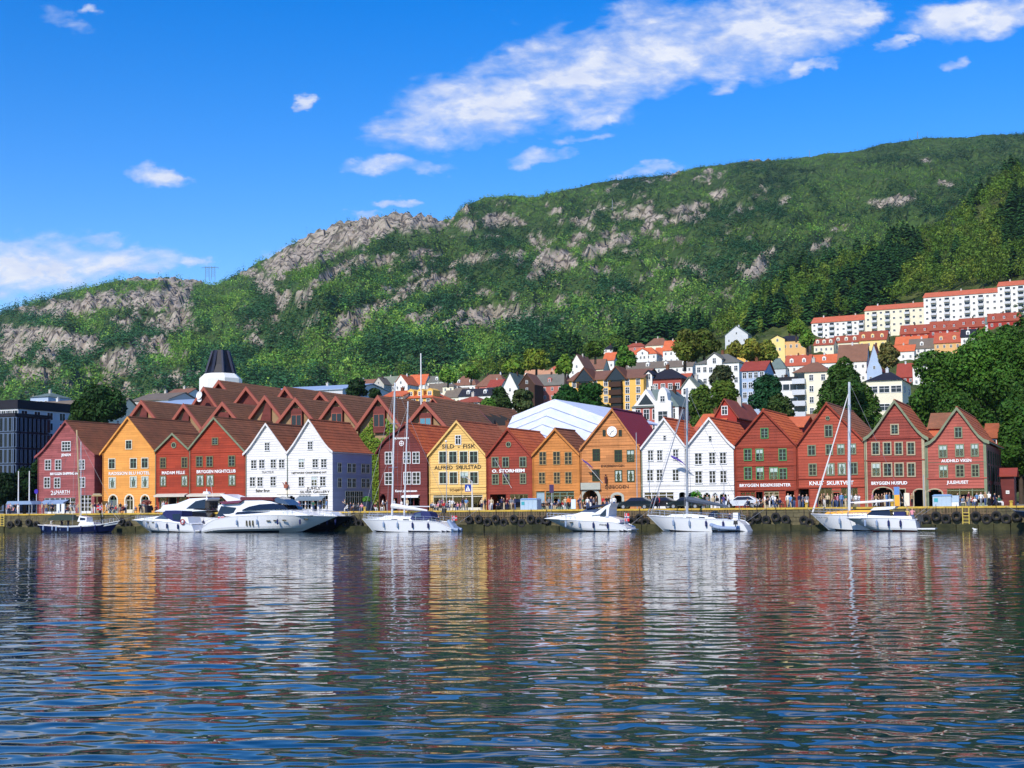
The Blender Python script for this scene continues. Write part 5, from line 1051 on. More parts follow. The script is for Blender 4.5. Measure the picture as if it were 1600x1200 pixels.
# --- brown hotel with many gables
HB = paint('hotel_brown_boards', lin((112, 56, 50)), .2); HBR = plain('hotel_bargeboard', lin((160, 86, 68)), .6, 0, .12); HROOF = rooft('hotel_tiles', lin((142, 96, 66)), lin((118, 82, 56)), lin((98, 76, 54))); HBK = rooft('hotel_yellow_brick', lin((168, 138, 104)), lin((150, 122, 90)), lin((128, 104, 80)))
hotel = thing('hotel', 'large brown hotel of many steep tiled gables behind the white and red fronts', 'hotel', RW(0, 0, 0), -QA)
IVY = []
def hgable(px, py, hw, drop_, w0, depth, style):
    uc, zc = row(px, py, w0); s = ppm(px, w0); hwm = hw / s; dr = drop_ / zpm(px, w0); g_ = G(); pk = zc
    ins = .9
    g_.prism([(uc - hwm + .3, 0), (uc + hwm - .3, 0), (uc + hwm - .3, pk - dr), (uc, pk - .5), (uc - hwm + .3, pk - dr)], w0 + ins, w0 + depth, 0)
    g_.build('wall', HBK if style in ('w', 'iw', 'b', 't') else HB, hotel)
    r_ = G(); t = .3
    for sg in (-1, 1): r_.prism([(uc, pk), (uc + sg * (hwm + .3), pk - dr - .3 * dr / hwm), (uc + sg * (hwm + .3), pk - dr - .3 * dr / hwm - t), (uc, pk - t)], w0, w0 + depth + .5)
    ro = r_.build('roof', HBR, hotel)
    for sg in (-1, 1):
        roof_tiles([(uc, pk + .02), (uc + sg * (hwm + .3), pk - dr - .3 * dr / hwm + .02)], w0 + .4, w0 + depth, .5, .5).build('roof_tiles', HROOF, ro, kind='stuff')
        b_ = G(); b_.prism([(uc, pk + .1), (uc + sg * (hwm + .4), pk - dr - .4 * dr / hwm + .1), (uc + sg * (hwm + .4), pk - dr - .4 * dr / hwm - .62), (uc, pk - .62)], w0 - .12, w0 + .12); b_.build('bargeboard', HBR, ro)
    if style in ('w', 'iw', 'b'):
        m_ = G(); m_.box(uc - 1.05, w0 + .35, pk - dr - 1.0, uc + 1.05, w0 + ins, pk - 1.7); m_.build('bay', HB, hotel)
        zb = pk - dr * .62 - 1.9
        f_ = G(); f_.box(uc - 1.0, w0 + .28, zb, uc - .88, w0 + .35, zb + 1.9); f_.box(uc + .88, w0 + .28, zb, uc + 1.0, w0 + .35, zb + 1.9); f_.box(uc - .06, w0 + .28, zb, uc + .06, w0 + .35, zb + 1.9); f_.box(uc - 1, w0 + .28, zb - .1, uc + 1, w0 + .36, zb); f_.box(uc - 1, w0 + .28, zb + 1.9, uc + 1, w0 + .36, zb + 2.0)
        wi = f_.build('window', HBR, hotel); G().box(uc - .88, w0 + .3, zb, uc + .88, w0 + .33, zb + 1.9).build('pane', plain('hotel_sky_pane', lin((84, 140, 160)), .1) if style == 'b' else FGL, wi)
    elif style == 't':
        G().prism([(uc - hwm * .35, pk - dr), (uc + hwm * .2, pk - dr), (uc + hwm * .2, pk - .8 - dr * .2), (uc, pk - .75)], w0 + .5, w0 + ins).build('louvre_panel', HB, hotel)
    if style[0] == 'i': IVY.append((uc, w0 + ins, hwm, pk - dr))
    return uc, hwm, pk, dr
for a in [(220.7, 625.5, 29, 38, 46, 26, 't'), (286.6, 631, 28, 38, 42, 26, 't'), (347.3, 628, 34, 42, 42, 26, 'w'), (413.7, 618, 33, 44, 46, 28, 't'), (461.4, 621.5, 35, 44, 42, 28, 'w'), (524.4, 619, 33, 44, 42, 30, 'w'), (590.4, 618, 35, 48, 40, 24, 'iw'),
          (318, 604.5, 24, 36, 66, 22, 'x'), (341.7, 594, 30, 40, 76, 22, 'x'), (384.4, 604.5, 28, 36, 66, 30, 'x'), (445, 604, 24, 34, 66, 34, 'x'), (500, 612, 22, 26, 70, 24, 'x')]: hgable(*a)
g8 = hgable(663, 627.5, 36, 42, 36, 20, 'b')
ul, zl = row(678, 621.5, 50); dep8 = depth_to(803, 678, 50)
lw_ = G(); hw8, dr8 = 4.6, 5.0; lw_.prism([(ul - hw8, 0), (ul + hw8, 0), (ul + hw8, zl - dr8), (ul, zl - .3), (ul - hw8, zl - dr8)], 50, 50 + dep8); lw_.build('wall', HB, hotel)
for sg in (-1, 1):
    ro = G().prism([(ul, zl), (ul + sg * (hw8 + .5), zl - dr8 - .5), (ul + sg * (hw8 + .5), zl - dr8 - .8), (ul, zl - .3)], 49.5, 50.3 + dep8).build('roof', HBR, hotel); roof_tiles([(ul, zl + .02), (ul + sg * (hw8 + .5), zl - dr8 - .48)], 49.6, 50 + dep8, .5, .5).build('roof_tiles', HROOF, ro, kind='stuff')
for px in (706, 727, 745, 764, 782, 797):
    wq = min((abs(rowu(px, 50 + d) - (ul + 3.4)), d) for d in range(0, int(dep8)))[1] + 50; d_ = G(); x0 = ul + 1.5; zt = zl - 1.5 * dr8 / hw8
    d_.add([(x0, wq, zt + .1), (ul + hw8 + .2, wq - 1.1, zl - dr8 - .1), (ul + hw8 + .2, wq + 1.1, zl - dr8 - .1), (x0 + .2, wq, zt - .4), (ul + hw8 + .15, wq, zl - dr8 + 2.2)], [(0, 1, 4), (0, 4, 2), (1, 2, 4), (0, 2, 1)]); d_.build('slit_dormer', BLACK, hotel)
# ivy over the hotel walls
gI = np.random.default_rng(4); V = []; 
for uc, ww, hwm, ztop in IVY + [(rowu(663, 37), 36.8, 3.2, g8[2] - g8[3] - 1.2), (rowu(553, 38), 44, 4.5, IVY[0][3] + .5), (rowu(528, 43), 42.7, 3.0, IVY[0][3] - .6)]:
    n = int(4600 * hwm / 3); x = uc + (gI.random(n) * 2 - 1) * hwm; z = gI.random(n) * (ztop + 2.8); keep = (z < ztop + 2.6 - np.abs(x - uc) * 1.1) & ~((np.abs(x - uc) < 1.2) & (z > ztop - 1.9)); x, z = x[keep], z[keep]; n = len(x)
    C_ = np.stack([x, ww - .12 - gI.random(n) * .3 - .25 * vnoise(x * 1.2, z * 1.2), z], 1); nr = rand_dirs(n, gI) * .7 + [0, -1, .4]; a = np.cross(nr, rand_dirs(n, gI)); a /= np.linalg.norm(a, axis=1, keepdims=True); b = np.cross(nr, a); b /= np.linalg.norm(b, axis=1, keepdims=True)
    s = (.12 + .12 * gI.random(n))[:, None]; V.append(np.stack([C_ - a * s, C_ - b * s, C_ + a * s, C_ + b * s], 1))
V, Fc = quads(np.concatenate(V)); link('ivy', np_mesh('ivy', V, Fc, LEAF, np.repeat(tint(len(V) // 4, lin((112, 138, 44)), gI, .35), 4, axis=0)), hotel, kind='stuff')
for i, (dx, dz) in enumerate(((314.6, 618), (314.2, 625))):    # satellite dishes on a gable
    u_, z_ = row(dx, dz, 65.0); g_ = G(); r_ = .75 if i == 0 else .45; g_.lathe([(.02, 0), (r_ * .6, .08), (r_, .24), (r_, .28), (r_ * .6, .14), (.02, .06)], 16); g_.tube((0, 0, 0), (0, 0, .8), .02, n=4)
    o = g_.build('satellite_dish', LGF, hotel, (u_, 64.6, z_)); o.rotation_euler = (R(80), 0, R(15 if i else -10))

# --- white sheeted shelter roof
SHEET = plain('white_sheeting', lin((214, 220, 232)), .55, 0, .13, .3, .8)
u0, z0 = row(800.7, 650, 34); u1, z1 = row(866, 623.5, 34); u2, z2 = row(946, 652.5, 34); tarp = thing('scaffold_shelter', 'huge white plastic-sheeted shelter roof between hotel and clock house', 'scaffold shelter', RW(0, 0, 0), -QA)
def tz(u): return z0 + (z1 - z0) * (u - u0) / (u1 - u0) if u < u1 else z1 + (z2 - z1) * (u - u1) / (u2 - u1)
nU, nV = 56, 30; V = []; uu = np.linspace(u0, u2, nU)
for j in range(nV):
    d = j / (nV - 1)
    for u in uu:
        fr_ = d * 8.5; ww = 34 - 9 * d * .9 + .18 * math.sin(u * 3.1 + j) * .3; wob = (vnoise(np.array(u * 1.3), np.array(j * .6))) * .3 - .1 * (j % 6 == 3)
        V.append((u, ww, tz(u) - fr_ * .8 - wob * .5 + .0))
i = np.arange(nV - 1)[:, None] * nU + np.arange(nU - 1)[None, :]; Fc = np.stack([i, i + nU, i + nU + 1, i + 1], -1).reshape(-1, 4)
link('front_sheet', np_mesh('front_sheet', np.array(V), Fc, SHEET, smooth=True), tarp)
g_ = G()
for (ua, za, ub, zb) in ((u0, z0, u1, z1), (u1, z1, u2, z2)): g_.add([(ua, 34, za), (ub, 34, zb), (ub, 62, zb + .2), (ua, 62, za + .2), (ua, 34, za - .15), (ub, 34, zb - .15), (ub, 62, zb), (ua, 62, za)], [(0, 1, 2, 3), (4, 7, 6, 5), (0, 4, 5, 1), (1, 5, 6, 2), (2, 6, 7, 3), (3, 7, 4, 0)])
g_.build('roof_sheet', SHEET, tarp)
for k in range(1, 5):
    d = k / 5.2; s_ = G(); pts = [(u, 34 - 9 * d * .9 - .06, tz(u) - d * 8.5 * .8) for u in (u0, u0 * .5 + u1 * .5, u1, u1 * .5 + u2 * .5, u2)]
    for p, q in zip(pts, pts[1:]): s_.tube(p, q, .035, n=5)
    s_.build('seam_batten', plain('seam_grey', lin((120, 132, 160)), .6), tarp)
for u in (u0 + .2, u1, u2 - .2):
    G().tube((u, 33.9, 0), (u, 33.9, tz(u) - .1), .08, n=6).build('scaffold_pole', GREY, tarp)

# --- left edge buildings, tower, metal roofs
H(-60, 22, 800, 652, 647, 'flat', plain('dark_cladding', lin((34, 42, 60)), .3, 0, .1), TR['black'], 6, 12, 'dark glass-fronted modern office block at the left edge', cat='office building', dist=262, depth=9, wsz=(1.9, 2.6), fr=plain('slate_frame', lin((104, 122, 148)), .4), bars=(1, 0), group=None, chim=0, drop=2, side_cols=8, name='office_building', a=R(22.8))
mo = fh(-50, 26, 690, 640, 626, 'flat', TW['lightgrey'], TR['black'], 3, 9, 'pale grey set-back upper storeys with long windows, far left', cat='office building', dist=275, depth=18, wsz=(1.8, 1.6), bars=(1, 0), chim=0, side_cols=5, name='office_building')
fh(28, 165, 700, 655, 622, 'side', TW['cream'], TR['greybrown'], 3, 14, 'long block with brown mansard roof and white dormers behind the office', cat='apartment block', dist=330, depth=16, dorm=5, chim=3, name='apartment_block')
fh(56, 100, 700, 648, 638, 'side', TW['cream'], TR['black'], 3, 7, 'cream building with black roof right of the dark office', cat='building', dist=300, name='building')
fh(46, 74, 660, 620, 612, 'hip', TW['blue'], TR['slate'], 2, 4, 'small blue-grey house on the far left slope', dist=380)
fh(206, 262, 640, 625, 612, 'side', TW['grey'], TR['greybrown'], 1, 7, 'long grey roof above the left dark tree', dist=360, depth=14)
METAL = plain('pale_metal_roof', lin((168, 186, 206)), .45, .1, .06)
fh(203, 304, 660, 634, 618, 'side', TW['grey'], METAL, 1, 8, 'building with broad pale blue metal roof left of the tower', cat='building', dist=345, depth=30, chim=0, name='building')
fh(402, 535, 640, 611, 596, 'side', TW['lightgrey'], METAL, 1, 8, 'long building with pale metal roof behind the hotel gables', cat='building', dist=345, depth=30, chim=1, name='building')
fh(258, 290, 628, 617, 606, 'side', TW['white'], TR['brown'], 1, 4, 'small white and brown houses top above the metal roof by the tower', dist=400)
tw_ = thing('tower', 'white octagonal tower with tall dark tapering roof behind the hotel', 'tower', at(345, 620, 340), -QA); sc_ = 340 / F; p = [(33 * sc_, -4), (33 * sc_, 2.6), (28 * sc_, 5.3)]
hz0 = at(345, 620, 340).z; zpx = lambda py: CAMH + (HZN(345) - py) / F * 340 - hz0
G().lathe([(33.5 * sc_, -6), (33.5 * sc_, zpx(592)), (25 * sc_, zpx(584)), (2, zpx(584))], 8).build('drum', TW['white'], tw_)
DKR = plain('dark_copper_roof', lin((22, 22, 32)), .5, .2, .1); rf = G().lathe([(24 * sc_, zpx(584)), (17 * sc_, zpx(570)), (12.5 * sc_, zpx(547)), (.3, zpx(546))], 8).build('roof', DKR, tw_)
for a_ in range(8): an = R(22.5 + 45 * a_ - 22.5); g_ = G(); g_.tube((math.cos(an) * 23 * sc_, math.sin(an) * 23 * sc_, zpx(583)), (math.cos(an) * 12.5 * sc_, math.sin(an) * 12.5 * sc_, zpx(548)), .35, n=4); g_.build('roof_rib', plain('rib_grey', lin((52, 54, 70)), .5), rf)
# pylons and masts on the ridges
def pylon(px, py_t, hgt, label, w=5):
    Y = float(interp(CDIST, px)) - 20; t = at(px, py_t, Y); g_ = G(); s = 1.6
    for sx in (-1, 1): g_.tube((sx * 3.2, 0, -hgt - 6), (sx * 3.0, 0, 0), .32, n=4)
    for k in range(5): z0_ = -hgt + k * hgt / 5; g_.tube((-3.1, 0, z0_), (3.1, 0, z0_ + hgt / 5), .15, n=4); g_.tube((3.1, 0, z0_), (-3.1, 0, z0_ + hgt / 5), .15, n=4)
    g_.tube((-9, 0, -2), (9, 0, -2), .3, n=4); g_.tube((-9, 0, -2), (-9, 0, -4), .2, n=4); g_.tube((9, 0, -2), (9, 0, -4), .2, n=4)
    tag(g_.build('pylon', GREY, None, t), label, 'pylon', 'power pylons on the left ridge')
pylon(324, 416, 18, 'left of the two lattice pylons on the left ridge'); pylon(333, 416, 18, 'right of the two lattice pylons on the left ridge')
for px, pt, pb, lb in ((1434, 206, 216, 'thin mast right on the mountain skyline'), (1265, 235, 246, 'short mast on the skyline left of the taller one'), (957, 313, 330, 'pale mast amid the upper middle forest'), (558, 463, 485, 'pale pole pair above the rock on the middle slope')):
    Y = float(interp(CDIST, px)) * (1.0 if pt < 300 else .82); a_, b_ = at(px, pt, Y), at(px, pb, Y); g_ = G(); g_.tube((0, 0, 0), (0, 0, a_.z - b_.z), .6, .35, n=6); g_.ball((0, 0, a_.z - b_.z), .6, .6, .6, 6, 4); tag(g_.build('radio_mast', GREY, None, b_), lb, 'mast', 'masts on the mountain')

# ================================================================ trees in the town
def tree(px, py_b, py_t, wpx, dist, colr, label, seed, lobes=9, dens=1.0, kind='broad', size=.3):
    g = np.random.default_rng(seed); c = at(px, py_b, dist); top = at(px, py_t, dist); Hh = top.z - c.z; Wm = wpx / F * dist
    root = thing('tree', label, 'tree', c, 0.0, 'trees standing between the town houses' if dist > 240 else 'trees close behind the wharf'); cz = Hh * .56
    L = [(0, 0, cz, Wm * .34, Wm * .34, Hh * .32)]
    for k in range(lobes):
        a = g.random() * 6.283; h = g.random(); q = Wm * (.33 - .2 * h) * (.7 + .5 * g.random()); s = Wm * (.17 + .08 * g.random()); L.append((math.cos(a) * q, math.sin(a) * q, Hh * (.30 + .56 * h), s, s, s * .8))
    L.append((0, 0, Hh * .86, Wm * .16, Wm * .16, Hh * .13))
    n = int(min(15000, 46 * wpx * (py_b - py_t) / 60 * dens * 1.0 + 500)); sz = max(size, .34 * (dist / 250))
    V, d, k = leaf_cloud(n, L, sz, g); cl = tint(n, lin(TL(colr)), g, .25, .12) * (.78 + .5 * g.random(len(L))[k])[:, None]
    Vq, Fc = quads(V); link('crown', np_mesh('crown', Vq, Fc, LEAF, np.repeat(cl, 4, axis=0)), root)
    t = G(); t.tube((0, 0, -1.5), (Wm * .01, 0, Hh * .35), Wm * .035 + .12, Wm * .025 + .06, 8); t.tube((Wm * .01, 0, Hh * .35), (0, 0, Hh * .75), Wm * .025 + .06, .05, 6)
    for k_ in range(min(7, len(L) - 1)): x, y, z, *_ = L[k_ + 1]; t.tube((0, 0, Hh * (.22 + .05 * k_)), (x, y, z), .14 + Wm * .008, .04, 5)
    t.build('trunk', BARK, root); return root
DG, MG, YG, OG = (44, 76, 28), (62, 92, 30), (92, 112, 36), (78, 88, 34)
TL = lambda c: tuple(min(255, v * 1.2) for v in c)
for a in [(163, 675, 607, 96, 262, (34, 60, 24), 'dark bushy tree behind the dusty rose house', 1), (128, 672, 622, 50, 258, (44, 70, 26), 'lower dark tree just left of the bushy one behind the rose house', 2),
          (8, 803, 738, 60, 222, (22, 42, 18), 'leftmost dark tree at the quay, cut by the frame', 3), (38, 803, 728, 52, 224, (24, 46, 18), 'dark tree behind the two white flagpoles', 4), (60, 803, 716, 34, 226, (30, 56, 20), 'dark tree touching the rose house wall', 5),
          (556, 628, 592, 36, 300, (30, 52, 24), 'dark tree above the hotel, left of the orange roofs', 6), (585, 630, 606, 22, 298, (40, 60, 30), 'small dark tree right above a hotel gable', 7),
          (782, 655, 604, 44, 268, (46, 66, 30), 'loose leafy tree before the steep slate roof', 8), (815, 655, 608, 44, 270, (60, 74, 40), 'second loose tree, right by the dark brown gable', 9), (765, 650, 622, 30, 266, MG, 'low tree over the hotel wing end', 10),
          (884, 664, 600, 62, 258, (32, 66, 24), 'broad dark tree above the white shelter, left half', 11), (922, 664, 598, 58, 258, (36, 72, 26), 'broad green tree left of the yellow flats', 12), (945, 672, 634, 40, 254, (60, 66, 28), 'lower tree by the peak of the clock house', 13),
          (1100, 690, 600, 66, 236, (64, 84, 28), 'big leafy tree behind the two white gables', 14), (1138, 690, 592, 70, 240, (70, 88, 28), 'big yellowish-green tree behind the red back gable', 15), (1128, 606, 570, 44, 300, (58, 66, 40), 'sparse tree in front of the big white villa', 16),
          (1200, 660, 584, 66, 252, (28, 62, 34), 'dense dark blue-green tree above the visitor centre', 17), (1218, 665, 616, 50, 246, (52, 70, 30), 'lower round tree right of the dense dark one', 18),
          (1322, 692, 556, 86, 228, (48, 74, 26), 'tall dark tree above the KNUT SKURTVEIT gable', 19), (1352, 690, 600, 76, 232, (54, 80, 28), 'lower broad tree right of the tall dark one', 20), (1290, 690, 622, 50, 230, (60, 80, 28), 'small tree left of the tall dark one', 21),
          (1480, 700, 548, 128, 236, (56, 86, 26), 'left part of the great tree wall behind the end house', 22), (1540, 720, 510, 156, 232, (58, 90, 28), 'tallest tree of the great tree wall at right', 23), (1606, 740, 494, 150, 226, (54, 84, 26), 'great tree cut by the right frame edge', 24),
          (1500, 690, 610, 100, 222, (50, 78, 24), 'lower bushy tree directly above the salmon gable', 25), (1596, 790, 600, 90, 190, (46, 74, 22), 'dark tree hanging over the red shed', 26), (1575, 640, 506, 110, 300, (60, 92, 30), 'tree filling the gap under the right end terraces', 45), (1586, 796, 690, 60, 200, (26, 40, 16), 'shadowy low tree behind the red shed', 27), (1640, 800, 640, 110, 186, (36, 60, 20), 'dark tree just outside the right edge', 28),
          (1070, 572, 516, 58, 400, (84, 92, 32), 'large olive tree right of the villa cluster', 29), (1100, 572, 512, 62, 405, (76, 88, 32), 'largest olive tree above the grey-roofed villa', 30), (976, 580, 540, 38, 400, (72, 106, 36), 'round bright green tree in the villa cluster', 31),
          (930, 562, 536, 42, 470, (70, 92, 32), 'round tree above the white gable', 32), (883, 592, 552, 32, 440, (88, 116, 38), 'round yellow-green tree by the small pink house', 33), (838, 582, 546, 46, 560, (96, 110, 34), 'wide yellow-green tree at the forest edge', 34), (800, 588, 560, 40, 580, (92, 116, 36), 'yellow-green tree left of the wide one at the forest edge', 35),
          (1175, 572, 528, 46, 400, (108, 110, 40), 'ochre-green tree before the hidden yellow building', 36), (1200, 570, 530, 40, 398, (98, 104, 38), 'second ochre-green tree left of the mansion', 37), (1150, 566, 532, 36, 402, (112, 112, 44), 'pale ochre tree below the highest grey house', 38),
          (1388, 590, 534, 42, 330, (86, 84, 44), 'brownish tree right of the pale blue gable', 39), (1262, 548, 514, 34, 440, (84, 112, 40), 'green tree between mansion and stepped flats', 40), (1244, 528, 500, 34, 470, (90, 116, 40), 'light green tree above the mansion lantern', 41),
          (1000, 690, 652, 34, 226, (92, 60, 44), 'reddish-brown tree beside the pink townhouse', 42), (700, 600, 578, 30, 560, (84, 116, 40), 'light green tree at the foot of the forest', 43), (736, 596, 572, 34, 570, (90, 118, 42), 'second light green tree at the forest foot', 44)]:
    tree(*a)
# low greenery in the gaps between the houses
px, py, r, z = surf_sampler(PX2, RR2, Z2, 16000, g1, lambda px, py, r, z: (r > 290) & (py > interp(FB, px) - 4) & (py < 700) & (px > -200) & (px < 1800))
ok = np.ones(len(px), bool)
for (l_, r_, t_, b_, Y_) in HRECT: ok &= ~((px > l_ - 2) & (px < r_ + 6) & (py > t_ - 2) & (py < b_ + 6) & (r < Y_ + 14))
px, py, r, z = px[ok][:1000], py[ok][:1000], r[ok][:1000], z[ok][:1000]; n = len(px)
cf = np.where((g1.random(n) < .5)[:, None], np.array(lin((70, 96, 32))), np.array(lin((50, 76, 28)))) * (.7 + .6 * g1.random((n, 1)))
forest('garden_shrubs', np.stack([wx(px, r), r, z - .5], 1), 2.6 + 2.6 * g1.random(n), np.where(g1.random(n) < .3, 2, 1), cf, 34, 12, 'low garden shrubs and hedges filling gaps between the slope houses')
# wood that closes the town slope at both ends, beyond the frame edges
px, py, r, z = surf_sampler(PX2, RR2, Z2, 9000, g1, lambda px, py, r, z: (((px > 1612) & (px < 2010)) | ((px < -75) & (px > -400))) & (r < 640))
px, py, r, z = px[:520], py[:520], r[:520], z[:520]; n = len(px)
cf = np.where((g1.random(n) < .5)[:, None], np.array(lin((62, 96, 34))), np.array(lin((48, 80, 30)))) * (.7 + .6 * g1.random((n, 1)))
forest('side_wood', np.stack([wx(px, r), r, z - .8], 1), 9 + 6 * g1.random(n), np.where(g1.random(n) < .2, 0, 1), cf, 110, 21, 'broadleaf wood closing the town slope beyond the last houses')
# ================================================================ boats
GEL = plain('white_gelcoat', (.80, .81, .82), .18, 0, .03, .6, .4); NAVY = plain('navy_hull', lin((22, 30, 66)), .25, 0, .15); NAVC = plain('navy_canvas', lin((30, 40, 92)), .8, 0, .15); BGL = plain('boat_window', (.012, .014, .022), .06, 0, 0, .7)
TEAK = plain('teak', lin((150, 106, 66)), .7, 0, .2, .3, 4); ALU = plain('mast_aluminium', (.72, .73, .75), .35, .3, .05); ALUG = plain('mast_grey', (.42, .44, .48), .4, .3, .05); STEEL = plain('rail_steel', (.7, .7, .72), .25, .8, 0)
ANTI = plain('boot_dark', lin((26, 30, 44)), .5); REDST = plain('boot_red', lin((168, 60, 50)), .5); SAILW = plain('furled_sail', (.78, .77, .74), .85, 0, .06); ROPE = plain('rigging', (.30, .30, .31), .6, 0, 0); RUB = plain('grey_rubber', lin((140, 158, 184)), .6, 0, .06)
FLR = plain('flag_red', lin((196, 30, 40)), .8, 0, .1); FLB = plain('flag_blue', lin((26, 40, 110)), .8, 0, .1); OUTB = plain('outboard_dark', (.03, .03, .035), .3)
class Boat:
    def __init__(s, name, label, bow, stern, w0, cat='boat', group='boats moored along the wharf'):
        s.bow, s.stern, s.w0 = bow, stern, w0; s.flip = bow > stern; s.ub = rowu(bow, w0); s.L = abs(rowu(stern, w0) - s.ub)
        s.root = thing(name, label, cat, RW(s.ub, w0, 0), -QA, group); s.sheer = None
    def p(s, px, py):
        u, z = row(px, py, s.w0); return ((s.ub - u) if s.flip else (u - s.ub)), z
    def P(s, *pts): return [s.p(*q) for q in pts]
    def part(s, g, name, mat, parent=None, smooth=False): return g.build(name, mat, parent or s.root, smooth=smooth, flip=s.flip)
    def hull(s, sheer, beam, rake, srake, mat, boot=ANTI, wl=830, tm=.5, sf=.8, motor=False, stripe=None, deckm=None):
        pts = sorted(s.p(a, b) for a, b in sheer); s.sx = [a for a, _ in pts]; s.sz = [b for _, b in pts]; s.beam = beam; L = s.L
        s.zs = lambda x: float(np.interp(x, s.sx, s.sz)); N = 26; K = 9; g = G(); V = []; M = []
        def hb(t): return beam / 2 * ((1 - (1 - min(t / tm, 1)) ** 2.3) if t < tm else 1 - (1 - sf) * ((t - tm) / (1 - tm)) ** 2)
        s.hb = lambda x: hb(min(max(x / L, 0), 1)); dr = .45
        qs = [0, .12, .24, .34, .46, .6, .75, .9, 1.0]
        for i in range(N + 1):
            t = (i / N) ** 1.25; zt = s.zs(t * L); b = max(.03, hb(t)); ring = []
            for q in qs:
                wf = (.15 + .85 * min(1, (q / .36)) ** .8) * (.90 + .10 * q) if motor else (.2 + .68 * min(1, q / .24) ** .7 + .12 * q)
                if motor: wf *= (1 - (1 - t) ** 2 * .45 * (1 - q))
                zz = -dr * (1 - .6 * (1 - t) ** 3) + (zt + dr * (1 - .6 * (1 - t) ** 3)) * q
                xx = t * L + (1 - t) ** 2.2 * rake * (1 - max(zz, 0) / max(zt, .1)) + t ** 4 * srake * (1 - max(zz, 0) / max(zt, .1)); ring.append((xx, b * wf, zz))
            V.append(ring)
        for sg in (-1, 1):
            vs = [(x, sg * y, z) for ring in V for x, y, z in ring]; fs = []; ms = []
            for i in range(N):
                for k in range(K - 1):
                    a, b_, c, d = i * K + k, i * K + k + 1, (i + 1) * K + k + 1, (i + 1) * K + k; fs.append((a, b_, c, d) if sg > 0 else (a, d, c, b_))
            b0 = len(g.v); g.v += vs
            for f in fs:
                zm = sum(vs[j][2] for j in f) / 4; zr = zm / max(s.zs(vs[f[0]][0]), .1); g.f.append(tuple(j + b0 for j in f)); g.m.append(1 if zm < .09 else (2 if stripe and .8 < zr < .93 else 0))
        tr = [(x, y, z) for x, y, z in V[-1]]; n_ = len(tr); g.add(tr + [(x, -y, z) for x, y, z in tr], [(i, i + n_, i + 1 + n_, i + 1) for i in range(n_ - 1)], 0)
        dk = [(ring[-1][0], ring[-1][1] - .02, ring[-1][2] - .015) for ring in V]; n_ = len(dk); g.add(dk + [(x, -y, z) for x, y, z in dk], [(i, i + 1, i + 1 + n_, i + n_) for i in range(n_ - 1)], 3)
        h = s.part(g, 'hull', [mat, boot, stripe or mat, deckm or mat], smooth=False)
        for sg in (-1, 1):
            r_ = G()
            for A, B in zip(V, V[1:]): r_.tube((A[-1][0], sg * A[-1][1], A[-1][2]), (B[-1][0], sg * B[-1][1], B[-1][2]), .045, n=5, cap=False)
            s.part(r_, 'rubbing_strake', [stripe or mat], h)
        return h
    def sup(s, name, pts, mat, f=.7, k=.18, parent=None, lift=0, y=0):      # traced side profile given depth and inward lean
        q = s.P(*pts); zb = min(z for _, z in q); g = G(); g.taper(q, lambda x, z: max(.08, s.beam / 2 * f - (z - zb) * k + lift), y); return s.part(g, name, mat, parent)
    def rail(s, px0, px1, hgt=.6, n=7, mat=None, inset=.08):
        xs = [s.p(px0, 800)[0] + (s.p(px1, 800)[0] - s.p(px0, 800)[0]) * i / n for i in range(n + 1)]
        g = G()
        for sg in (-1, 1):
            pr = None
            for x in xs:
                y = sg * max(.05, s.hb(x) - inset); z = s.zs(x); g.tube((x, y, z), (x, y, z + hgt), .022, n=4)
                if pr: g.tube(pr, (x, y, z + hgt), .022, n=4); g.tube((pr[0], pr[1], pr[2] - hgt * .45), (x, y, z + hgt * .55), .014, n=4)
                pr = (x, y, z + hgt)
        return s.part(g, 'guard_rail', mat or STEEL)
    def rig(s, px, py_top, py_base, r=.11, mat=None, boom=None, sail=None, lean=0.0, fore=None, furl=None, back=None, spread=(.38, .7), y=0):
        x, zt = s.p(px, py_top); x0, zb = s.p(px + lean, py_base); g = G(); g.tube((x0, y, zb), (x, y, zt), r, r * .75, 8); m = s.part(g, 'mast', mat or ALU)
        for q in spread:
            xx, zz = x0 + (x - x0) * q, zb + (zt - zb) * q; sg_ = G(); wv = s.beam * .3; sg_.tube((xx, -wv, zz), (xx, wv, zz + .05), .03, n=4); s.part(sg_, 'spreader', mat or ALU, m)
        for sg in (-1, 1):
            st = G(); xx = x0 + .15; ch = (xx, sg * s.hb(x0) * .95, s.zs(x0)); pts = [(x, y, zt - .2)] + [(x0 + (x - x0) * q, sg * s.beam * .3, zb + (zt - zb) * q) for q in reversed(spread)] + [ch]
            for a, b in zip(pts, pts[1:]): st.tube(a, b, .018, n=3)
            s.part(st, 'shroud', ROPE, m)
        if fore: fx, fz = s.p(*fore); s.part(G().tube((fx, 0, fz), (x, 0, zt - (zt - zb) * .04), .02, n=3), 'forestay', ROPE, m)
        if furl: fx, fz = s.p(*furl); s.part(G().tube((fx, 0, fz), (x - (x - fx) * .03, 0, zt - (zt - zb) * .09), .10, .05, 7), 'furled_genoa', SAILW)
        if back: fx, fz = s.p(*back); s.part(G().tube((fx, 0, fz), (x, 0, zt - .05), .018, n=3), 'backstay', ROPE, m)
        if boom: bx_, bz_ = s.p(*boom[:2]); xg, zg = s.p(px, boom[1] if len(boom) < 3 else boom[2]); b = s.part(G().tube((x0, 0, zg), (bx_, 0, bz_), .08, .07, 6), 'boom', mat or ALU); 
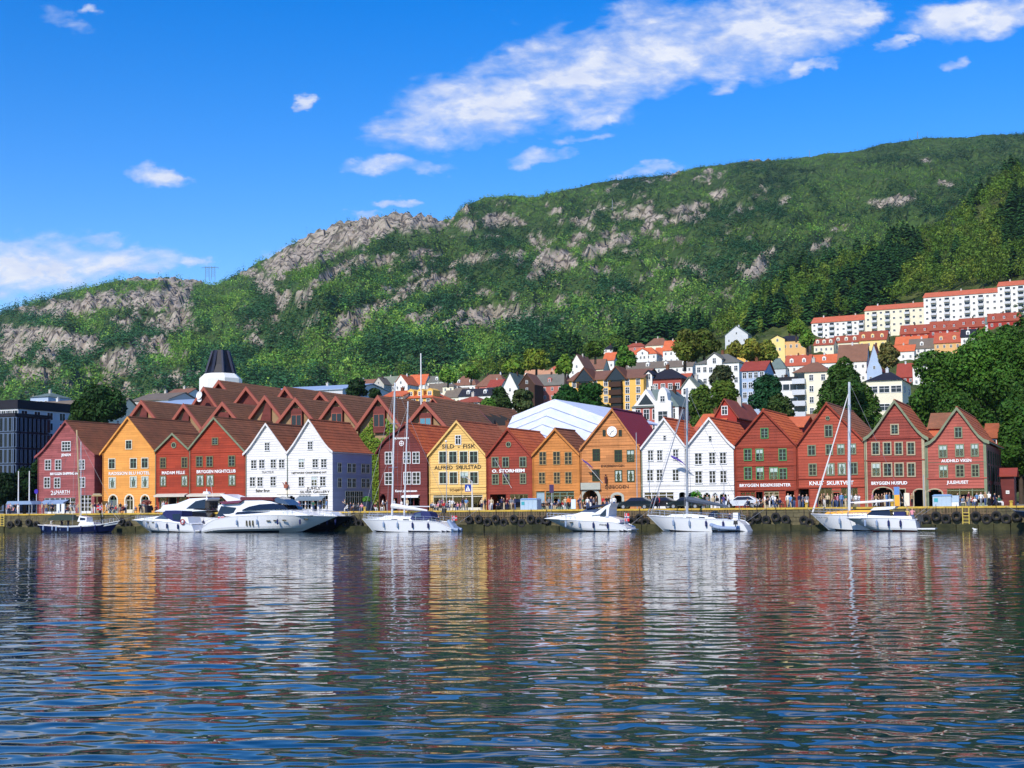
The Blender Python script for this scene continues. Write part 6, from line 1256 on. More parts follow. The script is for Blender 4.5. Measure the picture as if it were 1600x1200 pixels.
        if boom and sail:
            g = G(); n = 9
            for i in range(n): 
                t0, t1 = i / n, (i + 1) / n; h0, h1 = .26 * (1.15 - t0) ** .7 + .04, .26 * (1.15 - t1) ** .7 + .04
                g.tube((x0 + (bx_ - x0) * t0, 0, zg + (bz_ - zg) * t0 + h0 * .7), (x0 + (bx_ - x0) * t1, 0, zg + (bz_ - zg) * t1 + h1 * .7), h0, h1, 8)
            s.part(g, 'stowed_sail', sail, b)
        return m
    def ports(s, pts, w=.5, h=.12):
        for px, py in pts:
            x, z = s.p(px, py); b = s.hb(x) * .985; g = G()
            for sg in (-1, 1): g.box(x - w / 2, sg * b - .03, z - h / 2, x + w / 2, sg * b + .03, z + h / 2)
            s.part(g, 'porthole', BGL)
def norflag(boat, px, py, w_, h_):
    x, z = boat.p(px, py); g = G(); g.box(x, -.02, z - h_, x + w_, 0, z, 0); g.box(x - .005, -.03, z - h_ * .62, x + w_, .01, z - h_ * .38, 1); g.box(x + w_ * .28, -.03, z - h_, x + w_ * .5, .01, z, 1); g.box(x - .01, -.04, z - h_ * .56, x + w_, .02, z - h_ * .44, 2); g.box(x + w_ * .34, -.04, z - h_, x + w_ * .44, .02, z, 2)
    f = boat.part(g, 'ensign', [FLR, LW, FLB]); boat.part(G().tube((x, -.01, z - h_ - .9), (x, -.01, z + .1), .025, n=5), 'flag_staff', ALU, f)
# 1 blue wooden ketch, left
b = Boat('sailing_boat', 'old blue wooden sailing boat with white rail and green cover, leftmost boat', 187, 64, -4.2)
b.hull([(187, 814), (170, 818.5), (150, 820.5), (120, 822), (90, 821.5), (64, 820)], 3.2, 1.4, -.8, NAVY, wl=834, tm=.45, sf=.35, stripe=LW, deckm=TEAK)
b.sup('cabin', [(152, 821), (152, 815.5), (131, 814.8), (128, 821)], GEL, .5); b.sup('wheelhouse', [(140, 815), (140, 808), (128, 806), (126, 815)], GEL, .42); b.sup('cover', [(125, 813), (119, 804.5), (94, 803.5), (85, 810), (86, 813)], plain('green_tarpaulin', lin((44, 58, 48)), .85, 0, .15), .85, .5)
b.sup('window', [(138, 812.5), (138, 809.5), (130, 808.5), (130, 812.5)], BGL, .42, .18, lift=.015)
b.rig(120, 672, 820, .13, plain('varnished_mast', lin((206, 176, 130)), .4), boom=(90, 806), sail=None, lean=6, fore=(188, 812), back=(66, 820), spread=(.55,)); b.rig(126.5, 690, 820, .07, ALU, spread=(), lean=0)
b.part(G().tube((b.p(187, 814)[0], 0, b.p(187, 814)[1]), (b.p(166, 790)[0], 0, b.p(166, 790)[1]), .03, n=4), 'bow_line', ROPE); b.rail(180, 150, .55)
norflag(b, 160, 790, .9, .6)
for i, px in enumerate((78, 92, 105)): g = G(); x, z = b.p(px, 821); g.lathe([(.07, -.3), (.11, -.2), (.11, .2), (.07, .3)], 8, (x, -1.3, z - .35)); b.part(g, 'fender', [RUB])
# 2 express cruiser
b = Boat('motor_cruiser', 'white motor cruiser with blue cockpit canvas and red lifebelt, bow pointing left', 210, 311, -4.2)
b.hull([(210, 812), (235, 812.5), (262, 814), (290, 817), (311, 820)], 3.4, 2.6, .3, GEL, tm=.55, sf=.92, motor=True)
b.sup('foredeck', [(214, 812.3), (236, 808.5), (258, 806), (268, 810), (304, 816), (309, 819), (260, 815)], GEL, .78, .3); b.sup('windscreen', [(250, 810), (262, 803.5), (271, 811)], SKYGLASS, .7, .4); b.sup('canopy', [(262, 803), (266, 797.5), (292, 798.5), (292, 816), (280, 814), (268, 808)], NAVC, .74, .12); b.sup('canopy_window', [(278, 803), (290, 802.5), (290, 813), (279, 811)], BGL, .74, .12, lift=.02)
b.sup('side_bulwark', [(292, 815), (293, 807), (303, 808), (306, 818)], GEL, .85, .1); b.rail(213, 250, .5); b.ports([(241, 815.5), (251, 816)], .35, .12); x, z = b.p(298, 815); g = G()
for i in range(16): a0, a1 = i * math.pi / 8, (i + 1) * math.pi / 8; g.tube((x + math.cos(a0) * .3, -1.75, z + math.sin(a0) * .3), (x + math.cos(a1) * .3, -1.75, z + math.sin(a1) * .3), .08, n=6)
b.part(g, 'lifebelt', REDST); b.part(G().box(b.L - .1, -1.2, .12, b.L + .9, 1.2, .22), 'swim_platform', GEL)
# 3 flybridge yacht behind
b = Boat('motor_yacht', 'white flybridge yacht with large black wedge window, tucked behind two others', 250, 352, -.4)
b.hull([(250, 806), (290, 806), (330, 808), (352, 810)], 3.6, 2.2, .2, GEL, tm=.5, sf=.92, motor=True)
b.sup('saloon', [(262, 807), (268, 800), (330, 797), (334, 808)], BGL, .8, .08); b.sup('hardtop', [(252, 799), (262, 795), (266, 789), (286, 787), (306, 779), (334, 777.5), (334, 780), (312, 796), (334, 797.5), (300, 799.5)], GEL, .86, .1); b.sup('wedge_window', [(302, 794.5), (316, 783), (331, 780), (331, 794.5)], BGL, .86, .1, lift=.02)
x, z = b.p(323, 778); g = G(); g.tube((x, 0, z), (x, 0, z + 1.2), .06, n=6); g.taper([(x - .5, z + .5), (x + .5, z + .5), (x + .35, z + .85), (x - .35, z + .85)], lambda p, q: .25); b.part(g, 'radar_mast', GEL); b.part(G().tube((x + .8, .3, z), (x + .3, .3, z + 2.4), .02, n=4), 'antenna', GEL)
# 4 big motor yacht
b = Boat('motor_yacht', 'largest white motor yacht with three vertical hull windows, bow pointing right', 527, 333, -4.6)
b.hull([(527, 806.5), (490, 805), (450, 804.5), (410, 805), (375, 807), (352, 811), (340, 817), (333, 822)], 4.7, 5.2, .4, GEL, tm=.5, sf=.93, motor=True)
b.sup('superstructure', [(498, 805), (478, 800), (462, 796.5), (446, 788), (434, 783.5), (410, 780.5), (380, 781), (362, 786), (352, 790), (353, 797), (366, 806), (400, 807)], GEL, .84, .26)
b.sup('side_windows', [(391, 797), (402, 791.5), (418, 788), (440, 786.5), (454, 789), (464, 795.5), (440, 795.5), (410, 796.5)], BGL, .84, .26, lift=.5 * .0 + .03); b.sup('lower_windows', [(381, 803), (384, 799.8), (400, 798.8), (434, 798.8), (420, 800.5), (396, 802.5)], BGL, .84, .26, lift=.03)
b.sup('aft_glazing', [(352, 806), (358, 790.5), (381, 793), (378, 801), (362, 806)], BGL, .8, .1, lift=.03); b.sup('flybridge_coaming', [(385, 781.5), (386, 776.5), (434, 776.5), (438, 782), (420, 781)], plain('burgundy_canvas', lin((96, 40, 48)), .8), .66, .2); b.sup('flybridge_screen', [(434, 782.5), (440, 777), (450, 780), (462, 789), (444, 786)], SKYGLASS, .6, .3)
b.sup('radar_arch', [(354, 772), (362, 772.5), (385, 780), (392, 784), (380, 785), (366, 783)], GEL, .7, .1); b.sup('arch_stripe', [(356, 784), (392, 781.5), (386, 786), (362, 787.5)], plain('maroon_stripe', lin((104, 44, 70)), .5), .84, .2, lift=.03); b.rail(520, 455, .65, 9)
for k in range(3): x, z = b.p(401 + k * 4.8, 817); g = G(); [g.box(x - .1, sg * (b.hb(x) * .955) - .08, z - .32, x + .1, sg * (b.hb(x) * .955) + .08, z + .34) for sg in (-1, 1)]; b.part(g, 'hull_window', BGL)
b.ports([(435, 813.5), (445.5, 813), (458.5, 812.5), (488.5, 811)], .55, .16); norflag(b, 341, 802, -.9, .7); g = G(); b.sup('swim_platform', [(333, 829), (333, 826.5), (346, 825), (346, 829)], GEL, .85, .0)
# 5 dark hulled bow
b = Boat('motor_boat', 'dark-hulled motor boat whose bow shows past the big white yacht', 549, 480, -1.2)
b.hull([(549, 807), (520, 806), (480, 808)], 3.4, 3.0, .2, plain('black_hull', (.012, .014, .02), .3), tm=.5, sf=.9, motor=True, deckm=GEL); b.rail(546, 520, .6); b.sup('deckhouse', [(534, 806.5), (524, 800), (490, 799), (486, 807)], GEL, .7, .3)
# 6 white sloop C
b = Boat('sailing_boat', 'white sailing yacht with navy sprayhood and stern dinghy, before the maroon house', 566, 712, -4.4)
b.hull([(566, 811), (600, 812), (640, 813), (680, 814.5), (695, 816), (700, 820), (712, 826)], 3.7, 1.5, 0, GEL, tm=.55, sf=.75); b.sup('coachroof', [(586, 812.5), (598, 808), (618, 806.5), (660, 808), (676, 812), (676, 815)], GEL, .55, .5)
for px in (622, 640, 657): b.sup('cabin_window', [(px - 5, 812), (px - 4, 810.8), (px + 4, 811), (px + 5, 812.2)], BGL, .55, .35, lift=.04)
b.sup('sprayhood', [(647, 810), (653, 801), (664, 798.8), (676, 800), (680, 808), (672, 812), (650, 811.5)], NAVC, .6, .25); b.sup('hood_window', [(652, 808), (656, 802.5), (663, 801), (665, 808)], SKYGLASS, .6, .25, lift=.02); b.rig(617, 598, 812, .13, ALU, boom=(668, 799, 793), sail=SAILW, fore=(567, 810), back=(708, 815), lean=-4.5); b.rail(569, 600, .6); b.rail(600, 696, .6, 8)
g = G(); x, z = b.p(694, 812); g.tube((x - .2, .5, z - .1), (x - .2, .5, z + 1.0), .05, n=5); g.taper([(x - .5, z + .8), (x - .05, z + .8), (x, z + 1.3), (x - .45, z + 1.4)], lambda p, q: .2, .5); b.part(g, 'outboard_motor', OUTB); norflag(b, 706, 806, .7, .55)
d_ = Boat('dinghy', 'grey rubber dinghy hoisted on the stern of the white sloop', 706, 722, -4.4, 'dinghy', 'dinghies by the yachts'); g = G(); 
for y in (-.5, .5): 
    pts = [d_.p(703, 813), d_.p(707, 820), d_.p(712, 827), d_.p(719, 828)]; [g.tube((a[0], y, a[1]), (c[0], y, c[1]), .22, n=8) for a, c in zip(pts, pts[1:])]
d_.part(g, 'tube', RUB); x, z = d_.p(711, 822); d_.part(G().add([(d_.p(704, 814)[0], -.5, d_.p(704, 814)[1]), (d_.p(704, 814)[0], .5, d_.p(704, 814)[1]), (d_.p(718, 829)[0], .5, .2), (d_.p(718, 829)[0], -.5, .2)], [(0, 1, 2, 3)]), 'floor', RUB)
# 7 second sloop behind
b = Boat('sailing_boat', 'second white sloop hidden behind the first, its mast slanting past the maroon house', 574, 676, -.9)
b.hull([(574, 808), (620, 809), (676, 811)], 3.2, 1.3, .3, GEL, tm=.55, sf=.75); b.sup('coachroof', [(596, 809.5), (606, 805.5), (650, 805.5), (656, 810)], GEL, .5, .4); b.rig(637.5, 627, 806, .11, ALU, boom=(672, 791.5, 791), sail=None, fore=(575, 807), lean=-6, spread=(.5,)); b.rail(577, 670, .55, 10)
# 8 cruiser D
b = Boat('motor_cruiser', 'white sports cruiser with slanted arch and dark bimini under the clock house', 852, 985, -4.4)
b.hull([(852, 810), (880, 811.5), (920, 813), (955, 815), (970, 816), (978, 820), (985, 824)], 3.6, 3.4, .2, GEL, tm=.52, sf=.92, motor=True, boot=ANTI); b.sup('deck_moulding', [(856, 810), (880, 805.5), (905, 802.5), (914, 800), (930, 800), (960, 807), (974, 812), (975, 816.5), (920, 813)], GEL, .82, .3)
b.sup('windscreen', [(908, 802), (921, 794.5), (941, 795), (930, 804)], plain('tinted_screen', lin((70, 82, 104)), .08, 0, 0, .7), .66, .35); b.sup('arch', [(930, 805), (953, 790), (961, 786), (958, 793), (957, 807), (952, 807), (953, 797), (944, 803.5)], GEL, .8, .08); b.sup('arch_glazing', [(943, 805), (953.5, 794), (953.5, 806)], BGL, .8, .08, lift=.02); b.sup('bimini', [(921, 794.5), (930, 790), (958, 786.5), (958, 788.5), (934, 793)], NAVY, .7, .05)
b.ports([(885, 815), (900.5, 816)], .42, .13); norflag(b, 976, 802, .55, .9); b.rail(855, 905, .65, 7); lettering(b.root, 'Windy', b.p(950, 819.5)[0], b.p(950, 819.5)[1], .95, .2, LD, y=-1.75); b.part(G().box(b.L - .5, -1.4, .15, b.L + .5, 1.4, .26), 'swim_platform', GEL)
# 9 sloop E
b = Boat('sailing_boat', 'white sloop with grey mast and charcoal boom cover before the two white gables', 1011, 1166, -4.4)
b.hull([(1011, 805), (1040, 807), (1080, 809), (1130, 811), (1158, 813), (1166, 820)], 3.6, 1.9, .4, GEL, tm=.55, sf=.72); b.sup('coachroof', [(1040, 808), (1052, 803.5), (1080, 803), (1112, 806), (1124, 811)], GEL, .52, .5)
for px in (1066, 1080, 1100): b.sup('cabin_window', [(px - 5, 808.5), (px - 4, 807.2), (px + 4, 807.6), (px + 5, 809)], BGL, .52, .35, lift=.05)
b.sup('sprayhood', [(1109, 807), (1113, 800.5), (1118, 798), (1126, 808)], BGL, .5, .2); b.rig(1073.5, 606, 808, .16, ALUG, boom=(1136, 792, 783), sail=plain('charcoal_cover', lin((78, 88, 104)), .85, 0, .1), fore=(1012, 804), back=(1164, 812), spread=(.36, .68)); b.rail(1013, 1050, .65, 5); b.rail(1050, 1160, .6, 9)
b.sup('locker', [(1149, 812), (1149, 801), (1157, 801), (1157, 812)], GEL, .3, 0, y=-.6); b.part(G().tube((b.p(1068, 640)[0], -.2, b.p(1068, 640)[1]), (b.p(1018, 803)[0], -.2, b.p(1018, 803)[1]), .07, .05, 6), 'spinnaker_pole', ALUG)
d_ = Boat('dinghy', 'light blue-grey inflatable dinghy with small outboard beside the sloop', 1109, 1152, -6.6, 'dinghy', 'dinghies by the yachts'); g = G(); L = d_.L
for sg in (-1, 1):
    pts = [(0.1, 0, .75), (.5, sg * .45, .55), (1.3, sg * .62, .38), (L, sg * .62, .32)]; [g.tube(a, c, .2, n=10) for a, c in zip(pts, pts[1:])]
d_.part(g, 'tube', RUB, smooth=False); d_.part(G().box(1, -.5, .1, L - .2, .5, .2), 'floor', RUB); x = L - .25; g = G(); g.tube((x, 0, .1), (x, 0, .9), .06, n=6); g.taper([(x - .2, .75), (x + .25, .75), (x + .2, 1.2), (x - .15, 1.2)], lambda p, q: .14); d_.part(g, 'outboard_motor', OUTB)
# 10 sloop F
b = Boat('sailing_boat', 'white yacht with tall mast, slanting furled headsail and yellow cover, before KNUT SKURTVEIT', 1267, 1425, -2.2)
b.hull([(1267, 803), (1300, 804), (1360, 805), (1425, 808)], 3.8, 1.9, .5, GEL, tm=.55, sf=.75); b.sup('yellow_cover', [(1291, 803), (1295, 799.5), (1340, 797), (1362, 797), (1364, 802.5)], plain('yellow_cover', lin((236, 170, 62)), .8, 0, .1), .5, .3); b.sup('coachroof', [(1300, 804), (1312, 801), (1400, 801), (1408, 806)], GEL, .55, .4)
b.rig(1327, 597, 803, .17, ALU, boom=(1396, 782, 785.5), sail=None, furl=(1270, 800), back=(1424, 806), spread=(.4, .62, .82)); b.part(G().tube((b.p(1335, 785)[0], 0, b.p(1335, 786)[1]), (b.p(1395, 782)[0], 0, b.p(1395, 782.5)[1] + .06), .15, .12, 8), 'stowed_sail', SAILW)
b.rail(1270, 1330, .6, 6); lettering(b.root, 'SOLA YES', b.p(1287, 808.5)[0], b.p(1287, 808.5)[1], 1.2, .16, LD, y=-1.15)
# 11 cruiser G
b = Boat('motor_cruiser', 'white hardtop cruiser with thin red waterline, overlapping the tall-masted yacht', 1321, 1432, -6.2)
b.hull([(1321, 809.5), (1345, 809), (1375, 809), (1405, 809.5), (1424, 811), (1432, 812)], 3.3, 2.8, .2, GEL, boot=REDST, tm=.52, sf=.93, motor=True, stripe=None); b.sup('deck_moulding', [(1324, 809.3), (1345, 806), (1356, 804.5), (1395, 806), (1426, 806), (1428, 811), (1380, 810)], GEL, .8, .25)
b.sup('windscreen', [(1354, 805.5), (1366, 797), (1392, 795.5), (1394, 806.5)], BGL, .7, .2); b.sup('hardtop', [(1362, 797.5), (1368, 793), (1388, 791.5), (1402, 791), (1400, 794), (1392, 796)], GEL, .76, .1); b.sup('canvas_roll', [(1398, 806), (1399, 799.5), (1416, 799.5), (1416, 806)], NAVC, .7, .1); b.rail(1324, 1358, .55, 5)
b.part(G().box(b.L - .1, -1.1, .2, b.L + 1.9, 1.1, .32), 'swim_platform', [GEL]); g = G(); x = b.L + .35; g.tube((x, 0, .1), (x, 0, 1.1), .09, n=6); g.taper([(x - .3, 1.0), (x + .35, 1.0), (x + .25, 1.65), (x - .25, 1.65)], lambda p, q: .2); b.part(g, 'outboard_motor', OUTB)
# 12 edge boat
b = Boat('motor_boat', 'dark slate-hulled boat entering at the right frame edge', 1583, 1668, -2.4)
b.hull([(1583, 798), (1600, 799), (1668, 801)], 3.4, 2.6, .2, plain('slate_hull', lin((58, 74, 96)), .3), tm=.5, sf=.9, motor=True, deckm=GEL); b.sup('cabin', [(1612, 799.5), (1622, 789), (1655, 789), (1660, 800)], GEL, .7, .2)

for o_ in [o for o in col.objects if o.get('category') == 'boat']:                # fenders on the outer side and mooring lines to the kerb
    h_ = next((c for c in o_.children if c.name.startswith('hull')), None)
    if not h_: continue
    cs = [v.co for v in h_.data.vertices]; xs = [c.x for c in cs]; x0, x1 = min(xs), max(xs); sgn = 1
    for q in (.3, .46, .62, .78):
        x = x0 + (x1 - x0) * q; near_ = [c for c in cs if abs(c.x - x) < (x1 - x0) * .04 and c.y < 0]
        if not near_: continue
        y = min(c.y for c in near_); zt = max(c.z for c in near_); g = G(); g.lathe([(.04, -.36), (.11, -.26), (.12, .2), (.05, .32)], 8, (x, y - .1, zt * .62)); g.tube((x, y - .1, zt * .62 + .3), (x, y + .05, zt + .05), .015, n=3); g.build('fender', RUB if q < .5 else NAVC, o_)
    w0_ = (o_.location - O0).dot(WV)
    for x, dx in ((x0 + .3, -1.2), (x1 - .3, 1.2)):
        near_ = [c for c in cs if abs(c.x - x) < .8]; zt = max(c.z for c in near_) if near_ else 1; G().tube((x, 0, zt), (x + dx, -w0_ - .1, QZ + .1), .02, n=4).build('mooring_line', ROPE, o_)

# ================================================================ quay fittings
TYRE = plain('tyre_rubber', (.022, .021, .02), .85, 0, .3); gt = G(); prof = [(.26, -.12), (.40, -.17), (.50, -.13), (.53, 0), (.50, .13), (.40, .17), (.26, .12), (.27, 0)]; N = 18
for i in range(N):
    for (ra, ya), (rb, yb) in zip(prof, prof[1:] + prof[:1]):
        a0, a1 = 2 * math.pi * i / N, 2 * math.pi * (i + 1) / N; gt.add([(ra * math.cos(a0), ya, ra * math.sin(a0)), (ra * math.cos(a1), ya, ra * math.sin(a1)), (rb * math.cos(a1), yb, rb * math.sin(a1)), (rb * math.cos(a0), yb, rb * math.sin(a0))], [(0, 1, 2, 3)])
tm_ = gt.mesh('tyre', TYRE); cm_ = G().tube((0, .02, .5), (0, .1, 1.25), .03, n=5).mesh('chain', plain('rusty_chain', (.08, .05, .035), .8)); TY = [
 ('left end of the quay, right of the yellow ladder', [(16, 820), (28, 816.5), (45, 816.5), (57, 820)]), ('gap between the blue boat and the blue-canvas cruiser', [(190, 815), (201, 820)]), ('dark gap between the big yacht and the sprayhood sloop', [(540, 818), (552, 812), (561, 818)]),
 ('long run between the sprayhood sloop and the sports cruiser', [(733, 812), (748, 811.5), (762, 816), (774.5, 811), (787.5, 816.5), (802.5, 811), (815.5, 817.5), (829.5, 811), (842.5, 815), (853.5, 812.5)]), ('gap between sports cruiser and grey-masted sloop', [(987, 815), (999, 809.5), (1008, 816)]),
 ('run between the grey-masted sloop and the tall-masted yacht', [(1171, 814), (1182.5, 807.5), (1197, 812.5), (1212, 808), (1227.5, 812), (1256, 813), (1265, 817)]), ('run between the hardtop cruiser and the right yellow ladder', [(1447, 811.5), (1462.6, 806.5), (1478, 811), (1494.5, 806.5)]), ('run right of the right yellow ladder', [(1524.5, 806.5), (1541.5, 811.5), (1556.6, 806), (1572, 811), (1588.5, 807)])]
ORD = ['first', 'second', 'third', 'fourth', 'fifth', 'sixth', 'seventh', 'eighth', 'ninth', 'tenth']
for where, L in TY:
    for i, (px, py) in enumerate(L):
        u, z = row(px, py, -.35); t = thing('tyre_fender', f'{ORD[i]} tyre from left in the {where}', 'tyre', RW(u, -.38, z), -QA, 'tyre fenders hanging on the quay wall'); t.scale = (1, 1, 1)
        link('tyre', tm_, t).rotation_euler = (0, rr_.random() * 6, 0); link('chain', cm_, t)
for px, pt, pb, lb in ((3.5, 806, 835, 'yellow quay ladder at the left frame edge'), (1509, 797, 829, 'yellow quay ladder below the salmon end house')):
    u, zt = row(px, pt, -.4); _, zb = row(px, pb, -.4); t = thing('ladder', lb, 'ladder', RW(u, -.4, 0), -QA, 'yellow ladders on the quay wall'); m = plain('ladder_yellow', lin((226, 200, 92)), .6, 0, .12)
    for x in (-.32, .32): G().tube((x, 0, zb), (x, 0, zt + .3), .05, n=6).build('rail', m, t)
    k = zb + .2
    while k < zt: G().tube((-.32, 0, k), (.32, 0, k), .035, n=5).build('rung', m, t); k += .34
def pole(name, label, cat, px, w0, py_t, r, mat, group=None, r1=None):
    u, z = row(px, py_t, w0); t = thing(name, label, cat, RW(u, w0, QZ), -QA, group); G().tube((0, 0, 0), (0, 0, z - QZ), r, r1 or r * .7, 8).build('pole', mat, t); return t, z - QZ
WP = plain('white_pole', (.78, .78, .76), .4, 0, .04)
pole('flagpole', 'left of the two bare white flagpoles at the left edge', 'flagpole', 29, 8, 736, .1, WP, 'bare white flagpoles'); pole('flagpole', 'right of the two bare white flagpoles at the left edge', 'flagpole', 46, 8, 736, .1, WP, 'bare white flagpoles')
pole('flagpole', 'thin white flagpole rising above the hotel roofs', 'flagpole', 657.5, 48, 552, .14, WP)
for px, pt, w_, lb in ((697, 690, 9, 'slim street lamp in front of the yellow warehouse left windows'), (994, 676, 9, 'slim pole before the right side of the clock house'), (1443, 742, 5, 'slim pole between the crimson and salmon houses'), (1131, 752, 9, 'short slim pole before the right white gable'), (862, 770, 3, 'sign pole before the ochre house')):
    t, h = pole('street_lamp', lb, 'street lamp', px, w_, pt, .06, ALUG, 'slim grey poles along the wharf')
    if 'lamp' in lb: G().ball((0, 0, h + .05), .16, .16, .13, 10, 6).build('lamp_head', LAMPW, t)
    if 'sign' in lb: G().box(-.28, -.05, h, .28, .0, h + 1.0).build('sign_plate', plain('plum_sign', lin((66, 44, 84)), .5), t)
t, h = pole('crossing_sign', 'blue pedestrian crossing sign on lamp post before the yellow warehouse', 'road sign', 737.5, 5, 752, .09, WP)
g = G(); g.box(-.95, -.1, h - 1.3, -.1, -.04, h - .4); pl2 = g.build('sign_plate', plain('sign_blue', lin((24, 62, 150)), .4, 0, 0), t); G().prism([(-.85, h - 1.2), (-.2, h - 1.2), (-.525, h - .5)], -.12, -.1).build('white_triangle', LW, pl2)
g = G(); c_ = -.525; z_ = h - .95; g.ball((c_, -.13, z_ + .2), .045, .02, .045, 8, 5); g.box(c_ - .03, -.14, z_ - .03, c_ + .03, -.12, z_ + .15); g.tube((c_, -.13, z_), (c_ - .09, -.13, z_ - .2), .022, n=4); g.tube((c_, -.13, z_), (c_ + .09, -.13, z_ - .2), .022, n=4); g.build('walking_figure', LD, pl2)
g = G(); g.tube((0, 0, h), (-.9, -.1, h + .55), .05, n=5); g.box(-1.3, -.22, h + .5, -.8, .02, h + .6); g.build('lamp_arm', ALUG, t)
t, h = pole('parking_sign', 'purple-blue round sign on pole beside the dusty rose house', 'road sign', 57, 8, 768, .05, WP); G().tube((0, -.08, h), (0, -.03, h), .35, n=16).build('sign_plate', plain('sign_violet', lin((64, 40, 160)), .4), t)
# house flags
FV = plain('violet_flag', lin((92, 70, 158)), .8, 0, .25)
for (p0, p1, lb) in (((774, 718), (790.5, 759), 'violet flag on slanting staff over O. STORHEIM lettering'), ((909, 717), (934, 751), 'violet flag sagging over the left windows of the clock house'), ((1047, 711), (1077, 738), 'violet flag before the joined white gables')):
    (u0_, z0_), (u1_, z1_) = row(*p0, 11), row(*p1, 11); t = thing('flag', lb, 'flag', RW(u1_, 12.9, z1_), -QA, 'violet flags along the fronts'); du, dz = u0_ - u1_, z0_ - z1_
    G().tube((0, 0, -.3), (du, -1.9, dz), .035, n=5).build('staff', WP, t); g = G(); n = 8
    for i in range(n):
        a, c = i / n, (i + 1) / n; wA, wB = .5 - .35 * abs(a - .4), .5 - .35 * abs(c - .4); bow = .35 * math.sin(math.pi * a) * (1 if du < -2 else .5); bow2 = .35 * math.sin(math.pi * c) * (1 if du < -2 else .5)
        pA = (du * (1 - a * .85), -1.9 * (1 - a * .85), dz * (1 - a * .85) + bow); pB = (du * (1 - c * .85), -1.9 * (1 - c * .85), dz * (1 - c * .85) + bow2); w1, w2 = .14 * math.sin(i * 1.8), .14 * math.sin((i + 1) * 1.8)
        g.add([(pA[0], pA[1], pA[2]), (pB[0], pB[1], pB[2]), (pB[0] + wB * .8, pB[1] - .1 + w2, pB[2] - wB), (pA[0] + wA * .8, pA[1] - .1 + w1, pA[2] - wA)], [(0, 1, 2, 3)])
    g.build('cloth', FV, t)
# utility cabinets, boxes, planters, boards
CABB = plain('pale_blue_cabinet', lin((172, 192, 208)), .6, 0, .06)
def cabinet(px0, px1, py, w0, label):
    u0_, zt = row(px0, py, w0); u1_, _ = row(px1, py, w0); W_ = u1_ - u0_; h = zt - QZ; t = thing('utility_cabinet', label, 'utility cabinet', RW(u0_, w0, QZ), -QA, 'pale blue cabinets on the quay')
    G().box(0, 0, 0, W_, 1.4, h - .1).build('body', CABB, t); G().add([(-.08, -.08, h - .1), (W_ + .08, -.08, h - .1), (W_ + .08, 1.48, h - .1), (-.08, 1.48, h - .1), (.15, .1, h + .06), (W_ - .15, .1, h + .06), (W_ - .15, 1.3, h + .06), (.15, 1.3, h + .06)], [(0, 3, 2, 1), (4, 5, 6, 7), (0, 1, 5, 4), (1, 2, 6, 5), (2, 3, 7, 6), (3, 0, 4, 7)]).build('lid', plain('cabinet_lid', lin((128, 160, 196)), .5), t)
    for i in range(4): G().box(W_ * i / 4 + .04, -.03, .08, W_ * (i + 1) / 4 - .04, 0, h - .2).build('door', CABB, t)
    G().box(.15, -.05, h - .75, .55, -.03, h - .35).build('notice', plain('teal_notice', lin((60, 160, 170)), .6), t)
cabinet(813, 839, 779.5, 1.6, 'pale blue slatted cabinet in front of the ochre-red house boundary'); cabinet(1457, 1486, 773.5, 1.4, 'pale blue cabinet before the dark passage of the end house')
def simple(name, label, cat, px, w0, parts, group=None):
    t = thing(name, label, cat, RW(rowu(px, w0), w0, QZ), -QA, group)
    for nm, g, m in parts: g.build(nm, m, t)
    return t
simple('storage_box', 'white box with lid right beside the right cabinet', 'box', 1491, 1.6, [('body', G().box(-.4, 0, 0, .45, .7, .55), GEL), ('lid', G().box(-.44, -.04, .55, .49, .74, 1.25), CABB)])
POTD = plain('dark_planter', lin((34, 32, 44)), .7)
def plantm(r, z0, z1, n, c, seed):
    g = np.random.default_rng(seed); V, d, k = leaf_cloud(n, [(0, 0, (z0 + z1) / 2, r, r, (z1 - z0) / 2)], .12, g); Vq, Fc = quads(V); return np_mesh('foliage', Vq, Fc, LEAF, np.repeat(tint(n, lin(c), g, .3), 4, axis=0))
t = simple('planter', 'dark square planter with red flowers before the orange hotel', 'planter', 229, 4, [('pot', G().add([(-.45, -.45, 0), (.45, -.45, 0), (.45, .45, 0), (-.45, .45, 0), (-.6, -.6, 1.1), (.6, -.6, 1.1), (.6, .6, 1.1), (-.6, .6, 1.1)], [(0, 3, 2, 1), (4, 5, 6, 7), (0, 1, 5, 4), (1, 2, 6, 5), (2, 3, 7, 6), (3, 0, 4, 7)]), POTD)], 'dark planters'); link('foliage', plantm(.7, 1.1, 1.9, 240, (150, 70, 60), 3), t)
t = simple('planter', 'tall dark planter with bright green plant by the blue-grey side wall', 'planter', 573, 6, [('pot', G().lathe([(.38, 0), (.5, 1.2), (.5, 1.25), (.4, 1.25)], 12), plain('slate_pot', lin((44, 56, 76)), .6))], 'dark planters'); link('foliage', plantm(.6, 1.2, 2.0, 260, (90, 140, 50), 4), t)
t = simple('bush', 'bright green bush showing in the white house archway', 'bush', 1088, 12.2, [('stem', G().tube((0, 0, 0), (0, 0, .6), .05), BARK)]); link('foliage', plantm(.75, .2, 2.3, 420, (70, 140, 30), 5), t)
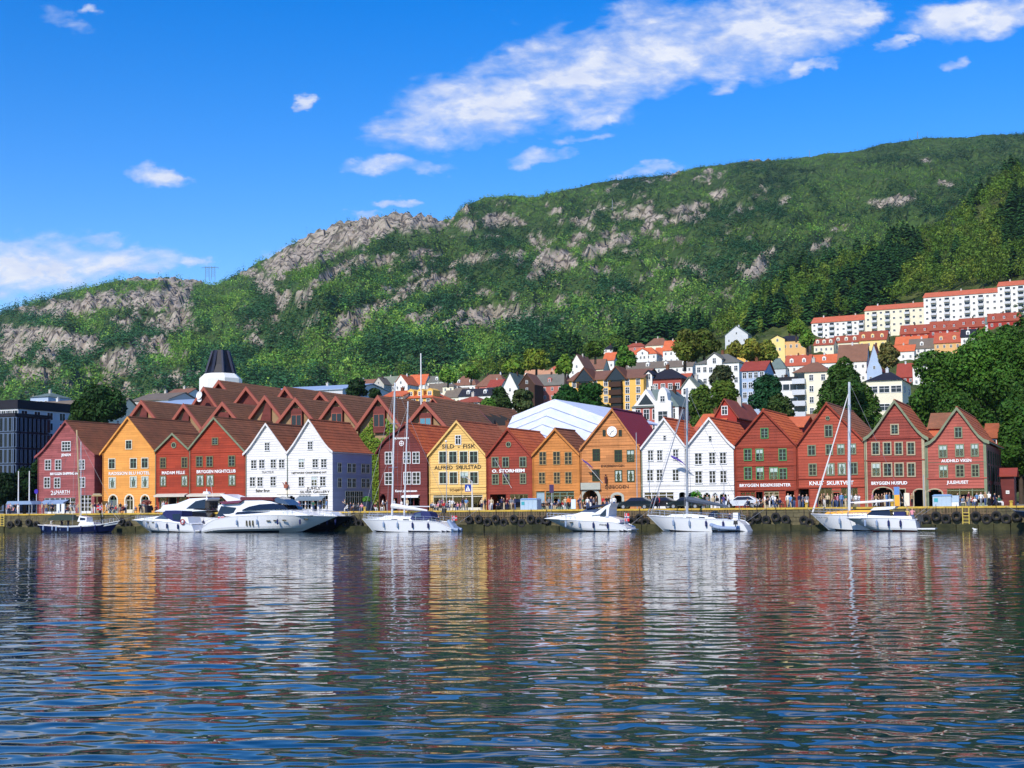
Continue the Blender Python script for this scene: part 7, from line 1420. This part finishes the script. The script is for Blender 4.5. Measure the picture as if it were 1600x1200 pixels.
for px, w_, c, h0, lb in ((896, 2.5, (214, 226, 230), 1.3, 'white pavement board beside the orange-jacketed people'), (1401.5, 7, (96, 140, 200), 2.3, 'light blue hanging board at the crimson house door'), (1401.8, 6.4, (236, 170, 50), 1.4, 'orange-yellow pavement board by the crimson house door'), (91, 9, (226, 232, 236), 1.5, 'white menu board left in front of 26 NARTH'), (98.5, 9, (232, 236, 238), 1.5, 'white menu board right in front of 26 NARTH'), (1417, 7, (230, 220, 196), 1.6, 'cream board right of the crimson house door')):
    simple('notice_board', lb, 'board', px, w_, [('panel', G().box(-.28, -.03, h0 - .9 if h0 > 2 else .15, .28, .03, h0), plain('board_%d' % int(px * 10), lin(c), .6)), ('post', G().box(-.32, -.02, 0, -.28, .02, h0).box(.28, -.02, 0, .32, .02, h0), GREY)], 'boards in front of the shops')
for px, lb in ((1260, 'yellow bollard beside the stem of the tall-masted yacht'), (1394, 'yellow bollard behind the hardtop cruiser'), (1580, 'yellow bollard right of the end house'), (570, 'yellow bollard left of the sprayhood sloop')):
    simple('bollard', lb, 'bollard', px, .55, [('post', G().lathe([(.2, 0), (.17, .1), (.15, .45), (.22, .55), (.22, .62), (.1, .66)], 10), kerb_y)], 'yellow mooring bollards')
# stall canopies at the left
t = simple('market_awning', 'pale blue canopy on posts under the dark trees at left', 'canopy', 9, 6, []); W_ = rowu(50, 6) - rowu(9, 6); G().prism([(0, 1.45), (W_, 1.45), (W_ - .3, 1.95), (.3, 1.95)], 0, 2.2).build('canvas', AWB, t)
for x in (.1, W_ / 2, W_ - .1): G().tube((x, .1, 0), (x, .1, 1.5), .04, n=5).build('post', ALU, t)
simple('hanging_signboard', 'tan timber gateway beam between the rose and orange houses', 'signboard', 152, 11.5, [('beam', G().box(-.95, -.1, 2.55, .95, .1, 2.75), TAN), ('cap', G().box(-.7, -.15, 2.75, .7, .15, 2.95), BEIGE), ('post', G().box(-.06, -.06, 0, .06, .06, 2.55), OLIVE)])
g = G(); g.ball((0, 0, .08), .16, .1, .1, 10, 6); g.ball((-.17, 0, .2), .06, .055, .06, 8, 5); g.taper([(-.28, .18), (-.22, .17), (-.22, .21)], lambda a, b: .015); g.taper([(.1, .06), (.32, .12), (.1, .16)], lambda a, b: .04); g.tube((-.1, 0, .1), (-.17, 0, .18), .05, n=6)
u, z = row(1523, 826, -2.5); tag(g.build('gull', LW, None, RW(u, -2.5, 0), -QA), 'white gull floating near the right yellow ladder', 'gull')

# ================================================================ cars
def car_proto():
    root = link('parked_car', None); Lc = 4.4; body = [(0, .35), (.05, .75), (.25, .92), (1.15, 1.0), (1.75, 1.42), (3.2, 1.45), (3.95, 1.05), (4.3, .98), (4.4, .7), (4.38, .35)]
    g = G(); g.taper(body, lambda x, z: .86 - max(0, z - .95) * .42 - (.1 if x < .2 or x > 4.25 else 0)); o = g.build('body', plain('car_paint', (.02, .025, .035), .22), root)
    g = G(); g.taper([(1.28, 1.0), (1.78, 1.37), (3.15, 1.40), (3.75, 1.04)], lambda x, z: .875 - max(0, z - .95) * .42); g.build('windows', BGL, root)
    for x in (.85, 3.5):
        for y in (-.78, .78):
            w_ = G().tube((x, y - .1, .33), (x, y + .1, .33), .33, n=14).build('wheel', TYRE, root); G().tube((x, y - .12, .33), (x, y + .12, .33), .19, n=10).build('rim', GREY, w_)
    for y in (-.6, .6): G().box(-.01, y - .18, .62, .1, y + .18, .76).build('headlight', LAMPW, root)
    for y in (-.62, .62): G().box(4.32, y - .14, .68, 4.41, y + .14, .84).build('tail_light', REDST, root)
    return root
cp = car_proto(); CARS = [(777, 8, (16, 18, 26), 'black estate car half hidden by the pale blue cabinet', 0), (963, 4, (20, 36, 46), 'dark teal car in front of SJØBODEN', 0), (1041, 4, (18, 34, 40), 'dark green-black car in front of the left white gable', 0), (1000, 7, (40, 40, 46), 'charcoal car parked further back between clock house and white gable', 0), (1128, 4.5, (214, 220, 226), 'white car near the right white gable', 1)]
for i, (px, w_, c, lb, k) in enumerate(CARS):
    r_ = cp if i == 0 else copy_tree(cp); r_.location = RW(rowu(px, w_), w_ + .9, QZ); r_.rotation_euler = (0, 0, -QA); tag(r_, lb, 'car', 'cars parked on the wharf'); m = plain('car_paint_%d' % i, lin(c), .2)
    for ch in r_.children:
        if ch.name.startswith('body'): ch.material_slots[0].link = 'OBJECT'; ch.material_slots[0].material = m

# ================================================================ people
SKIN = plain('skin', lin((206, 156, 128)), .6, 0, .05)
def figure(pose, female=False):
    J = {'pel': ((0, 0, .95), .135), 'ch': ((0, 0, 1.24), .15), 'nk': ((0, 0, 1.46), .055), 'hd': ((0, -.015, 1.58), .095), 'ht': ((0, -.01, 1.69), .08)}
    for s, sg in (('l', -1), ('r', 1)):
        J.update({'hp' + s: ((.09 * sg, 0, .9), .105), 'kn' + s: ((.1 * sg, -.01, .5), .068), 'an' + s: ((.1 * sg, .02, .1), .045), 'to' + s: ((.11 * sg, -.15, .035), .04),
                  'sh' + s: ((.18 * sg, 0, 1.39), .07), 'el' + s: ((.24 * sg, .02, 1.12), .046), 'wr' + s: ((.24 * sg, -.07, .88), .034), 'ha' + s: ((.235 * sg, -.1, .79), .03)})
    if pose == 'walk': J['knl'] = ((-.1, -.2, .52), .068); J['anl'] = ((-.1, -.22, .12), .045); J['tol'] = ((-.1, -.38, .07), .04); J['knr'] = ((.1, .1, .5), .068); J['anr'] = ((.1, .38, .17), .045); J['tor'] = ((.1, .3, .05), .04); J['ell'] = ((-.24, .14, 1.14), .046); J['wrl'] = ((-.24, .12, .92), .034); J['hal'] = ((-.24, .08, .84), .03); J['elr'] = ((.24, -.1, 1.14), .046); J['wrr'] = ((.22, -.3, 1.0), .034); J['har'] = ((.21, -.38, .96), .03)
    if pose == 'arm': J['elr'] = ((.3, -.12, 1.2), .046); J['wrr'] = ((.16, -.3, 1.34), .034); J['har'] = ((.1, -.32, 1.42), .03)
    if pose == 'sit':
        d = -.45
        for k in ('pel', 'ch', 'nk', 'hd', 'ht', 'shl', 'shr'): (x, y, z), r = J[k]; J[k] = ((x, y + (.05 if k != 'pel' else .1), z + d), r)
        for s, sg in (('l', -1), ('r', 1)): J['hp' + s] = ((.1 * sg, .02, .52), .1); J['kn' + s] = ((.13 * sg, -.38, .5), .07); J['an' + s] = ((.13 * sg, -.4, .1), .045); J['to' + s] = ((.13 * sg, -.56, .04), .04); J['el' + s] = ((.25 * sg, -.05, .72), .046); J['wr' + s] = ((.17 * sg, -.28, .66), .034); J['ha' + s] = ((.13 * sg, -.36, .66), .03)
    E = [('pel', 'ch', 1), ('ch', 'nk', 1), ('nk', 'hd', 0), ('hd', 'ht', 4)]
    for s in 'lr': E += [('pel', 'hp' + s, 2), ('hp' + s, 'kn' + s, 2), ('kn' + s, 'an' + s, 2), ('an' + s, 'to' + s, 3), ('ch', 'sh' + s, 1), ('sh' + s, 'el' + s, 1), ('el' + s, 'wr' + s, 0 if female else 1), ('wr' + s, 'ha' + s, 0)]
    ks = list(J); me = bpy.data.meshes.new('fig'); me.from_pydata([J[k][0] for k in ks], [(ks.index(a), ks.index(b)) for a, b, _ in E], []); o = bpy.data.objects.new('fig', me); col.objects.link(o)
    sk = o.modifiers.new('skin', 'SKIN'); sk.use_smooth_shade = True
    for i, k in enumerate(ks): r = J[k][1]; v = me.skin_vertices[0].data[i]; v.radius = (r * (1.15 if k in ('pel', 'ch') else 1), r * (.78 if k in ('pel', 'ch') else 1)); v.use_root = (k == 'pel')
    o.modifiers.new('sub', 'SUBSURF').levels = 1; bpy.context.view_layer.update()
    m2 = bpy.data.meshes.new_from_object(o.evaluated_get(bpy.context.evaluated_depsgraph_get())); bpy.data.objects.remove(o); m2.name = 'body'
    m2.materials.clear(); [m2.materials.append(SKIN) for _ in range(5)]
    segs = [(Vector(J[a][0]), Vector(J[b][0]), c) for a, b, c in E]; hz = J['hd'][0][2]
    for p in m2.polygons:
        c = p.center; best = 9; mi = 0
        for a, b, k in segs:
            t = max(0, min(1, (c - a).dot(b - a) / (b - a).length_squared)); d = (c - (a + (b - a) * t)).length
            if d < best - 1e-4: best = d; mi = k
        if mi in (0, 4) and c.z > hz - .08 and abs(c.x) < .14: mi = 4 if (c.y > J['hd'][0][1] + .02 or c.z > hz + .07) else 0
        p.material_index = mi
    return m2
FIG = {(p, f): figure(p, f) for p in ('stand', 'walk', 'arm', 'sit') for f in (False, True)}
PC = dict(white=(232, 230, 226), black=(26, 26, 30), navy=(34, 42, 78), red=(190, 44, 50), orange=(232, 112, 50), grey=(130, 132, 138), beige=(206, 186, 150), pink=(224, 150, 160), blue=(110, 150, 196), green=(60, 110, 84), maroon=(106, 34, 48), yellow=(206, 180, 104), denim=(70, 90, 130), tan=(170, 138, 100), brown=(88, 62, 46), violet=(72, 58, 120))
PMAT = {k: plain('cloth_' + k, lin(v), .85, 0, .08) for k, v in PC.items()}; HAIR = [plain('hair_%d' % i, lin(c), .8) for i, c in enumerate([(48, 34, 26), (92, 66, 44), (176, 146, 98), (28, 24, 24), (168, 164, 158)])]
chm = G(); chm.box(-.22, -.2, .42, .22, .22, .46); chm.box(-.22, .2, .46, .22, .24, .88, 1)
CHP = link('cafe_chair', None); CHM = plain('chair_dark', (.05, .045, .04), .6); G().box(-.22, -.2, .41, .22, .22, .45).build('seat', CHM, CHP); G().box(-.22, .2, .45, .22, .24, .88).build('backrest', CHM, CHP)
for x in (-.19, .19):
    for y in (-.17, .2): G().box(x - .02, y - .02, 0, x + .02, y + .02, .41).build('leg', CHM, CHP)
used_ch = [False]; rp = random.Random(5); used = set(); chairs = []
def person(px, w0, pose, top, bot, where, fem=None, rot=None, z=QZ, hat=None):
    fem = rp.random() < .5 if fem is None else fem; key = f'person in {top} top and {bot} trousers {dict(stand="standing", walk="walking", arm="waving", sit="sitting")[pose]} {where}'
    if key in used: return None
    used.add(key); o = link('person', FIG[(pose, fem)], None, RW(rowu(px, w0), w0, z), -QA + R(rot if rot is not None else rp.uniform(-80, 80)) + (R(90) if pose == 'walk' and rot is None else 0)); s = rp.uniform(.90, 1.02) * (.96 if fem else 1.0); o.scale = (s, s, s); tag(o, key, 'person', 'people along the wharf')
    for i, m in enumerate((None, PMAT[top], PMAT[bot], PMAT['black' if rp.random() < .6 else 'white'], HAIR[rp.randrange(5)])):
        if m: o.material_slots[i].link = 'OBJECT'; o.material_slots[i].material = m
    if pose == 'sit' and z == QZ:
        c = CHP if not used_ch[0] else copy_tree(CHP); used_ch[0] = True; c.location = o.location + Vector((0, 0, 0)); c.rotation_euler = o.rotation_euler; tag(c, f'dark cafe chair of {top}-and-{bot} clad sitter {where}', 'chair', 'dark cafe chairs')
    return o
TOPS = ['white', 'black', 'navy', 'red', 'grey', 'beige', 'pink', 'blue', 'green', 'maroon', 'black', 'navy', 'grey', 'white', 'tan', 'brown']; BOTS = ['denim', 'black', 'beige', 'navy', 'grey', 'white', 'brown']
for px0, px1, n, w0, ps, where in [(8, 30, 6, 4, 'stand', 'by the left canopy'), (62, 84, 3, 8, 'stand', 'left of the menu boards'), (104, 124, 4, 4, 'walk', 'outside 26 NARTH'), (142, 160, 5, 5, 'stand', 'between rose and orange houses'), (164, 198, 9, 5, 'sit', 'outside the orange hotel doors'), (210, 246, 6, 5, 'sit', 'near the flower planter'),
        (250, 262, 3, 4, 'stand', 'outside MADAM FELLE'), (320, 352, 8, 4, 'sit', 'outside the nightclub awning'), (462, 515, 5, 7, 'stand', 'before the silver gallery'), (536, 566, 6, 6, 'sit', 'along the blue-grey side wall'), (584, 606, 5, 5, 'sit', 'by the maroon house arch'), (612, 640, 3, 8, 'stand', 'below the maroon house windows'),
        (674, 716, 11, 5, 'sit', 'before the yellow warehouse'), (716, 732, 3, 8, 'walk', 'at the crossing sign'), (752, 770, 4, 5, 'stand', 'at the yellow warehouse right corner'), (776, 808, 7, 6, 'stand', 'below O. STORHEIM'), (842, 884, 11, 5, 'sit', 'before the blue-green shopfront'), (902, 934, 9, 5, 'stand', 'by the stone portal'),
        (940, 962, 5, 6, 'stand', 'by the small arched door'), (1006, 1034, 5, 7, 'stand', 'before the left white gable'), (1088, 1124, 5, 6, 'stand', 'before the small white arches'), (1158, 1222, 15, 5, 'sit', 'before the visitor centre'), (1228, 1242, 3, 6, 'stand', 'in the dark passage'), (1246, 1262, 3, 6, 'stand', 'left of the KNUT SKURTVEIT shop'),
        (1276, 1344, 13, 6, 'stand', 'outside the KNUT SKURTVEIT shop'), (1362, 1398, 8, 7, 'stand', 'at the arched shop window'), (1406, 1426, 4, 7, 'stand', 'at the crimson house door'), (1492, 1528, 11, 4, 'sit', 'before JULEHUSET'), (1536, 1564, 4, 6, 'walk', 'round the end house corner')]:
    for i in range(n):
        px = px0 + (px1 - px0) * (i + .5) / n + rp.uniform(-1.5, 1.5); pose = ps if rp.random() < .68 else rp.choice(['stand', 'sit', 'arm', 'walk'])
        for _ in range(6):
            if person(px, w0 + rp.uniform(-1.6, 2.4), pose, rp.choice(TOPS), rp.choice(BOTS), where): break
person(888, 3.5, 'stand', 'orange', 'black', 'with back to the blue-green shopfront', False); person(892, 3.2, 'walk', 'orange', 'navy', 'beside the white pavement board', False); person(1131, 1.5, 'arm', 'violet', 'denim', 'at the quay edge by the white car', True, 10); person(1138, 2.2, 'walk', 'white', 'black', 'near the white car', True)
person(1533, 1.8, 'walk', 'white', 'grey', 'at the quay edge before JULEHUSET', False); person(110.5, 2.2, 'walk', 'white', 'beige', 'at the quay edge before 26 NARTH', False); person(1235, 3, 'walk', 'blue', 'denim', 'at the visitor centre corner', True); person(758, 3, 'stand', 'black', 'black', 'at the quay edge by the yellow corner', False); person(1195, 2.6, 'stand', 'white', 'beige', 'in front of the visitor centre tables', True)
for px, w_, z, pose, tp, bt, wh in ((83, -4.4, 1.05, 'sit', 'tan', 'white', 'on the stern of the blue boat'), (97, -4.6, .6, 'stand', 'white', 'navy', 'in the cockpit of the blue boat'), (107, -4.2, .6, 'stand', 'grey', 'denim', 'under the cover of the blue boat'), (1417, -6, .75, 'stand', 'yellow', 'brown', 'in the cockpit of the hardtop cruiser'), (1425, -5.8, .75, 'arm', 'pink', 'denim', 'at the stern of the hardtop cruiser'), (685, -4.4, .7, 'sit', 'black', 'grey', 'in the cockpit of the sprayhood sloop'), (348, -4.4, 1.3, 'sit', 'blue', 'white', 'on the aft deck of the largest yacht'), (1140, -4.4, .8, 'sit', 'navy', 'black', 'in the cockpit of the grey-masted sloop')):
    person(px, w_, pose, tp, bt, wh, None, 0, z)
# ================================================================ air: one even box of haze round camera and scene
hm = bpy.data.materials.new('haze'); hm.use_nodes = True; ht = NT(hm.node_tree)
for n_ in list(ht.n):
    if n_.type == 'BSDF_PRINCIPLED': ht.n.remove(n_)
pv = ht.node('ShaderNodeVolumePrincipled', i_Density=.000035, i_Anisotropy=.3); pv.inputs['Color'].default_value = (.72, .84, 1.0, 1)
ht.link(pv.outputs[0], [n_ for n_ in ht.n if n_.type == 'OUTPUT_MATERIAL'][0].inputs['Volume'])
link('haze', G().box(-7000, -350, -12, 7000, 7000, 700).mesh('haze', hm), kind='stuff')
